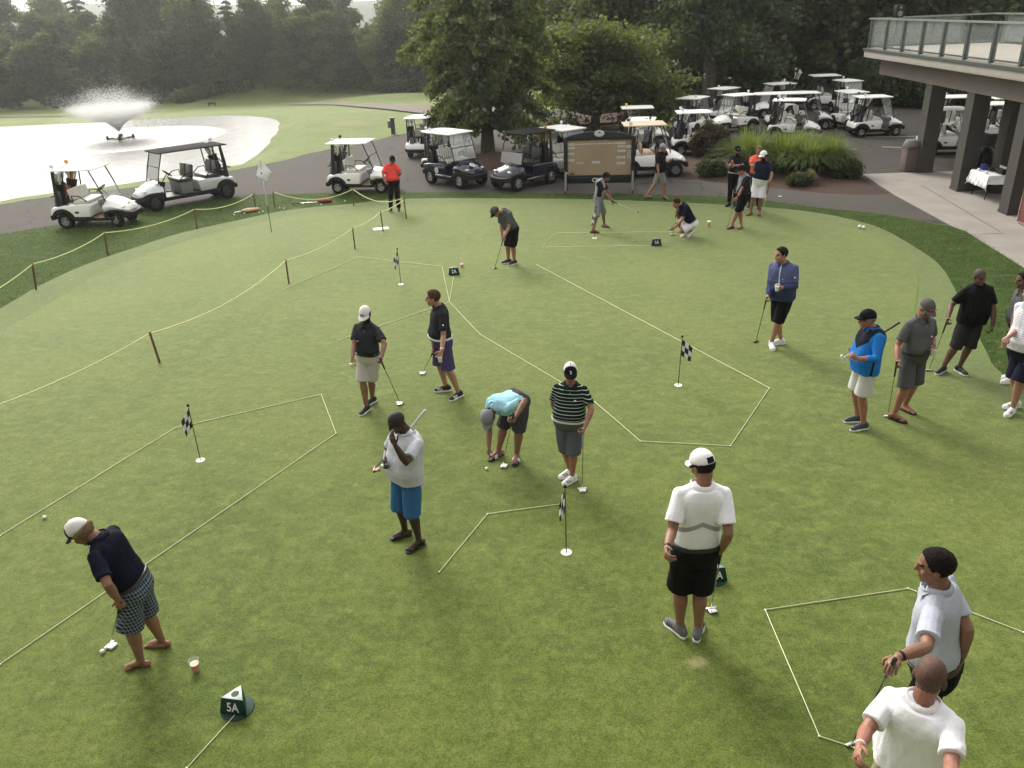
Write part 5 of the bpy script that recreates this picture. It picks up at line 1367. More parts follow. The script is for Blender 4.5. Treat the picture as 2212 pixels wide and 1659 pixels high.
    if sp.get('hstyle')=='buzz':
        thr=np.where(f_<-.03,-.06,np.where(f_<.03,-.06+(f_+.03)*1.0,.0+(f_-.03)*1.9));mi[R_&(u_>thr)]=4
    buzz=M('buzz_'+sp.get('hairn','dark'),tuple(.85*a+.15*c for a,c in zip(sp.get('hair',(.03,.02,.015)),sk.node_tree.nodes['Principled BSDF'].inputs['Base Color'].default_value[:3])),.75,var=.25,scale=50)
    # fingers joined on the same mesh
    fm=MB()
    curl=sp.get('curl',(.6,.6))
    for i in(0,1):
        v,pn,th=hn[i];c=curl[i];W=wr[i]
        for q in range(4):
            b0=W+v*(.086-.004*abs(q-1))*s+th*(.0285-.0195*q)*s;L=(.040,.045,.042,.033)[q]*s
            a1=c*.9+q*.06;d1=v*math.cos(a1)+pn*math.sin(a1);p1=b0+d1*L;a2=a1+c*.95;d2=v*math.cos(a2)+pn*math.sin(a2);p2=p1+d2*L*.62;a3=a2+c*.7;d3=v*math.cos(a3)+pn*math.sin(a3);p3=p2+d3*L*.48
            fm.tube([b0-v*.012,b0,p1,p2,p3],[.0090*s,.0092*s,.0086*s,.0078*s,.0066*s],7)
        t0=W+v*.022*s+th*.032*s;t1=t0+(v*.75+th*.6+pn*.25).normalized()*.042*s;t2=t1+(v*(.95-.4*c)+th*(.15-.3*c)+pn*(.2+.8*c)).normalized()*.03*s
        fm.tube([t0-th*.01,t0,t1,t2],[.013*s,.0125*s,.0105*s,.0085*s],7)
    bm=bmesh.new();bm.from_mesh(me);bm.verts.ensure_lookup_table()
    for k,f in enumerate(bm.faces):f.material_index=int(mi[k])
    for vtx,cc in zip(bm.verts,co):vtx.co=cc
    vs=[bm.verts.new(q) for q in fm.v]
    for f in fm.f:
        try:ff=bm.faces.new([vs[j] for j in f]);ff.material_index=0
        except ValueError:pass
    bmesh.ops.recalc_face_normals(bm,faces=bm.faces)
    bm.to_mesh(me);bm.free();n=len(me.vertices);co=np.empty(n*3,np.float32);me.vertices.foreach_get('co',co);co=co.reshape(-1,3)
    finish(me,co,'body',[sk,M_eye,M_lip,hairm,buzz],root,org)
    # ---- shirt
    hem=sp.get('hem',.12);gr=.011+sp.get('loose',.0)
    if hem<.05:gr+=.014
    m=MB();ts=[t for t in(-.3,-.2,-.1,0,.1,.2,.32,.45,.58,.7,.8,.86,.91,.95,.985) if t>hem+.03];m.rings([sect(hem,gr+(.012 if hem<.05 else -.014),gr+(.012 if hem<.05 else -.014),n=22)]+[sect(t,gr+(.008 if hem>.05 and .2<t<.45 else (-.010 if hem>.05 and t<.2 else 0)),gr+(.008 if hem>.05 and .2<t<.45 else (-.010 if hem>.05 and t<.2 else 0)),n=22) for t in ts])
    m.tube([shL-lS*.02,shC+lS*.07*s+up*.018*s,shC+up*.030*s,shC-lS*.07*s+up*.018*s,shR+lS*.02],[.060*s*am,.070*s,.078*s,.070*s,.060*s*am],12)
    for q in(-1,1):m.ell(shC+lS*q*.065*s+up*.016*s-fS*.01,(.080*s*am,.060*s*am,.040*s),(lS,fS,up),12,8)
    slv=sp.get('sleeve',.76);long_=slv>1
    for i in(0,1):
        S=(shL,shR)[i];E=el[i];o_=S-(E-S).normalized()*.0
        if not long_:
            e=S.lerp(E,slv);m.tube([o_,S.lerp(E,slv*.5),e],[.062*s*am,.067*s*am,.071*s*am],12,rnd=False);m.ell(S,(.062*s*am,.065*s*am,.062*s*am),(lS,fS,up),12,8)
        else:
            e=E.lerp(wr[i],min(.93,slv-1));m.tube([o_,S.lerp(E,.5),E,E.lerp(wr[i],.45),e],[.069*s*am,.062*s*am,.056*s*am,.052*s*am,.042*s],12)
    me,co=remesh(m,vox*1.05,3);no=nrm(me);tc=np.stack([(co-np.array(pel))@np.array(lS),(co-np.array(pel))@np.array(fS),(co-np.array(pel))@np.array(up)],1)
    sid=sum(ord(c) for c in sp['label'])
    co=wrinkle(co,no,.0032 if hem>.05 else .0045,sid)
    fi=pcent(me,co)-np.array(pel);lx=fi@np.array(lS);fy=fi@np.array(fS);uz=fi@np.array(up)
    mi=np.zeros(len(fi))
    mats=[sp['shirt']]
    if sp.get('slvm'):
        mats.append(sp['slvm']);ds=[]
        for i in(0,1):
            S=np.array((shL,shR)[i]);E=np.array(el[i]);ax=(E-S)/np.linalg.norm(E-S);pp=pcent(me,co)-S;tt=pp@ax;rr=np.linalg.norm(pp-tt[:,None]*ax,axis=1);ds.append((tt>-.03)&(rr<.092*s))
        mi[ds[0]|ds[1]]=1
    finish(me,co,'shirt',mats,root,org,tc,mi)
    # collar
    if sp.get('collar',True):
        cm=MB();rs=[]
        for gw,tt in((.014,.955),(.020,.985),(.022,1.02),(.014,1.03),(.010,1.0),(.008,.96)):
            ring=[];r0=.078*s
            cc=nk+up*((tt-1)*TL+.012)+fS*(.018*(tt>1.0))
            for j in range(20):
                a=2*math.pi*j/20;dip=-.030*max(0,math.sin(a))**2*s
                ring.append(cc+lS*(r0*.96*am+gw)*math.cos(a)+fS*(r0*.92*am+gw)*math.sin(a)+up*dip)
            rs.append(ring)
        cm.rings(rs+[rs[0]],False);
        for q in(-1,1):
            a=nk+lS*q*.05*s+fS*.088*s+up*.0;cm.add([a-lS*q*.02*s+up*.012,a+lS*q*.05*s-fS*.05*s+up*.018,a+lS*q*.03*s+fS*.022*s-up*.055*s,a-lS*q*.03*s+fS*.030*s-up*.025*s],[(0,1,2,3)])
        cm.build('collar',sp.get('colm') or sp['shirt'],root,org=org,smooth=60)
        bm_=MB()
        for q in range(2):bm_.ell(nk+fS*(.108+.006*q+belly*.2)*s-up*(.085+.05*q)*s,(.006,.006,.006),nu=7,nv=5)
        bm_.build('placket_buttons',sp.get('btn') or M('button',(.5,.5,.5),.4),root,org=org)
    # ---- shorts or trousers
    lm=sp['legs'];lf=lm[1]*(1.06 if lm[1]<=1 else 1)   # fraction of the leg covered, 1 = knee
    m=MB();m.rings([sect(-.13,.006,.010,n=20),sect(-.05,.022,.024,n=20),sect(.05,.020,.020,n=20),sect(.13,.014,.014,n=20),sect(.20,.012,.012,n=20)])
    for i in(0,1):
        h,k,a=hp[i],kn[i],an[i];h2=h+up*.02
        if lf<=1.3:
            if lf<=1:e=h.lerp(k,lf);mid=h.lerp(k,lf*.5);m.tube([h2,mid,e],[.106*s*am,.106*s*am,(.104+.016*sp.get('flare',1))*s*am],16,rnd=False)
            else:e=k.lerp(a,lf-1);m.tube([h2,h.lerp(k,.5),k,e],[.106*s*am,.106*s*am,.098*s*am,.104*s*am],16,rnd=False)
            m.ell(h,(.108*s*am,.112*s*am,.10*s*am),(lP,fS,up),12,8)
        else:
            e=k.lerp(a,.93);m.tube([h2,h.lerp(k,.5),k,k.lerp(a,.5),e],[.104*s*am,.092*s*am,.078*s*am,.070*s*am,.066*s*am],14,rnd=False)
    me,co=remesh(m,vox*1.1,3);no=nrm(me);tc=np.stack([(co-np.array(pel))@np.array(lP),(co-np.array(pel))@np.array(fS),(co-np.array(pel))[:,2]],1)
    co=wrinkle(co,no,.005,sid+5,.8)
    finish(me,co,'shorts' if lf<=1.3 else 'trousers',[lm[0]],root,org,tc)
    if hem>.05:
        rs=[sect(t,g_,g_,n=24) for t,g_ in((.150,.0200),(.153,.0265),(.203,.0255),(.206,.0190))]
        MB().rings(rs,False).build('belt',sp.get('belt') or M('black_belt',(.015,.015,.015),.4),root,org=org,smooth=50)
    # ---- footwear
    for i in(0,1):
        tfu,tl,fu,g=ft[i];F=lambda f_,l_,u_:g+tfu*f_*s+tl*l_*s+fu*u_*s
        out=[(-.085,.0),(-.078,.026),(-.04,.034),(.03,.034),(.09,.046),(.14,.046),(.18,.032),(.200,.005),(.19,-.02),(.15,-.042),(.09,-.044),(.03,-.030),(-.04,-.032),(-.078,-.024)]
        if sh[0]=='shoe':
            m=MB();m.ell(F(-.040,0,.055),(.050*s,.039*s,.052*s),(tfu,tl,fu),12,9);m.tube([F(-.03,0,.052),F(.06,0,.050),F(.135,0,.040)],[.040*s,.041*s,.038*s],12)
            m.ell(F(.135,0,.036),(.064*s,.047*s,.032*s),(tfu,tl,fu),12,8);m.tube([F(-.025,0,.07),F(-.012,0,.098)],[.044*s,.042*s],12);m.tube([F(.0,0,.085),F(.09,0,.062)],[.034*s,.030*s],10)
            me,co=remesh(m,.0085,2)
            fp=pcent(me,co)-np.array(g);mi=np.zeros(len(fp));aa=fp@np.array(tfu)/s;uu=fp@np.array(fu)/s;ll_=fp@np.array(tl)/s
            mats=[sh[1],sh[3] if len(sh)>3 else sh[1]]
            for q in range(3):mi[(np.abs(aa-(.045+.028*q)-uu*.4)<.0075)&(uu<.075)&(np.abs(ll_)>.018)]=1
            so_=finish(me,co,'shoe',mats,root,org,None,mi)
            m=MB();m.prism([(a_*s,b_*s*1.06) for a_,b_ in out],0,.026*s,lambda x,y,h:g+tfu*x+tl*y+fu*h);m.build('sole',sh[2],so_,org=org,bevel=.006)
            m=MB()
            for q in range(4):m.tube([F(.03+.022*q,-.022,.083-.010*q),F(.03+.022*q,.022,.083-.010*q)],.0042,5)
            m.build('laces',sh[2] if sh[1] is not sh[2] else M('lace_grey',(.5,.5,.5),.7),so_,org=org)
        elif sh[0] in('flip','slide'):
            m=MB();m.prism([(a_*s,b_*s*1.12) for a_,b_ in out],.0,.020,lambda x,y,h:g+tfu*x+tl*y+fu*h);so_=m.build('sandal_sole',sh[1],root,org=org,bevel=.004)
            m=MB()
            if sh[0]=='flip':
                inn=-1 if i==0 else 1;t0=F(.145,inn*.018,.038)
                for q in(-1,1):m.tube([t0,F(.10,q*.030,.060),F(.03,q*.046,.022)],[.008,.010,.010],6,flat=.6)
                m.build('strap',sh[2],so_,org=org,smooth=180)
            else:
                rs=[]
                for f_ in(.045,.125):
                    rs.append([F(f_-.0,q*.052*math.cos(0) if False else .054*math.cos(t_),.018+.055*math.sin(t_)*(1.15 if f_<.1 else .8)) for t_ in np.linspace(0,math.pi,12)])
                V=[p for r in rs for p in r];m.add(V,[(j,j+1,j+13,j+12) for j in range(11)]);so2=m.build('strap',sh[2],so_,org=org,smooth=180);md=so2.modifiers.new('s','SOLIDIFY');md.thickness=.008
                m=MB()
                for q in(.25,.5,.75):
                    A=[rs[0][j].lerp(rs[1][j],q-.08)+fu*.002+(rs[0][j]-F(.08,0,.03)).normalized()*.006 for j in range(12)];B=[rs[0][j].lerp(rs[1][j],q+.08)+(rs[0][j]-F(.08,0,.03)).normalized()*.006 for j in range(12)]
                    m.add(A+B,[(j,j+1,j+13,j+12) for j in range(11)])
                m.build('white_stripes',M('white_rubber',(.75,.75,.75),.5),so_,org=org)
    # ---- hair and hat
    if sp.get('hstyle','short') in('short','bald','curly'):
        st=sp.get('hstyle','short');th_=.009 if st=='short' else .008
        hm=MB();hm.ell(H_(0,-.012,.032),(.078*hs_+th_,.101*hs_+th_,.092*hs_+th_),(hl,hf,hu),34,22);V=[]
        rg=np.random.default_rng(sid)
        for p_ in hm.v:
            q=Vector(p_)-HC;a,f2,u2=q.dot(hl)/hs_,q.dot(hf)/hs_,q.dot(hu)/hs_
            thr=-.075 if f2<-.035 else (-.075+(f2+.035)*1.3 if f2<.02 else -.003+(f2-.02)*1.55)
            if sp.get('cap') and u2>.034:q=q*.84
            if sp.get('cap') and st=='curly' and u2<.035 and f2<.01:q=q*(1.15+.10*noise.noise(Vector(p_)*60))-hu*.012
            if u2<thr or (st=='bald' and math.hypot(a,f2+.015)<.026 and u2>.08):q=q*.80
            else:q=q*(1+.030*noise.noise(Vector(p_)*38)+.02*noise.noise(Vector(p_)*90)+(.02 if (f2>.05 and u2>.05 and st=='short') else 0))
            V.append(tuple(HC+q))
        hm.v=V;hm.build('hair',hairm,root,org=org,smooth=180)
    cp=sp.get('cap')
    if cp:
        cm=MB();cm.ell(H_(0,-.006,.040),(.088*hs_,.110*hs_,.102*hs_),(hl,hf,hu),32,20);V=[]
        for p_ in cm.v:
            q=Vector(p_)-HC;f2,u2=q.dot(hf)/hs_,q.dot(hu)/hs_
            cut=.042+.0*f2 if f2>0 else .042+f2*.30
            if u2<cut:q=q*.84
            V.append(tuple(HC+q))
        cm.v=V
        mi=[]
        for f in cm.f:
            c_=sum((Vector(cm.v[j]) for j in f),Vector())/len(f)-HC;f2,u2,l2=c_.dot(hf)/hs_,c_.dot(hu)/hs_,c_.dot(hl)/hs_
            mi.append(1 if (len(cp)>2 and cp[2] and f2<.028) else (2 if (f2<-.085 and abs(l2)<.032 and .030<u2<.072) else 0))
        cm.m=mi
        co_=cm.build('cap',[cp[0],cp[2] if len(cp)>2 and cp[2] else cp[0],hairm],root,org=org,smooth=180)
        bmx=MB();nb=13
        for lay,off in((0,0),(1,.005)):
            for r_ in(0,1,2):
                for j in range(nb):
                    t=R(-68+136*j/(nb-1));rad=(.0,.55,1.0)[r_];ext=.078*math.cos(t)**.6 if abs(t)<1.5 else 0
                    x=(.084+.006*rad)*math.sin(t);y=.106*math.cos(t)-.012+ext*rad;z=.046-.018*rad-(x/.09)**2*.020+off
                    bmx.v.append(tuple(H_(x,y,z)))
        K=3*nb
        for lay in(0,1):
            for r_ in(0,1):
                for j in range(nb-1):a=lay*K+r_*nb+j;bmx.f.append((a,a+1,a+nb+1,a+nb));bmx.m.append(0)
        for j in range(nb-1):a=2*nb+j;bmx.f.append((a,a+1,a+1+K,a+K));bmx.m.append(0);a=j;bmx.f.append((a,a+1,a+1+K,a+K));bmx.m.append(0)
        for r_ in(0,1):
            for j in(0,nb-1):a=r_*nb+j;bmx.f.append((a,a+nb,a+nb+K,a+K));bmx.m.append(0)
        bmx.build('brim',cp[1],co_,org=org,smooth=60)
        MB().ell(H_(0,-.006,.143),(.009,.009,.006),(hl,hf,hu),8,5).build('button',cp[0],co_,org=org)
        if len(cp)>3 and cp[3]:
            txt,tcm,sz=cp[3]
            X=hl;Yv=(hu*.93-hf*.37).normalized();Zv=X.cross(Yv);Zv=Zv if Zv.dot(hf)>0 else -Zv
            X=Yv.cross(Zv)
            pos=H_(0,.101,.082);Mx=Matrix((X.to_4d(),Yv.to_4d(),Zv.to_4d(),(0,0,0,1))).transposed();Mx=Matrix(((X.x,Yv.x,Zv.x,pos.x-org.x),(X.y,Yv.y,Zv.y,pos.y-org.y),(X.z,Yv.z,Zv.z,pos.z-org.z),(0,0,0,1)))
            if txt:text_mesh(txt,sz,tcm,co_,Mx,'cap_lettering',.004)
            else:MB().box((0,0,0),(sz,sz*.55,.006)).build('cap_patch',tcm,co_,xf=Mx,bevel=.001)
    # ---- extras
    for ex in sp.get('extra',[]):
        if ex[0]=='watch':
            i=ex[1];W=wr[i];v=(wr[i]-el[i]).normalized();MB().tube([W-v*.042,W-v*.018],[.032*s,.030*s],12,rnd=False).build('watch',ex[2],root,org=org,smooth=40)
        if ex[0]=='logo':   # small mark on the chest
            x,z,w_,h_,mt=ex[1:6];c=pel+up*z+lS*x+fS*(.165+belly*.25)*s
            # snap onto the shirt
            MB().ell(c-fS*.012,(w_,.012,h_),(lS,fS,up),10,6).build('chest_logo',mt,root,org=org,smooth=180)
        if ex[0]=='sleevemark':
            i=ex[1];S=(shL,shR)[i];E=el[i];v=(E-S).normalized();o_=(CP-S);o_=(o_-v*o_.dot(v)).normalized();MB().ell(S.lerp(E,.5)+o_*.066*s,(.014,.014,.014),nu=8,nv=6).build('sleeve_mark',ex[2],root,org=org)
        if ex[0]=='glasses':
            m=MB()
            for q in(-1,1):m.ell(H_(q*.034,.094,.004),(.026*hs_,.006,.018*hs_),(hl,hf,hu),10,6);m.tube([H_(q*.06,.088,.008),H_(q*.084,.0,.006)],.004,5)
            m.build('sunglasses',M_black,root,org=org,smooth=180)
        if ex[0]=='towel':
            m=MB().box((0,0,0),(.04,.10,.20));c=pel-up*.0+lP*ex[1]+fS*ex[2]+Vector((0,0,-.05));m.build('towel',ex[3],root,xf=Matrix.Translation(c-org),bevel=.012)
        if ex[0]=='slash':
            a,b2=ex[1],ex[2];m=MB();pts=[]
            for k in range(9):
                t=k/8;x=a[0]*(1-t)+b2[0]*t;z=a[1]*(1-t)+b2[1]*t;r=sect(z/TL,gr+.004,gr+.004,n=22);c_=sum(r,Vector())/22
                # back surface point at lateral x
                best=min((p_ for p_ in r if (p_-c_).dot(fS)*ex[3]>0),key=lambda p_:abs((p_-c_).dot(lS)-x));pts.append(c_+lS*x+fS*(best-c_).dot(fS))
            m.tube(pts,.011,6,flat=.5);m.build('strap_stripe',ex[4],root,org=org,smooth=180)
    return P
fb=fabric
WH=M('shoe_white',(.74,.74,.73),.5);BK=M('shoe_black',(.01,.01,.011),.6);WR=M('white_rubber',(.75,.75,.75),.5);GYS=fb('shoe_grey_knit',(.13,.13,.135),bs=400,var=.5);SLB=M('shoe_slate',(.035,.045,.06),.5);BKR=M('black_rubber',(.02,.02,.02),.7)
WBELT=M('white_belt',(.70,.70,.70),.5)
c3a=(800,680,4.485);c4a=(1130,850,3.0175);c5a=(850,980,3.952);c6a=(100,1200,2.765);c7a=(1580,1080,2.963);c8a=(2000,1300,2.886);d1=(2020,620,3.606);d2=(1780,580,5.183);a1=(1150,480,4.424);a2=(1400,380,4.022);d6=(1650,350,6.32);b6=(780,300,4.254);d7=(1370,300,7.373)
def gp(P,x,y,z=ZG):
    q=P.D(x,y);return G(q[0],q[1],z)
def mk(P,i,up_=0):return P.hand[i]+Vector((0,0,up_))
def near_putt(P,i,hx,hy,label,above=.06,push=0,**k):
    head=gp(P,hx,hy);h=P.hand[i];d=(h-head).normalized();return putter(h+d*above,head,label,hdir=k.pop('hdir',(1,0,0)),**k)

# 1 plaid shorts
P=person(dict(cr=c6a,label='barefoot person in navy polo and plaid shorts bending over a putt, lower left',yaw=-92,aL=(672,1140),aR=(812,1000),toe=(-84,-98),pel=(640,655,.02),neck=(392,310,.04),up=False,head=(305,285),hyaw=-88,pitch=42,s=1.02,
 eL=(452,630),wL=(522,735,'f'),eR=(430,610,'f'),wR=(515,750,'n'),hL=(535,790,'f'),hR=(535,790,'n'),curl=(1.1,1.1),skin='tan',shirt=fb('polo_navy',(.006,.007,.017)),legs=(fb('plaid',(.03,.06,.085),pattern='plaid',c2=(.34,.37,.40),c3=(.012,.02,.035)),.88),
 shoe=('bare',),cap=(fb('cap_navy',(.02,.022,.035)),fb('cap_navy',()),fb('cap_mesh_white',(.66,.64,.62),bs=700,var=.2)),hstyle='curly',hair=(.28,.20,.12),hairn='sandy',hem=.1,b=1.12,belly=.03,vox=.0085,flare=1.2))
h=(P.hand[0]+P.hand[1])/2;putter(h+(h-gp(P,465,1045)).normalized()*.10,gp(P,465,1045),'white mallet putter of the barefoot putting person',kind='mallet',headm=M('white_head',(.75,.75,.75),.4),hdir=(.4,1,0))
# 2 pale grey polo, blue shorts, hand at face
P=person(dict(cr=c5a,label='person in pale grey polo and blue shorts touching their face, flip-flops on',yaw=-42,syaw=-45,aL=(682,1335),aR=(548,1235),toe=(-50,-70),pel=(560,800,0),neck=(568,292,-.02),head=(468,200),hyaw=-62,pitch=24,
 eL=(560,590,'n'),wL=(452,420,'n'),hL=(420,335,'n'),eR=(372,480,'f'),wR=(345,575,'n'),hR=(338,630,'n'),curl=(.35,.9),skin='dark',shirt=fb('polo_pale_grey',(.47,.48,.53),var=.12),legs=(fb('shorts_blue',(.035,.115,.27)),1.0),belly=.075,b=1.14,hem=-.02,
 shoe=('flip',BKR,BKR),hstyle='buzz',hair=(.012,.01,.009),hairn='black',vox=.009,flare=1.6,loose=.004,collar=True,pn={0:(.2,.6,0)}))
a=onY(*P.D(742,88),P.Y0+.18);b_=onY(*P.D(256,668),P.Y0+.05);o=putter(a,b_,'putter with red head tucked behind the back of the person in blue shorts',headm=M('red_head',(.13,.02,.02),.35),grip=M('red_white_grip',(.55,.50,.50),.6),kind='mallet',hdir=(0,1,.3),shaft=M_blacksh)
t_=MB().ell(P.hand[1]+Vector((.0,-.02,.01)),(.0215,)*3,nu=12,nv=8).build('golf_ball',M('ball_white',(.82,.82,.80),.35),None,smooth=180);tag(t_,'white golf ball held by the person in blue shorts','golf ball')
# 3 white cap, charcoal polo
P=person(dict(cr=c3a,label='person in charcoal polo, white cap and pale shorts walking with a cup and putter',yaw=-18,aL=(488,1300),aR=(422,1392),toe=(-38,-28),pel=(445,905,.05),neck=(428,495,.05),head=(412,392),hyaw=-14,pitch=26,
 eL=(622,715,'n'),wL=(590,865,'n'),hL=(585,905,'n'),eR=(285,720,'n'),wR=(272,865,'n'),hR=(262,935,'n'),curl=(1.1,.75),skin='tan',shirt=fb('polo_charcoal',(.028,.031,.038)),legs=(fb('shorts_stone',(.46,.44,.41)),.86),
 shoe=('shoe',BK,WR,BK),cap=(fb('cap_offwhite',(.68,.64,.62)),fb('cap_offwhite',()),None,('',M('cap_badge',(.25,.22,.22),.6),.06)),hair=(.02,.015,.012),beard=True,b=1.02,belly=.03,extra=[('logo',-.09,.33,.02,.014,M('logo_grey',(.35,.36,.36),.6))]))
near_putt(P,0,795,1372,'putter with square steel head trailing behind the white-capped walker',above=.05,kind='mallet',shaft=M('olive_shaft',(.20,.20,.06),.35,metal=.3))
cupobj(P.hand[1]+Vector((.012,-.03,-.085)),'plastic cup of pale drink held by the white-capped walker',LEM,.95,axis=(-.15,0,1))
# 4 purple shorts
P=person(dict(cr=c3a,label='person in charcoal polo, white belt and purple shorts looking left',yaw=-62,syaw=-72,aL=(1432,1240),aR=(1292,1172),toe=(-45,-85),pel=(1262,800,0),neck=(1222,300,.0),head=(1155,218),hyaw=-88,pitch=2,
 eL=(1268,640,'n'),wL=(1250,790,'n'),hL=(1222,850,'n'),eR=(1150,640,'f'),wR=(1150,790,'f'),hR=(1160,835,'n'),curl=(.8,1.1),skin='light',shirt=fb('polo_slate',(.022,.024,.028)),legs=(fb('shorts_purple',(.065,.048,.135)),.92),belt=WBELT,
 shoe=('shoe',BK,WR,WR),hstyle='short',hair=(.10,.055,.028),hairn='brown',b=1.02,belly=.06,extra=[('watch',0,M('white_band',(.75,.73,.72),.5)),('sleevemark',0,WR)]))
h=P.hand[1];hd_=gp(P,1040,1040);putter(h+(h-hd_).normalized()*.03,hd_,'putter leaning out from behind the person in purple shorts',headm=WR,shaft=M('olive_shaft',(0,0,0)),kind='mallet')
cupobj(P.hand[0]+Vector((0,-.035,-.10)),'plastic cup of pale drink held by the person in purple shorts',LEM,.95)
# 5 bending aqua
P=person(dict(cr=c4a,label='person in aqua shirt and grey cap bending down to place a ball, striped slides on',yaw=-35,syaw=-28,aL=(397,778),aR=(262,752),toe=(-12,-50),pel=(402,378,-.06),neck=(232,430,.20),up=False,head=(192,500),hyaw=-25,pitch=68,s=1.03,
 eL=(458,385,'n'),wL=(392,500,'n'),hL=(358,525,'n'),eR=(190,660,'n'),wR=(190,785,'n'),hR=(178,850,'n'),curl=(1.0,.55),skin='tan',shirt=fb('polo_aqua',(.32,.57,.67)),legs=(fb('shorts_dark_grey',(.05,.05,.056)),.95),hem=.05,
 shoe=('slide',BKR,BKR),cap=(fb('cap_grey',(.22,.22,.25)),fb('cap_grey',())),hair=(.05,.04,.03),b=1.03,belly=.03,kyaw=(-15,-25)))
h=P.hand[0];hd_=gp(P,290,872);putter(h+(h-hd_).normalized()*.12,hd_,'putter held upright by the bending person in aqua',headm=M('white_head',(0,0,0)),kind='mallet',hdir=(.3,1,0))
# 6 striped polo
P=person(dict(cr=c4a,label='person in green polo with white stripes and grey shorts, hand on putter',yaw=-14,syaw=-8,aL=(806,935),aR=(786,888),toe=(-52,-58),pel=(782,585,.02),neck=(795,262,.02),head=(792,178),hyaw=-2,pitch=18,
 eL=(948,452,'n'),wL=(900,580,'n'),hL=(884,622,'n'),eR=(665,405,'f'),wR=(700,500,'f'),curl=(1.1,.6),skin='red',shirt=fb('polo_green_stripe',(.004,.015,.012),pattern='stripe',c2=(.52,.55,.54)),legs=(fb('shorts_mid_grey',(.085,.098,.108)),.98),belt=WBELT,
 shoe=('shoe',WH,WR,BK),cap=(fb('cap_black',(.007,.008,.012)),fb('cap_black',()),fb('cap_mesh_white',()),('2',WR,.055)),hair=(.05,.035,.02),b=1.12,belly=.08,hem=.14,colm=fb('collar_green',(.010,.030,.024)),extra=[('logo',.07,.40,.018,.010,WR)]))
near_putt(P,0,880,1045,'upright putter with white patterned grip beside the striped polo person',above=.05,grip=M('patterned_grip',(.6,.6,.6),.6,col2=(.05,.05,.05),scale=40),headm=M('white_head',(0,0,0)),kind='mallet',glen=.30)
# 7 white polo, back view
P=person(dict(cr=c7a,label='person seen from behind in white polo with grey chevron and black shorts',yaw=183,syaw=180,aL=(237,1330),aR=(368,1352),toe=(-150,158),pel=(335,880,0),neck=(402,312,.02),head=(402,205),hyaw=-150,pitch=22,
 eL=(180,640,'n'),wL=(142,770,'n'),hL=(138,822,'n'),eR=(588,660,'n'),wR=(545,770,'f'),hR=(532,800,'f'),curl=(.75,1.1),skin='tan',shirt=fb('polo_white_chevron',(.80,.81,.84),pattern='chevron',c2=(.34,.34,.36)),legs=(fb('shorts_black',(.007,.007,.008)),.90),
 shoe=('shoe',GYS,WR,BK),cap=(fb('cap_white',(.78,.77,.77)),fb('cap_white',())),hair=(.03,.018,.012),b=1.10,belly=.02,vox=.0085,flare=1.1,extra=[('watch',0,M_black),('glasses',)]))
hd_=gp(P,462,1212);h=P.hand[1];putter(h+(h-hd_).normalized()*.06,hd_,'putter in front of the person in white polo and black shorts',hdir=(1,.2,0),kind='mallet')
# 8 grey blue polo, lower right
P=person(dict(cr=c8a,label='dark-haired person in pale grey polo with navy collar line and black trousers, lower right',yaw=-128,aL=(590,1545),aR=(745,1570),toe=(-125,-120),pel=(835,985,0),neck=(842,385,.0),head=(815,238),hyaw=-112,pitch=5,
 eL=(752,808,'n'),wL=(552,880,'n'),hL=(515,950,'n'),eR=(1050,690,'f'),wR=(1010,860,'f'),curl=(.9,.6),skin='tan',shirt=fb('polo_heather',(.40,.43,.50),var=.16),legs=(fb('trousers_black',(.006,.006,.008)),2.0),belt=M('brown_belt',(.035,.015,.01),.5),colm=None,
 shoe=('shoe',BK,WR,BK),hstyle='short',hair=(.018,.012,.01),hairn='black2',b=1.08,belly=.05,vox=.0085,extra=[('watch',0,M_black),('towel',-.17,-.09,WR)]))
nv=M('navy_trim',(.015,.015,.04),.7)
hd_=gp(P,225,1500);h=P.hand[0];putter(h+(h-hd_).normalized()*.10,hd_,'putter of the dark-haired person, its head by the white polo hand',hdir=(1,.4,0),shaft=M_blacksh,glen=.33)
# 9 white polo, bottom edge
P=person(dict(cr=c8a,label='buzz-cut person in plain white polo cut off by the bottom edge',yaw=150,syaw=138,root=1.53,s=1.04,pel=(625,1790),neck=(728,1190),head=(768,1060),hyaw=140,pitch=24,stag=.05,hs=1.16,
 eL=(332,1395,'n'),wL=(285,1510,'n'),hL=(262,1590,'n'),eR=(930,1650,'n'),wR=(925,1800,'n'),curl=(.7,.6),skin='red',shirt=fb('polo_white',(.85,.85,.89),pattern='patch',c2=(.82,.83,.86)),legs=(fb('shorts_khaki',(.30,.26,.20)),.9),toe=(165,175),
 shoe=('shoe',WH,WR,WH),hstyle='buzz',hair=(.05,.028,.018),hairn='auburn',b=1.20,belly=.10,vox=.0085,hem=-.05,extra=[('watch',0,M('pale_band',(.6,.5,.48),.5))]))
# 10 navy quarter zip
P=person(dict(cr=d2,label='person in blue quarter-zip and black shorts with crossed legs, cup in hand',yaw=-48,syaw=-38,aL=(536,1320),aR=(655,1285),toe=(-4,-85),kyaw=(-30,-60),pel=(670,860,0),neck=(690,318,0),head=(660,228),hyaw=-72,pitch=2,
 eL=(838,625,'n'),wL=(680,632,'n'),hL=(610,622,'n'),eR=(520,610,'f'),wR=(490,735,'n'),hR=(465,790,'n'),curl=(.8,1.1),skin='light',shirt=fb('quarter_zip_blue',(.035,.052,.115),pattern='yoke',c2=(.6,.62,.66),c3=(.11,.13,.26)),legs=(fb('shorts_black',()),1.02),sleeve=1.88,hem=-.06,
 shoe=('shoe',WH,WR,WH),hstyle='short',hair=(.022,.016,.012),b=1.12,belly=.07,loose=.008,extra=[('logo',.06,.38,.012,.008,WR),('sleevemark',0,WR)]))
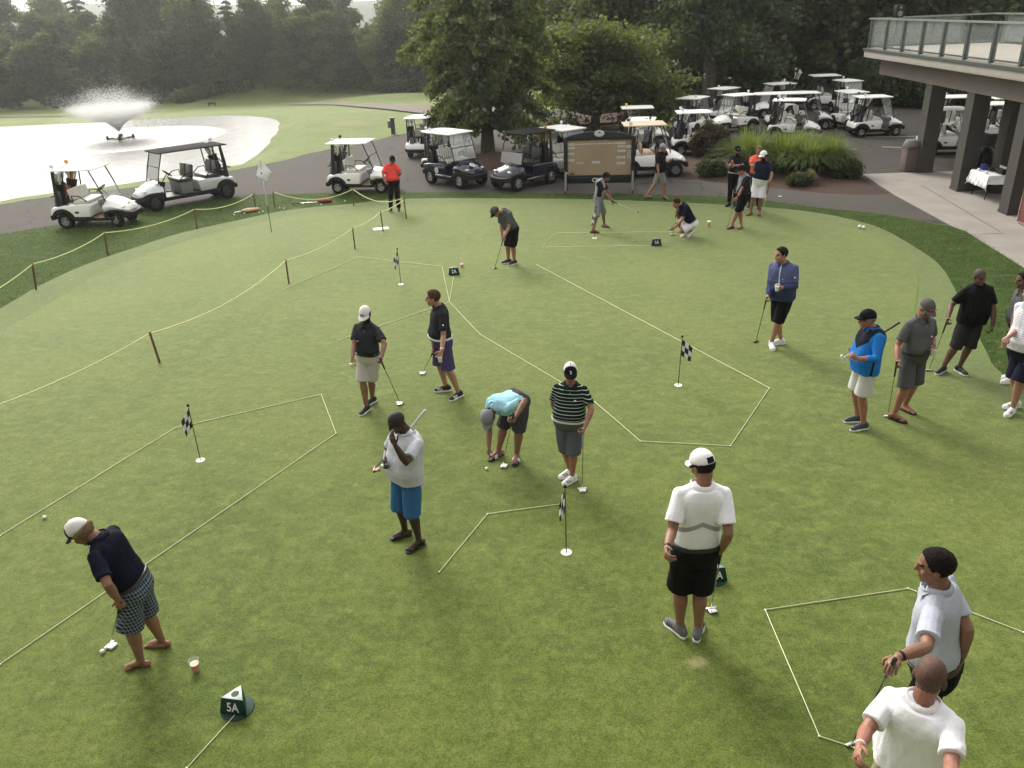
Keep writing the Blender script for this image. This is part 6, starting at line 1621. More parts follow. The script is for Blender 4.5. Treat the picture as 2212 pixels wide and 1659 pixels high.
near_putt(P,1,340,1325,'black putter leaned on by the person in the blue quarter-zip',above=.04,shaft=M_blacksh,headm=M_blacksh,hdir=(1,.6,0))
cupobj(P.hand[0]+Vector((-.03,-.03,-.06)),'plastic cup held by the person in the blue quarter-zip',WAT,.95)
# 11 blue pullover
P=person(dict(cr=d1,label='person in bright blue pullover and black cap with putter under the arm',yaw=-86,aL=(318,1490),aR=(268,1425),toe=(-80,-92),pel=(318,1060,0),neck=(408,648,0),head=(350,575),hyaw=-90,pitch=2,
 eL=(425,925,'n'),wL=(270,922,'n'),hL=(215,890,'n'),eR=(320,880,'f'),wR=(250,880,'f'),hR=(215,870,'f'),curl=(.9,.8),skin='red',shirt=fb('pullover_blue',(.016,.16,.50),pattern='pullover',c2=(.012,.014,.025)),legs=(fb('shorts_pale',(.50,.50,.48)),.82),sleeve=1.55,hem=-.08,
 shoe=('shoe',SLB,WR,SLB),cap=(fb('cap_black',()),fb('cap_black',())),hair=(.25,.25,.25),hairn='grey',b=1.06,belly=.055,loose=.008))
a=onY(*P.D(632,606),P.Y0+.30);b_=onY(*P.D(124,925),P.Y0-.06);putter(a,b_,'putter held under the arm of the person in the blue pullover',headm=WR,hdir=(.1,.2,1),glen=.3)
# 12 grey polo, red lettering cap
P=person(dict(cr=d1,label='person in grey polo and grey cap with red lettering strolling in flip-flops, cup in hand',yaw=22,syaw=12,aL=(685,1325),aR=(590,1405),toe=(30,42),pel=(748,975,0),neck=(830,560,.0),head=(866,488),hyaw=14,pitch=32,
 eL=(925,740,'f'),wL=(940,800,'n'),hL=(950,845,'n'),eR=(618,810,'n'),wR=(612,935,'n'),hR=(606,985,'n'),curl=(.8,1.1),skin='red',shirt=fb('polo_mid_grey',(.095,.097,.10)),legs=(fb('shorts_grey',(.075,.077,.082)),.93),
 shoe=('flip',BKR,BKR),cap=(fb('cap_dark_grey',(.09,.085,.08)),fb('cap_dark_grey',()),None,('RLMAN',M('letter_red',(.55,.05,.05),.6),.030)),hair=(.35,.33,.30),hairn='silver',b=1.04,belly=.05,kyaw=(20,30),extra=[('logo',.08,.38,.012,.012,WR)]))
near_putt(P,1,530,1438,'putter planted beside the person with the red-lettered cap',above=.05,hdir=(-1,.3,0),headm=M('white_head',(0,0,0)))
cupobj(P.hand[0]+Vector((-.03,-.035,-.09)),'nearly empty clear cup held by the person with the red-lettered cap',LEM,1.05)
# 13 black polo
P=person(dict(cr=d1,label='tall person in loose black polo and dark shorts standing on the fringe',yaw=2,aL=(1163,990),aR=(1022,990),toe=(14,-58),pel=(1245,690,.0),neck=(1335,272,0),head=(1338,200),hyaw=10,pitch=14,
 eL=(1472,510,'n'),wL=(1455,635,'n'),hL=(1440,680,'n'),eR=(1090,455,'n'),wR=(1062,565,'n'),hR=(1048,605,'n'),curl=(.7,1.1),skin='brown',shirt=fb('polo_black',(.006,.006,.007)),legs=(fb('shorts_charcoal',(.022,.022,.023)),1.0),hem=-.06,
 shoe=('shoe',BK,WR,BK),hstyle='buzz',hair=(.035,.03,.028),hairn='grizzled',b=1.10,belly=.05,loose=.010,flare=1.8,extra=[('logo',.09,.37,.022,.010,M('logo_grey',(0,0,0)))]))
near_putt(P,1,893,1030,'putter held out to the side by the person in the black polo',above=.05)
# 14/15 right edge
P=person(dict(cr=d1,label='person in white striped polo and navy shorts cut off by the right edge',yaw=-68,aL=(1632,1352),aR=(1662,1300),toe=(-55,-85),pel=(1742,905,0),neck=(1805,440,0),head=(1790,340),hyaw=-75,pitch=5,s=1.02,
 eL=(1850,760,'n'),wL=(1800,900,'n'),eR=(1690,660,'f'),wR=(1598,728,'n'),hR=(1545,770,'n'),curl=(.6,.9),skin='light',shirt=fb('polo_white_thin',(.72,.72,.76),pattern='thin',c2=(.30,.32,.45)),legs=(fb('shorts_navy',(.012,.014,.028)),.88),belt=WBELT,
 shoe=('shoe',WH,WR,BK),hstyle='short',hair=(.08,.06,.04),b=1.1,belly=.10))
cupobj(P.hand[1]+Vector((-.005,-.03,-.10)),'plastic cup of red ale held at the right edge',M('ale_red',(.28,.055,.02),.15),1.05)
P=person(dict(cr=d1,label='person in grey polo half hidden behind the striped polo at the right edge',yaw=-90,aL=(1640,1085),aR=(1650,1050),toe=(-88,-92),pel=(1690,800,0),neck=(1745,330,0),head=(1725,230),hyaw=-90,pitch=5,s=1.02,
 eL=(1655,520,'n'),wL=(1625,650,'n'),eR=(1680,560,'f'),wR=(1640,660,'f'),curl=(.8,.6),skin='brown',shirt=fb('polo_mid_grey',()),legs=(fb('shorts_navy',()),2.0),
 shoe=('shoe',WH,WR,WH),hstyle='short',hair=(.05,.04,.03),b=1.05,belly=.06,near=False,extra=[('towel',.19,.07,M('towel_blue',(.02,.07,.35),.9))]))
# 16 putting, grey polo
P=person(dict(cr=a1,label='person in grey polo, black shorts and dark cap bent over a putt by marker 2A',yaw=-48,aL=(466,688),aR=(402,676),toe=(-52,-70),pel=(448,352,-.04),neck=(350,152,.10),up=False,head=(262,165),hyaw=-60,pitch=52,s=1.0,
 eL=(408,330,'n'),wL=(362,430,'n'),hL=(348,470,'n'),eR=(328,340,'n'),wR=(338,430,'n'),hR=(345,470,'n'),curl=(1.1,1.1),skin='red',shirt=fb('polo_steel',(.075,.078,.086)),legs=(fb('shorts_black',()),1.05),
 shoe=('shoe',BK,WR,BK),cap=(fb('cap_camo',(.07,.075,.06),var=.5,bs=60),fb('cap_black',())),hair=(.05,.035,.02),b=1.05,belly=.05,near=False,vox=.0115))
h=(P.hand[0]+P.hand[1])/2;putter(h+(h-gp(P,258,778)).normalized()*.12,gp(P,256,778),'black putter of the person putting beside marker 2A',shaft=M_blacksh,headm=M_blacksh,hdir=(1,-.3,0))
# 17 vest, putter extended
P=person(dict(cr=a2,label='person in grey and black top walking past the tee flag with putter held out',yaw=72,syaw=60,aR=(192,725),aL=(302,668),toe=(60,85),pel=(243,425,0),neck=(272,235,0),head=(318,212),hyaw=82,pitch=8,
 eR=(332,395,'n'),wR=(398,462,'n'),hR=(418,482,'n'),eL=(345,370,'f'),wL=(390,455,'f'),curl=(.9,1.0),skin='tan',shirt=fb('top_two_tone',(.30,.31,.34),pattern='vest',c2=(.015,.015,.02)),slvm=fb('sleeve_black',(.015,.015,.02)),legs=(fb('shorts_ash',(.20,.205,.22)),1.06),belt=M('ash_belt',(.2,.2,.22),.7),
 shoe=('flip',BKR,BKR),cap=(fb('cap_black',()),fb('cap_black',())),hair=(.02,.015,.01),b=.94,belly=.0,near=False,vox=.0115,extra=[('slash',(.13,.50),(-.08,.10),-1,M('black_strap',(.015,.015,.018),.7))]))
a=P.hand[1];b_=onY(*P.D(635,560),P.Y0-.15);d_=(a-b_).normalized();putter(a+d_*.06,b_,'putter held out horizontally over the green by the walking person',hdir=(0,.5,1),shaft=M('bright_shaft',(.75,.75,.6),.3,metal=.4),headm=M_blacksh,glen=.2)
# 18 crouching
P=person(dict(cr=a2,label='person in navy polo and white shorts crouching to line up a putt',yaw=-72,aL=(1172,735,.06),aR=(1118,748,.03),toe=(-62,-78),fpitch=(28,16),bend=(None,None),pel=(1168,668,.02),neck=(1065,478,.02),up=False,head=(1018,466),hyaw=-80,pitch=22,s=1.0,
 eL=(1062,650,'n'),wL=(992,708,'n'),hL=(945,732,'n'),eR=(1035,630,'f'),wR=(1010,560,'n'),hR=(1008,525,'n'),curl=(.45,1.0),skin='red',shirt=fb('polo_navy_far',(.007,.009,.024)),legs=(fb('shorts_white',(.74,.73,.77)),.72),hem=.06,
 shoe=('shoe',WH,M('sole_grey',(.3,.3,.32),.6),WH),hstyle='short',hair=(.06,.03,.02),hairn='rust',b=1.05,belly=.02,near=False,vox=.0115))
hd_=gp(P,980,785);top=onY(*P.D(1014,512),P.Y0+.05);putter(top,hd_,'upright putter beside the crouching person',hdir=(1,.2,0))
# 19 black cap two tone
P=person(dict(cr=d6,label='person in black and grey polo, black cap and long black shorts leaning on a putter',yaw=-62,syaw=-72,aL=(868,1258),aR=(1008,1252),toe=(-62,-40),pel=(1052,800,0),neck=(1062,478,.0),head=(1018,425),hyaw=-86,pitch=12,
 eL=(1012,710,'n'),wL=(950,838,'n'),hL=(905,888,'n'),eR=(1000,700,'f'),wR=(935,860,'f'),hR=(895,900,'f'),curl=(.9,1.0),skin='red',shirt=fb('top_two_tone2',(.22,.23,.25),pattern='vest',c2=(.014,.014,.016)),slvm=fb('sleeve_black',()),legs=(fb('shorts_black',()),1.02),
 shoe=('flip',BKR,BKR),cap=(fb('cap_black',()),fb('cap_black',())),hair=(.3,.28,.25),b=1.08,belly=.10,near=False,vox=.0115,flare=1.6,extra=[('watch',0,M_black)]))
near_putt(P,1,805,1280,'putter under the hand of the person in the black and grey polo',above=.03,hdir=(-1,0,0))
# 20 arms crossed black
P=person(dict(cr=d6,label='person in black polo, cap and trousers with arms crossed',yaw=-8,aL=(905,905),aR=(822,912),toe=(-5,-45),pel=(898,500,.0),neck=(950,195,0),head=(952,110),hyaw=-5,pitch=12,
 eL=(1028,345,'n'),wL=(905,340,'n'),hL=(850,345,'n'),eR=(835,345,'n'),wR=(868,318,'n'),hR=(860,295,'n'),curl=(.6,.6),skin='light',shirt=fb('polo_ink',(.012,.014,.022)),legs=(fb('trousers_black',()),2.0),belt=M('grey_belt',(.3,.3,.3),.5),
 shoe=('shoe',BK,BK,BK),cap=(fb('cap_black',()),fb('cap_black',()),None,('',WR,.03)),hair=(.05,.03,.02),beard=True,b=1.0,belly=.01,near=False,vox=.0115,extra=[('logo',.08,.36,.014,.010,M('logo_grey',(0,0,0)))]))
# 21 coral
P=person(dict(cr=d6,label='person in coral polo with tousled fair hair standing behind the white-capped one',yaw=-25,aL=(1275,968),aR=(1150,940),toe=(-20,-45),pel=(1222,540,.0),neck=(1275,190,0),head=(1288,105),hyaw=-35,pitch=20,
 eL=(1340,360,'n'),wL=(1250,350,'n'),hL=(1210,340,'n'),eR=(1160,345,'n'),wR=(1238,330,'n'),hR=(1250,290,'n'),curl=(.6,.6),skin='light',shirt=fb('polo_coral',(.72,.125,.085)),legs=(fb('trousers_navy',(.014,.016,.03)),2.0),
 shoe=('shoe',BK,WR,BK),hstyle='short',hair=(.30,.18,.09),hairn='fair',b=.95,belly=.0,near=False,vox=.0115,extra=[('watch',1,M_black)]))
# 22 white cap
P=person(dict(cr=d6,label='person in white cap, navy polo and white shorts with a red-gripped putter',yaw=-22,aL=(1290,1048),aR=(1155,1050),toe=(-18,-55),pel=(1290,615,.0),neck=(1372,280,0),head=(1352,192),hyaw=-58,pitch=12,
 eL=(1482,475,'n'),wL=(1455,585,'n'),hL=(1442,630,'n'),eR=(1225,470,'n'),wR=(1212,548,'f'),curl=(1.1,.5),skin='tan',shirt=fb('polo_navy_far',()),legs=(fb('shorts_white',()),.92),belt=M('white_waist',(.7,.7,.72),.6),
 shoe=('flip',M('sandal_brown',(.12,.06,.04),.8),BKR),cap=(fb('cap_white',()),fb('cap_white',())),hair=(.02,.015,.012),beard=True,b=1.1,belly=.06,near=False,vox=.0115,flare=1.3))
near_putt(P,0,1315,1142,'putter with red grip and pale shaft beside the white shorts',above=.04,grip=M('red_grip',(.20,.04,.03),.6),shaft=M('bright_shaft',(0,0,0)),glen=.36,hdir=(-1,0,0))
# 23 red shirt
P=person(dict(cr=b6,label='person in bright red polo and black trousers standing by the rope corner',yaw=4,aL=(823,888),aR=(742,890),toe=(8,-8),pel=(765,625,.0),neck=(738,428,0),head=(755,390),hyaw=18,pitch=16,
 eL=(842,520,'n'),wL=(815,560,'f'),eR=(660,540,'n'),wR=(680,605,'n'),hR=(690,625,'n'),curl=(.5,.5),skin='tan',shirt=fb('polo_red',(.74,.065,.055)),legs=(fb('trousers_black',()),2.0),
 shoe=('shoe',BK,WR,BK),cap=(fb('cap_black',()),fb('cap_black',())),hair=(.03,.02,.015),b=1.08,belly=.10,near=False,vox=.0115,extra=[('logo',.09,.37,.012,.010,WR)]))
# 24 walking
P=person(dict(cr=d7,label='person in black polo and light grey cap walking past the scoreboard, phone in hand',yaw=84,aR=(1848,1312),aL=(1545,1298,.03),toe=(82,60),fpitch=(0,18),pel=(1788,930,0),neck=(1775,530,0),head=(1820,465),hyaw=86,pitch=14,
 eR=(1738,780,'n'),wR=(1755,930,'n'),hR=(1760,985,'n'),eL=(1850,720,'f'),wL=(1930,700,'n'),hL=(1975,690,'n'),curl=(.6,.5),skin='red',shirt=fb('polo_black',()),legs=(fb('shorts_light_grey',(.21,.21,.20)),.95),hem=-.04,
 shoe=('flip',BKR,BKR),cap=(fb('cap_light_grey',(.30,.30,.30)),fb('cap_light_grey',())),hair=(.3,.3,.3),hairn='white',b=1.02,belly=.05,near=False,vox=.0115,loose=.008))
t_=MB().box(P.hand[0]+Vector((.03,0,.02)),(.15,.012,.075),Matrix.Rotation(-.4,3,'Y')).build('phone',M_black,None,bevel=.004);tag(t_,'black phone held by the person walking past the scoreboard','phone')
# ------------------------------------------------------------ ropes, stakes, strings, flags, markers
M_stake=mat('stake_brown',(.13,.06,.03),.8,var=.25,scale=30)
M_rope=mat('rope_yellow',(.74,.74,.38),.8,bump=.5,bscale=300)
M_string=mat('string_yellow',(.80,.82,.55),.8)
STK=[((69.6,567.7),(78,625),'stake with yellow rope nearest the left picture edge'),((224.9,500.5),(232.8,550.9),'rope stake in front of the leftmost white cart'),((419.5,450),(426,494.5),'rope stake in front of the silver four seat cart'),((547,416.8),(553.4,454),'rope stake just left of the tall white flag'),((590,412.6),(592.7,446),'rope stake just right of the tall white flag'),((761.9,406.9),(764.4,445.3),'rope stake in front of the rear wheel of the cart by the red shirt'),((871.7,424.6),(877.8,472.4),'corner rope stake right of the red-shirted person'),((821.6,455.8),(827.8,499.4),'rope stake standing over the white card'),((761.5,491),(767,538),'rope stake on the green behind the 2A flag'),((617,560),(624,612),'rope stake at the left corner of the string outline'),((323,717),(345,783),'nearest rope stake on the left half of the green')]
tops=[]
for (tp,bs,lb) in STK:
    b=G(bs[0],bs[1],ZG);t_=onY(tp[0],tp[1],b.y);tops.append(t_)
    mb=MB();d=(t_-b).normalized();q=d.to_track_quat('Z','Y').to_matrix();L=(t_-b).length
    mb.box(b+d*(L/2-.05),(.045,.030,L+.1),q);o=mb.build('rope_stake',M_stake,None,org=b,bevel=.004);o.location=b;tag(o,lb,'stake','brown stakes carrying the yellow rope')
def rope(pts,sag,r,label,name='rope'):
    P=[]
    for i in range(len(pts)-1):
        a,b=pts[i],pts[i+1];L=(b-a).length;s_=sag[i] if isinstance(sag,(list,tuple)) else sag
        for k in range(14):
            t=k/14;q=a.lerp(b,t);q.z-=s_*4*t*(1-t);P.append(q)
    P.append(pts[-1]);o=MB().tube(P,r,6).build(name,M_rope,None,org=P[0],smooth=180);o.location=P[0];return tag(o,label,'rope')
dn=Vector((0,0,-.03))
f0=G(-60,655,.42)
rope([f0]+[t+dn for t in tops[:4]],[.05,.10,.14,.16,],.013,'yellow rope strung on stakes along the rough at the left')
rope([t+dn for t in tops[4:7]],[.30,.26],.013,'sagging yellow rope behind the tall flag, ending by the red shirt')
e0=G(-70,898,.40)
rope([tops[6]+Vector((0,0,-.10))]+[t+dn for t in tops[7:11]]+[e0],[.04,.06,.10,.22,.10],.013,'yellow rope crossing the green diagonally on stakes')
def string(pts,label,w=.013):
    P=[G(x,y,ZG+.010) for x,y in pts];o=MB()
    for a,b in zip(P[:-1],P[1:]):
        n=max(2,int((b-a).length/.5));q=[a.lerp(b,k/n)+Vector((0,0,.002*math.sin(k*2.1))) for k in range(n+1)];o.tube(q,w*.5,5,flat=.6)
    for p in P:o.ell(p,(.012,.012,.008),nu=8,nv=5)
    ob=o.build('boundary_string',M_string,None,org=P[0],smooth=180);ob.location=P[0];return tag(ob,label,'string','pale strings marking out the putting course')
string([(-40,1182),(0,1157),(379,924),(694,852),(726,936),(0,1435),(-40,1463)],'string outlining the long hole in the lower left, round the nearest left flag')
string([(614,624),(777,555),(955,576),(971,652),(980,597)],'string from the rope stake round the 2A flag to marker 2A')
string([(731,735),(971,652),(1037,722),(1286,869),(1384,953),(1578,963),(1662,838),(1160,572)],'long string loop round the flag on the right half of the green')
string([(1410,530),(1173,534)]+[(1181,521),(1192,510),(1206,503)]+[(1450,501)],'string rectangle by marker 1A near the crouching person')
string([(949,1235),(1053,1110),(1215,1088)],'short bent string left of the front centre flag')
string([(1845,1615),(1770,1590),(1653,1317),(1962,1271),(2212,1366),(2260,1384)],'string at the lower right passing behind the dark-haired person')
string([(509,1543),(403,1659),(380,1685)],'string running from marker 5A out of the bottom edge')
# checkered flags
M_fb=mat('flag_black',(.015,.015,.018),.7);M_fw=mat('flag_white',(.72,.73,.76),.7)
M_cupw=mat('hole_cup_white',(.80,.80,.78),.5)
def flag(base,top,fl,label,lean_px=None,size=.29,dirpx=-1):
    b=G(base[0],base[1],ZG);t_=onY(top[0],top[1],b.y);root=thing('checkered_flag',label,'flag',tuple(b),group='small checkered flags in the putting holes')
    d=(t_-b).normalized();L=(t_-b).length
    MB().tube([b-d*.02,b+d*(L-.04)],.0075,7).build('flagpole',M('olive_pole',(.09,.09,.03),.5),root,org=b,smooth=180)
    MB().ell(b+d*L,(.020,.020,.022),nu=10,nv=7).build('knob',M_black,root,org=b,smooth=180)
    # hole rim and white liner
    m=MB();m.lathe(b+Vector((0,0,.001)),[(.054,-.04),(.054,.002),(.064,.002),(.064,.0),(.056,-.04)],24,cap=False);m.lathe(b+Vector((0,0,.0008)),[(.0,0),(.055,0)],24,cap=False);m.build('cup_liner',M_cupw,root,org=b)
    V=[];F=[];mi=[];N2=9
    o=b+d*(L-.05)
    # hanging cloth: a square drooping from its hoist
    for j in range(N2+1):
        for i in range(N2+1):
            u=i/N2;v=j/N2;x=u*size*fl[0];z=-v*size*.95-u*size*fl[1];y=.035*math.sin(u*5+v*2)*u+fl[2]*u*size
            V.append(tuple(o+Vector((x,y,0))+d*z))
    for j in range(N2):
        for i in range(N2):a=j*(N2+1)+i;F.append((a,a+1,a+N2+2,a+N2+1));mi.append(((i//3+j//3)%2))
    m=MB();m.add(V,F);m.m=mi;fo=m.build('flag_cloth',[M_fb,M_fw],root,org=b,smooth=180);md=fo.modifiers.new('s','SOLIDIFY');md.thickness=.003
flag((433,994),(406,876),(-.45,.62,0),'checkered flag in the lower left hole, cloth hanging to the left')
flag((866,614),(858,538),(-.40,.7,.2),'checkered flag beyond the two charcoal polos, beside marker 2A')
flag((1465,832),(1474,727),(.62,.5,.1),'checkered flag on the right half of the green inside the string loop')
flag((1223.3,1193),(1220.6,1051),(-.22,.75,.3),'checkered flag in the front centre, below the white golf shoes')
flag((1284.5,514.3),(1287.6,447.7),(-.30,.8,.3),'checkered flag right at the feet of the walking person near marker 1A')
# tall white flag
b=G(587,502,ZG);t_=onY(560,340,b.y);root=thing('white_flag','tall course flag with white cloth and small dark crest, left side of the green','flag',tuple(b));d=(t_-b).normalized();L=(t_-b).length
MB().tube([b,b+d*L*.36],.010,8).build('flagpole',M_black,root,org=b,smooth=180);MB().tube([b+d*L*.36,b+d*L*.98],.010,8).build('flagpole',M('pole_cream',(.62,.60,.48),.5),root,org=b,smooth=180)
o=b+d*L*.97;V=[];F=[]
c4=[Vector((0,0,0)),Vector((.30,.02,-.36)),Vector((.10,-.03,-.66)),Vector((-.17,.02,-.44))]
for j in range(9):
    for i in range(9):
        u=i/8;v=j/8;q=c4[0].lerp(c4[1],u).lerp(c4[3].lerp(c4[2],u),v);V.append(tuple(o+q+Vector((0,.03*math.sin(u*5+v*3)-.02,0))))
for j in range(8):
    for i in range(8):a=j*9+i;F.append((a,a+1,a+10,a+9))
m=MB();m.add(V,F);fo=m.build('flag_cloth',M_fw,root,org=b,smooth=180);md=fo.modifiers.new('s','SOLIDIFY');md.thickness=.004
q=Vector(V[5*9+3]);MB().ell(q+Vector((0,-.012,0)),(.022,.008,.026),nu=10,nv=6).build('crest',M_navy,fo,org=b)
# hole markers: three-sided truncated pyramid on a round foot
M_mk=mat('marker_green',(.006,.035,.027),.6,spec=.25);M_mk2=mat('marker_top_green',(.16,.26,.22),.35)
def marker(px,py,txt,sc,yaw,label,tx=0):
    b=G(px,py,ZG);root=thing('hole_marker',label,'hole marker',tuple(b),rz=ang(yaw)+math.pi,group='green numbered hole markers')
    # local +Y faces the reader after the turn, so build facing -Y
    r0,r1,h=.150*sc,.062*sc*2.0,.165*sc
    m=MB();m.lathe((0,0,.002),[(.150*sc,0),(.150*sc,.006),(.142*sc,.010)],30);m.build('foot',M_mk,root,smooth=40)
    lo=[(-.135*sc,-.085*sc),(.135*sc,-.085*sc),(0,.14*sc)];hi=[(-.112*sc,-.052*sc),(.112*sc,-.052*sc),(0,.125*sc)]
    m=MB();m.rings([[Vector((x,y,.010)) for x,y in lo],[Vector((x,y,h)) for x,y in hi]]);m.build('sign_body',M_mk,root,bevel=.006)
    m=MB();m.prism([(x*.97,y*.97) for x,y in hi],h+.001,h+.008);tp=m.build('top_plate',M_mk2,root,bevel=.003)
    MB().lathe((0,.012*sc,h+.0085),[(.036*sc,0),(.036*sc,.0015)],20).build('finger_hole',M_black,tp)
    tl=math.atan2(.033*sc,h)
    X=Vector((1,0,0));Yv=Vector((0,math.sin(tl),math.cos(tl)));Z=X.cross(Yv)
    Mx=Matrix(((X.x,Yv.x,Z.x,tx*sc),(X.y,Yv.y,Z.y,-.0705*sc),(X.z,Yv.z,Z.z,h*.50),(0,0,0,1)))
    text_mesh(txt,.125*sc,WR,root,Mx,'lettering',.0022,sx=.82)
marker(514,1531,'5A',1.0,-12,'green marker reading 5A in the lower left foreground')
marker(981,592,'2A',1.0,4,'green marker reading 2A beside the beer cup at mid green')
marker(1417,529,'1A',1.0,0,'green marker reading 1A near the crouching person')
marker(1540,1249,'A',1.0,6,'green marker showing a letter A, partly behind the white polo person',tx=.045)
# cups standing on the green
cupobj(G(424,1450,ZG),'plastic cup of red-amber beer standing on the green, lower left',BEER,1.12)
cupobj(G(998,578,ZG),'small cup of amber beer standing beyond marker 2A',BEER,1.05)
cupobj(G(1531,490,ZG),'orange iced drink with white lid and straw near the crouching person',M('orange_drink',(.62,.12,.04),.4),1.15,lid=True)
cupobj(G(1598,459,ZG),'clear cup on the fringe between the standing group feet',WAT,.9)
# balls
M_ball=M('ball_white',(.82,.82,.80));M_bally=M('ball_yellow',(.66,.72,.16),.35)
def ball(px,py,label,r=.0215,mt=None,z=ZG,group=None):
    p=G(px,py,z+r);o=MB().ell((0,0,0),(r,r,r),nu=16,nv=11).build('golf_ball',mt or M_ball,None,smooth=180);o.location=p;return tag(o,label,'golf ball',group)
ball(96,1117,'single white golf ball at the left picture edge above the putting person',.024)
ball(221,1407,'white golf ball in front of the barefoot person mallet putter',.024)
ball(1367,520,'yellow golf ball inside the string rectangle',.024,M_bally)
ball(1857,489,'left one of two white balls by the fringe, far right',.045);ball(1865.5,491,'right one of two white balls by the fringe, far right',.045)
ball(1051,1012,'white golf ball under the fingers of the bending person',.0225)
ball(1066,580,'white golf ball at the black putter by marker 2A');ball(1449,506,'white golf ball at the hand of the crouching person')
for i,(x,y) in enumerate([(1106,1421),(560,459),(568,457),(528,461),(604,449),(613,450),(655,440),(694,442),(745,434),(506,464)]):
    if i:ball(x,y,None,.026,z=.012,group=None)['label']='white golf ball in rough, %s'%['','beside the orange bag','just right of the orange bag','at the near end of the orange bag','at the foot of the stake right of the flag','right of the stake by the tall flag','left of the dropped red-covered putter','under the dropped red-covered putter','right of the dropped red-covered putter','on its own left of the orange bag'][i]
    for o in list(scene.collection.objects)[-1:]:pass
# leaves / ball marks on the green
# dropped items in the rough
p=G(683,438,.02);r_=thing('putter','dropped putter with red headcover lying in the left rough','putter',tuple(p),rz=.05)
MB().tube([(-.78,0,.02),(.1,0,.02)],.011,6).build('shaft',M_steel,r_,smooth=180);MB().tube([(-.85,0,.02),(-.55,0,.02)],.013,7).build('grip',M_grip,r_,smooth=180)
mb=MB();mb.ell((.28,0,.06),(.26,.11,.07),nu=16,nv=9);mb.ell((.45,.05,.05),(.10,.08,.06));mb.build('head_cover',M('cover_red',(.25,.05,.045),.8,var=.3,scale=30),r_,smooth=180)
p=G(540,457,.02);b_=thing('drawstring_bag','crumpled orange and white bag lying in the left rough','bag',tuple(p),rz=.3)
mb=MB();mb.ell((0,0,.05),(.30,.13,.07),nu=20,nv=10);mb.ell((.2,.05,.05),(.14,.10,.06));o=mb.build('sack',M('bag_orange',(.42,.24,.11),.8,col2=(.5,.42,.28),scale=9),b_,smooth=180)
MB().tube([(-.28,0,.03),(-.42,.04,.02),(-.50,-.03,.02)],.02,6).build('drawstring',M_ball,b_,smooth=180)
p=G(823,494,ZG);o=MB().box((0,0,.004),(.46,.30,.006),Matrix.Rotation(.25,3,'Z')).build('score_card',mat('card_paper',(.74,.74,.72),.8),None,bevel=.001);o.location=p;tag(o,'white card lying on the green under a rope stake','card')
p=G(1555,395,.03);o=MB().box((0,0,.01),(.10,.07,.02)).build('paper_scrap',mat('scrap_paper',(.75,.75,.73),.8),None,bevel=.004);o.location=G(1685,425,.01);tag(o,'scrap of white paper on the asphalt beside the mulch bed','paper')
# electrical post in the grass
p=onT(848,290);b_=thing('utility_post','short wooden post with a grey box beside the cart path','post',tuple(p),rz=.2)
MB().box((.05,0,.38),(.22,.2,.85)).build('post',M('old_wood',(.09,.07,.055),.9,var=.3),b_,bevel=.01);MB().box((-.13,-.02,.52),(.16,.2,.36)).build('meter_box',M_grey,b_,bevel=.01);MB().box((.05,0,.83),(.30,.28,.05)).build('cap_board',M_grey,b_,bevel=.01)
p=onT(458,229);b_=thing('bench','tiny dark bench below the bushy mound','bench',tuple(p));MB().box((0,0,.42),(1.3,.4,.06)).build('seat',M_black,b_);MB().box((0,.2,.68),(1.3,.05,.3)).build('backrest',M_black,b_)
for sx in(-.5,.5):MB().box((sx,0,.2),(.07,.35,.42)).build('leg',M_black,b_)
b_.scale=(.75,.75,.5)
# hydrant
p=onT(1467,206);h_=thing('fire_hydrant','yellow fire hydrant on the grass bank behind the carts','hydrant',tuple(p));my=mat('hydrant_yellow',(.70,.45,.05),.5)
MB().lathe((0,0,0),[(.17,0),(.17,.06),(.12,.08),(.12,.52),(.15,.54),(.15,.58),(.12,.66),(.06,.74),(.03,.80)],18).build('barrel',my,h_,smooth=40)
for sx in(-1,1):MB().tube([(0,0,.42),(sx*.21,0,.42)],[.06,.06],12,rnd=False).build('side_outlet',my,h_,smooth=40)
MB().tube([(0,0,.40),(0,-.22,.40)],[.08,.08],12,rnd=False).build('front_outlet',my,h_,smooth=40)
# ------------------------------------------------------------ scoreboard on casters
a=G(1218,415);b=G(1371,413);d=(b-a);d.z=0;WB=d.length;d.normalize();c=(a+b)/2
sb=thing('scoreboard','rolling scoreboard, brown board in a dark green arched frame with name strips','scoreboard',tuple(c),rz=math.atan2(d.y,d.x))
top=onY(1295,283,c.y).z;z0=onY(1295,407,c.y).z+0;zl=onY(1295,378,c.y).z;zb=onY(1295,302,c.y).z
print('board',WB,top,z0,zl,zb)
M_gr=mat('board_green',(.008,.014,.013),.5,spec=.3);M_cork=mat('cork_brown',(.31,.23,.155),.9,var=.10,scale=1.2)
hw=WB/2-.08
fn=lambda x,z,h:(x,h,z)
arch=[(-hw,zb-.0)]+[(-hw+2*hw*k/14,zb+.10+(top-zb-.10)*math.sin(math.pi*k/14)**.75*1.0) for k in range(15)]+[(hw,zb)]
MB().prism(arch,-.05,.05,fn).build('arched_header',M_gr,sb,bevel=.008)
MB().box((0,.02,(zl+zb)/2),(2*hw-.04,.05,zb-zl)).build('pin_board',M_cork,sb)
for sx in(-1,1):MB().box((sx*hw,0,(.33+zb+.10)/2),(.13,.12,zb+.10-.33)).build('side_frame',M_gr,sb,bevel=.01)
MB().box((0,0,(zl+max(z0,.30))/2),(2*hw-.14,.10,zl-max(z0,.30))).build('footer_panel',M_gr,sb,bevel=.008)
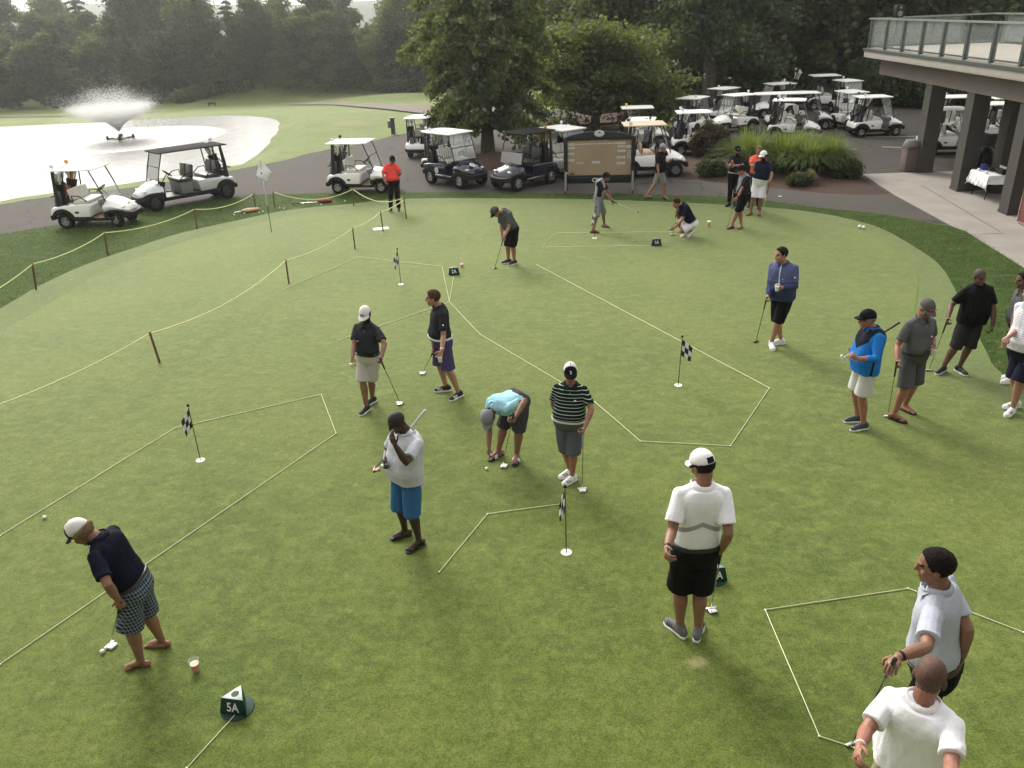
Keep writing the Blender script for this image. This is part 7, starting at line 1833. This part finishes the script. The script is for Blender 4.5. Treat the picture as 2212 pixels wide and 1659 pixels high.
for sx in(-1,1):
    m=MB();m.box((sx*(hw+.0),-.22,.36),(.07,.05,.74),Matrix.Rotation(R(-24),3,'X'));m.box((sx*hw,.22,.36),(.07,.05,.74),Matrix.Rotation(R(24),3,'X'));m.build('leg',M_grey,sb,bevel=.006)
    for sy in(-.36,.36):
        MB().tube([(sx*hw-.02,sy,.06),(sx*hw+.02,sy,.06)],.058,12,rnd=False).build('caster',M_black,sb,smooth=40)
m=MB();m.ell((0,-.055,(zb+top)/2+.07),(.17,.012,.11),nu=26,nv=9);oo=m.build('oval_crest',M('crest_grey',(.50,.52,.50),.5),sb,smooth=180)
MB().ell((0,-.068,(zb+top)/2+.11),(.045,.006,.022),nu=12,nv=6).build('crest_mark',M_gr,oo)
def stx(t,x,z,size,par,mt,n='lettering',sx=1):
    text_mesh(t,size,mt,par,Matrix.Translation((x,-.0085 if mt is not WR else -.054,z))@Matrix.Rotation(R(90),4,'X'),n,.001,sx=sx)
Bx=lambda px:(px-1295)/(1371-1218)*WB
Bz=lambda py:onY(1295,py,c.y).z
M_pap=mat('strip_paper',(.62,.60,.60),.8);M_type=mat('print_grey',(.18,.17,.18),.8)
strips=[]
def bp2(cx,cy):   # crop (1370,300) x7.373 -> picture
    return ((1370+cx/7.373)*.8848,(300+cy/7.373)*.8848)
for cx,cy,w_,h_,an in [(190,380,140,34,0),(185,443,140,28,0),(175,547,142,30,0),(180,664,140,30,0),(345,376,140,16,0),(485,374,138,18,0),(640,374,140,16,0),(790,372,145,20,0),(930,370,145,16,0),(1080,372,142,34,0),(1080,431,142,28,0),(1083,508,145,32,0),(1073,625,142,30,0),(1073,730,142,34,0),(1232,436,140,40,0),(346,716,136,14,0),(632,708,146,34,0),(157,820,140,11,84),(1204,570,145,14,79),(1236,570,150,14,84),(1268,530,90,18,88),(1248,660,100,22,86),(1270,640,140,16,87),(575,312,74,20,0),(690,310,74,18,0),(805,310,80,14,0)]:
    q=bp2(cx,cy);x=Bx(q[0]);z=Bz(q[1]);sc=WB/(1371-1218)*.8848/7.373
    st=MB().box((0,0,0),(w_*sc,.004,h_*sc)).build('name_strip',M_pap,sb,xf=Matrix.Translation((x,-.0075,z))@Matrix.Rotation(R(-an),4,'Y'))
    m=MB()
    rs=np.random.default_rng(int(cx));xx=-w_*sc*.42
    while xx<w_*sc*.40:
        l_=rs.uniform(.015,.05);m.box((xx+l_/2,0,0),(l_,.0015,h_*sc*.35));xx+=l_+.012
    m.build('print',M_type,st,xf=Matrix.Translation((x,-.0105,z))@Matrix.Rotation(R(-an),4,'Y'))
stx('OV',Bx(bp2(640,1025)[0]),Bz(bp2(600,1025)[1]),.20,sb,WR,'footer_lettering')
q=bp2(110,895);MB().box((Bx(q[0]),-.03,Bz(q[1])),(.09,.07,.07)).build('tape_roll',M('tape_yellow',(.60,.45,.15),.7),sb,bevel=.015)
q=bp2(205,900);MB().box((Bx(q[0]),-.03,Bz(q[1])),(.12,.06,.05)).build('marker_pens',M_stake,sb,bevel=.01)
M_spk=mat('clover_specks',(.38,.42,.24),.8)
rg=np.random.default_rng(9);V=[];F=[]
for i in range(40):
    x,y=rg.uniform(-9,9),rg.uniform(4,24);r=rg.uniform(.006,.012);o=len(V)
    if not inpoly(x,y,closed(green_edge)) :continue
    for k in range(5):a=k*1.257;V.append((x+r*math.cos(a),y+r*math.sin(a),ZG+.004))
    F.append(tuple(range(o,o+5)))
m=MB();m.add(V,F);tag(m.build('grass_debris',M_spk,None),'tiny pale clippings scattered over the putting green','debris',kind='stuff')
# ------------------------------------------------------------ haze
hz=MB().box((0,770,17),(1900,1760,48)).build('haze',[],None)
mv=bpy.data.materials.new('haze_volume');mv.use_nodes=True;n=mv.node_tree.nodes;l=mv.node_tree.links;n.remove(n['Principled BSDF'])
v=n.new('ShaderNodeVolumePrincipled');v.inputs['Color'].default_value=(.93,.95,.96,1);v.inputs['Density'].default_value=.00058;v.inputs['Anisotropy'].default_value=.7
l.new(v.outputs[0],n['Material Output'].inputs['Volume']);hz.data.materials.append(mv);tag(hz,'thin bright evening haze in the air over the course','haze',kind='stuff')
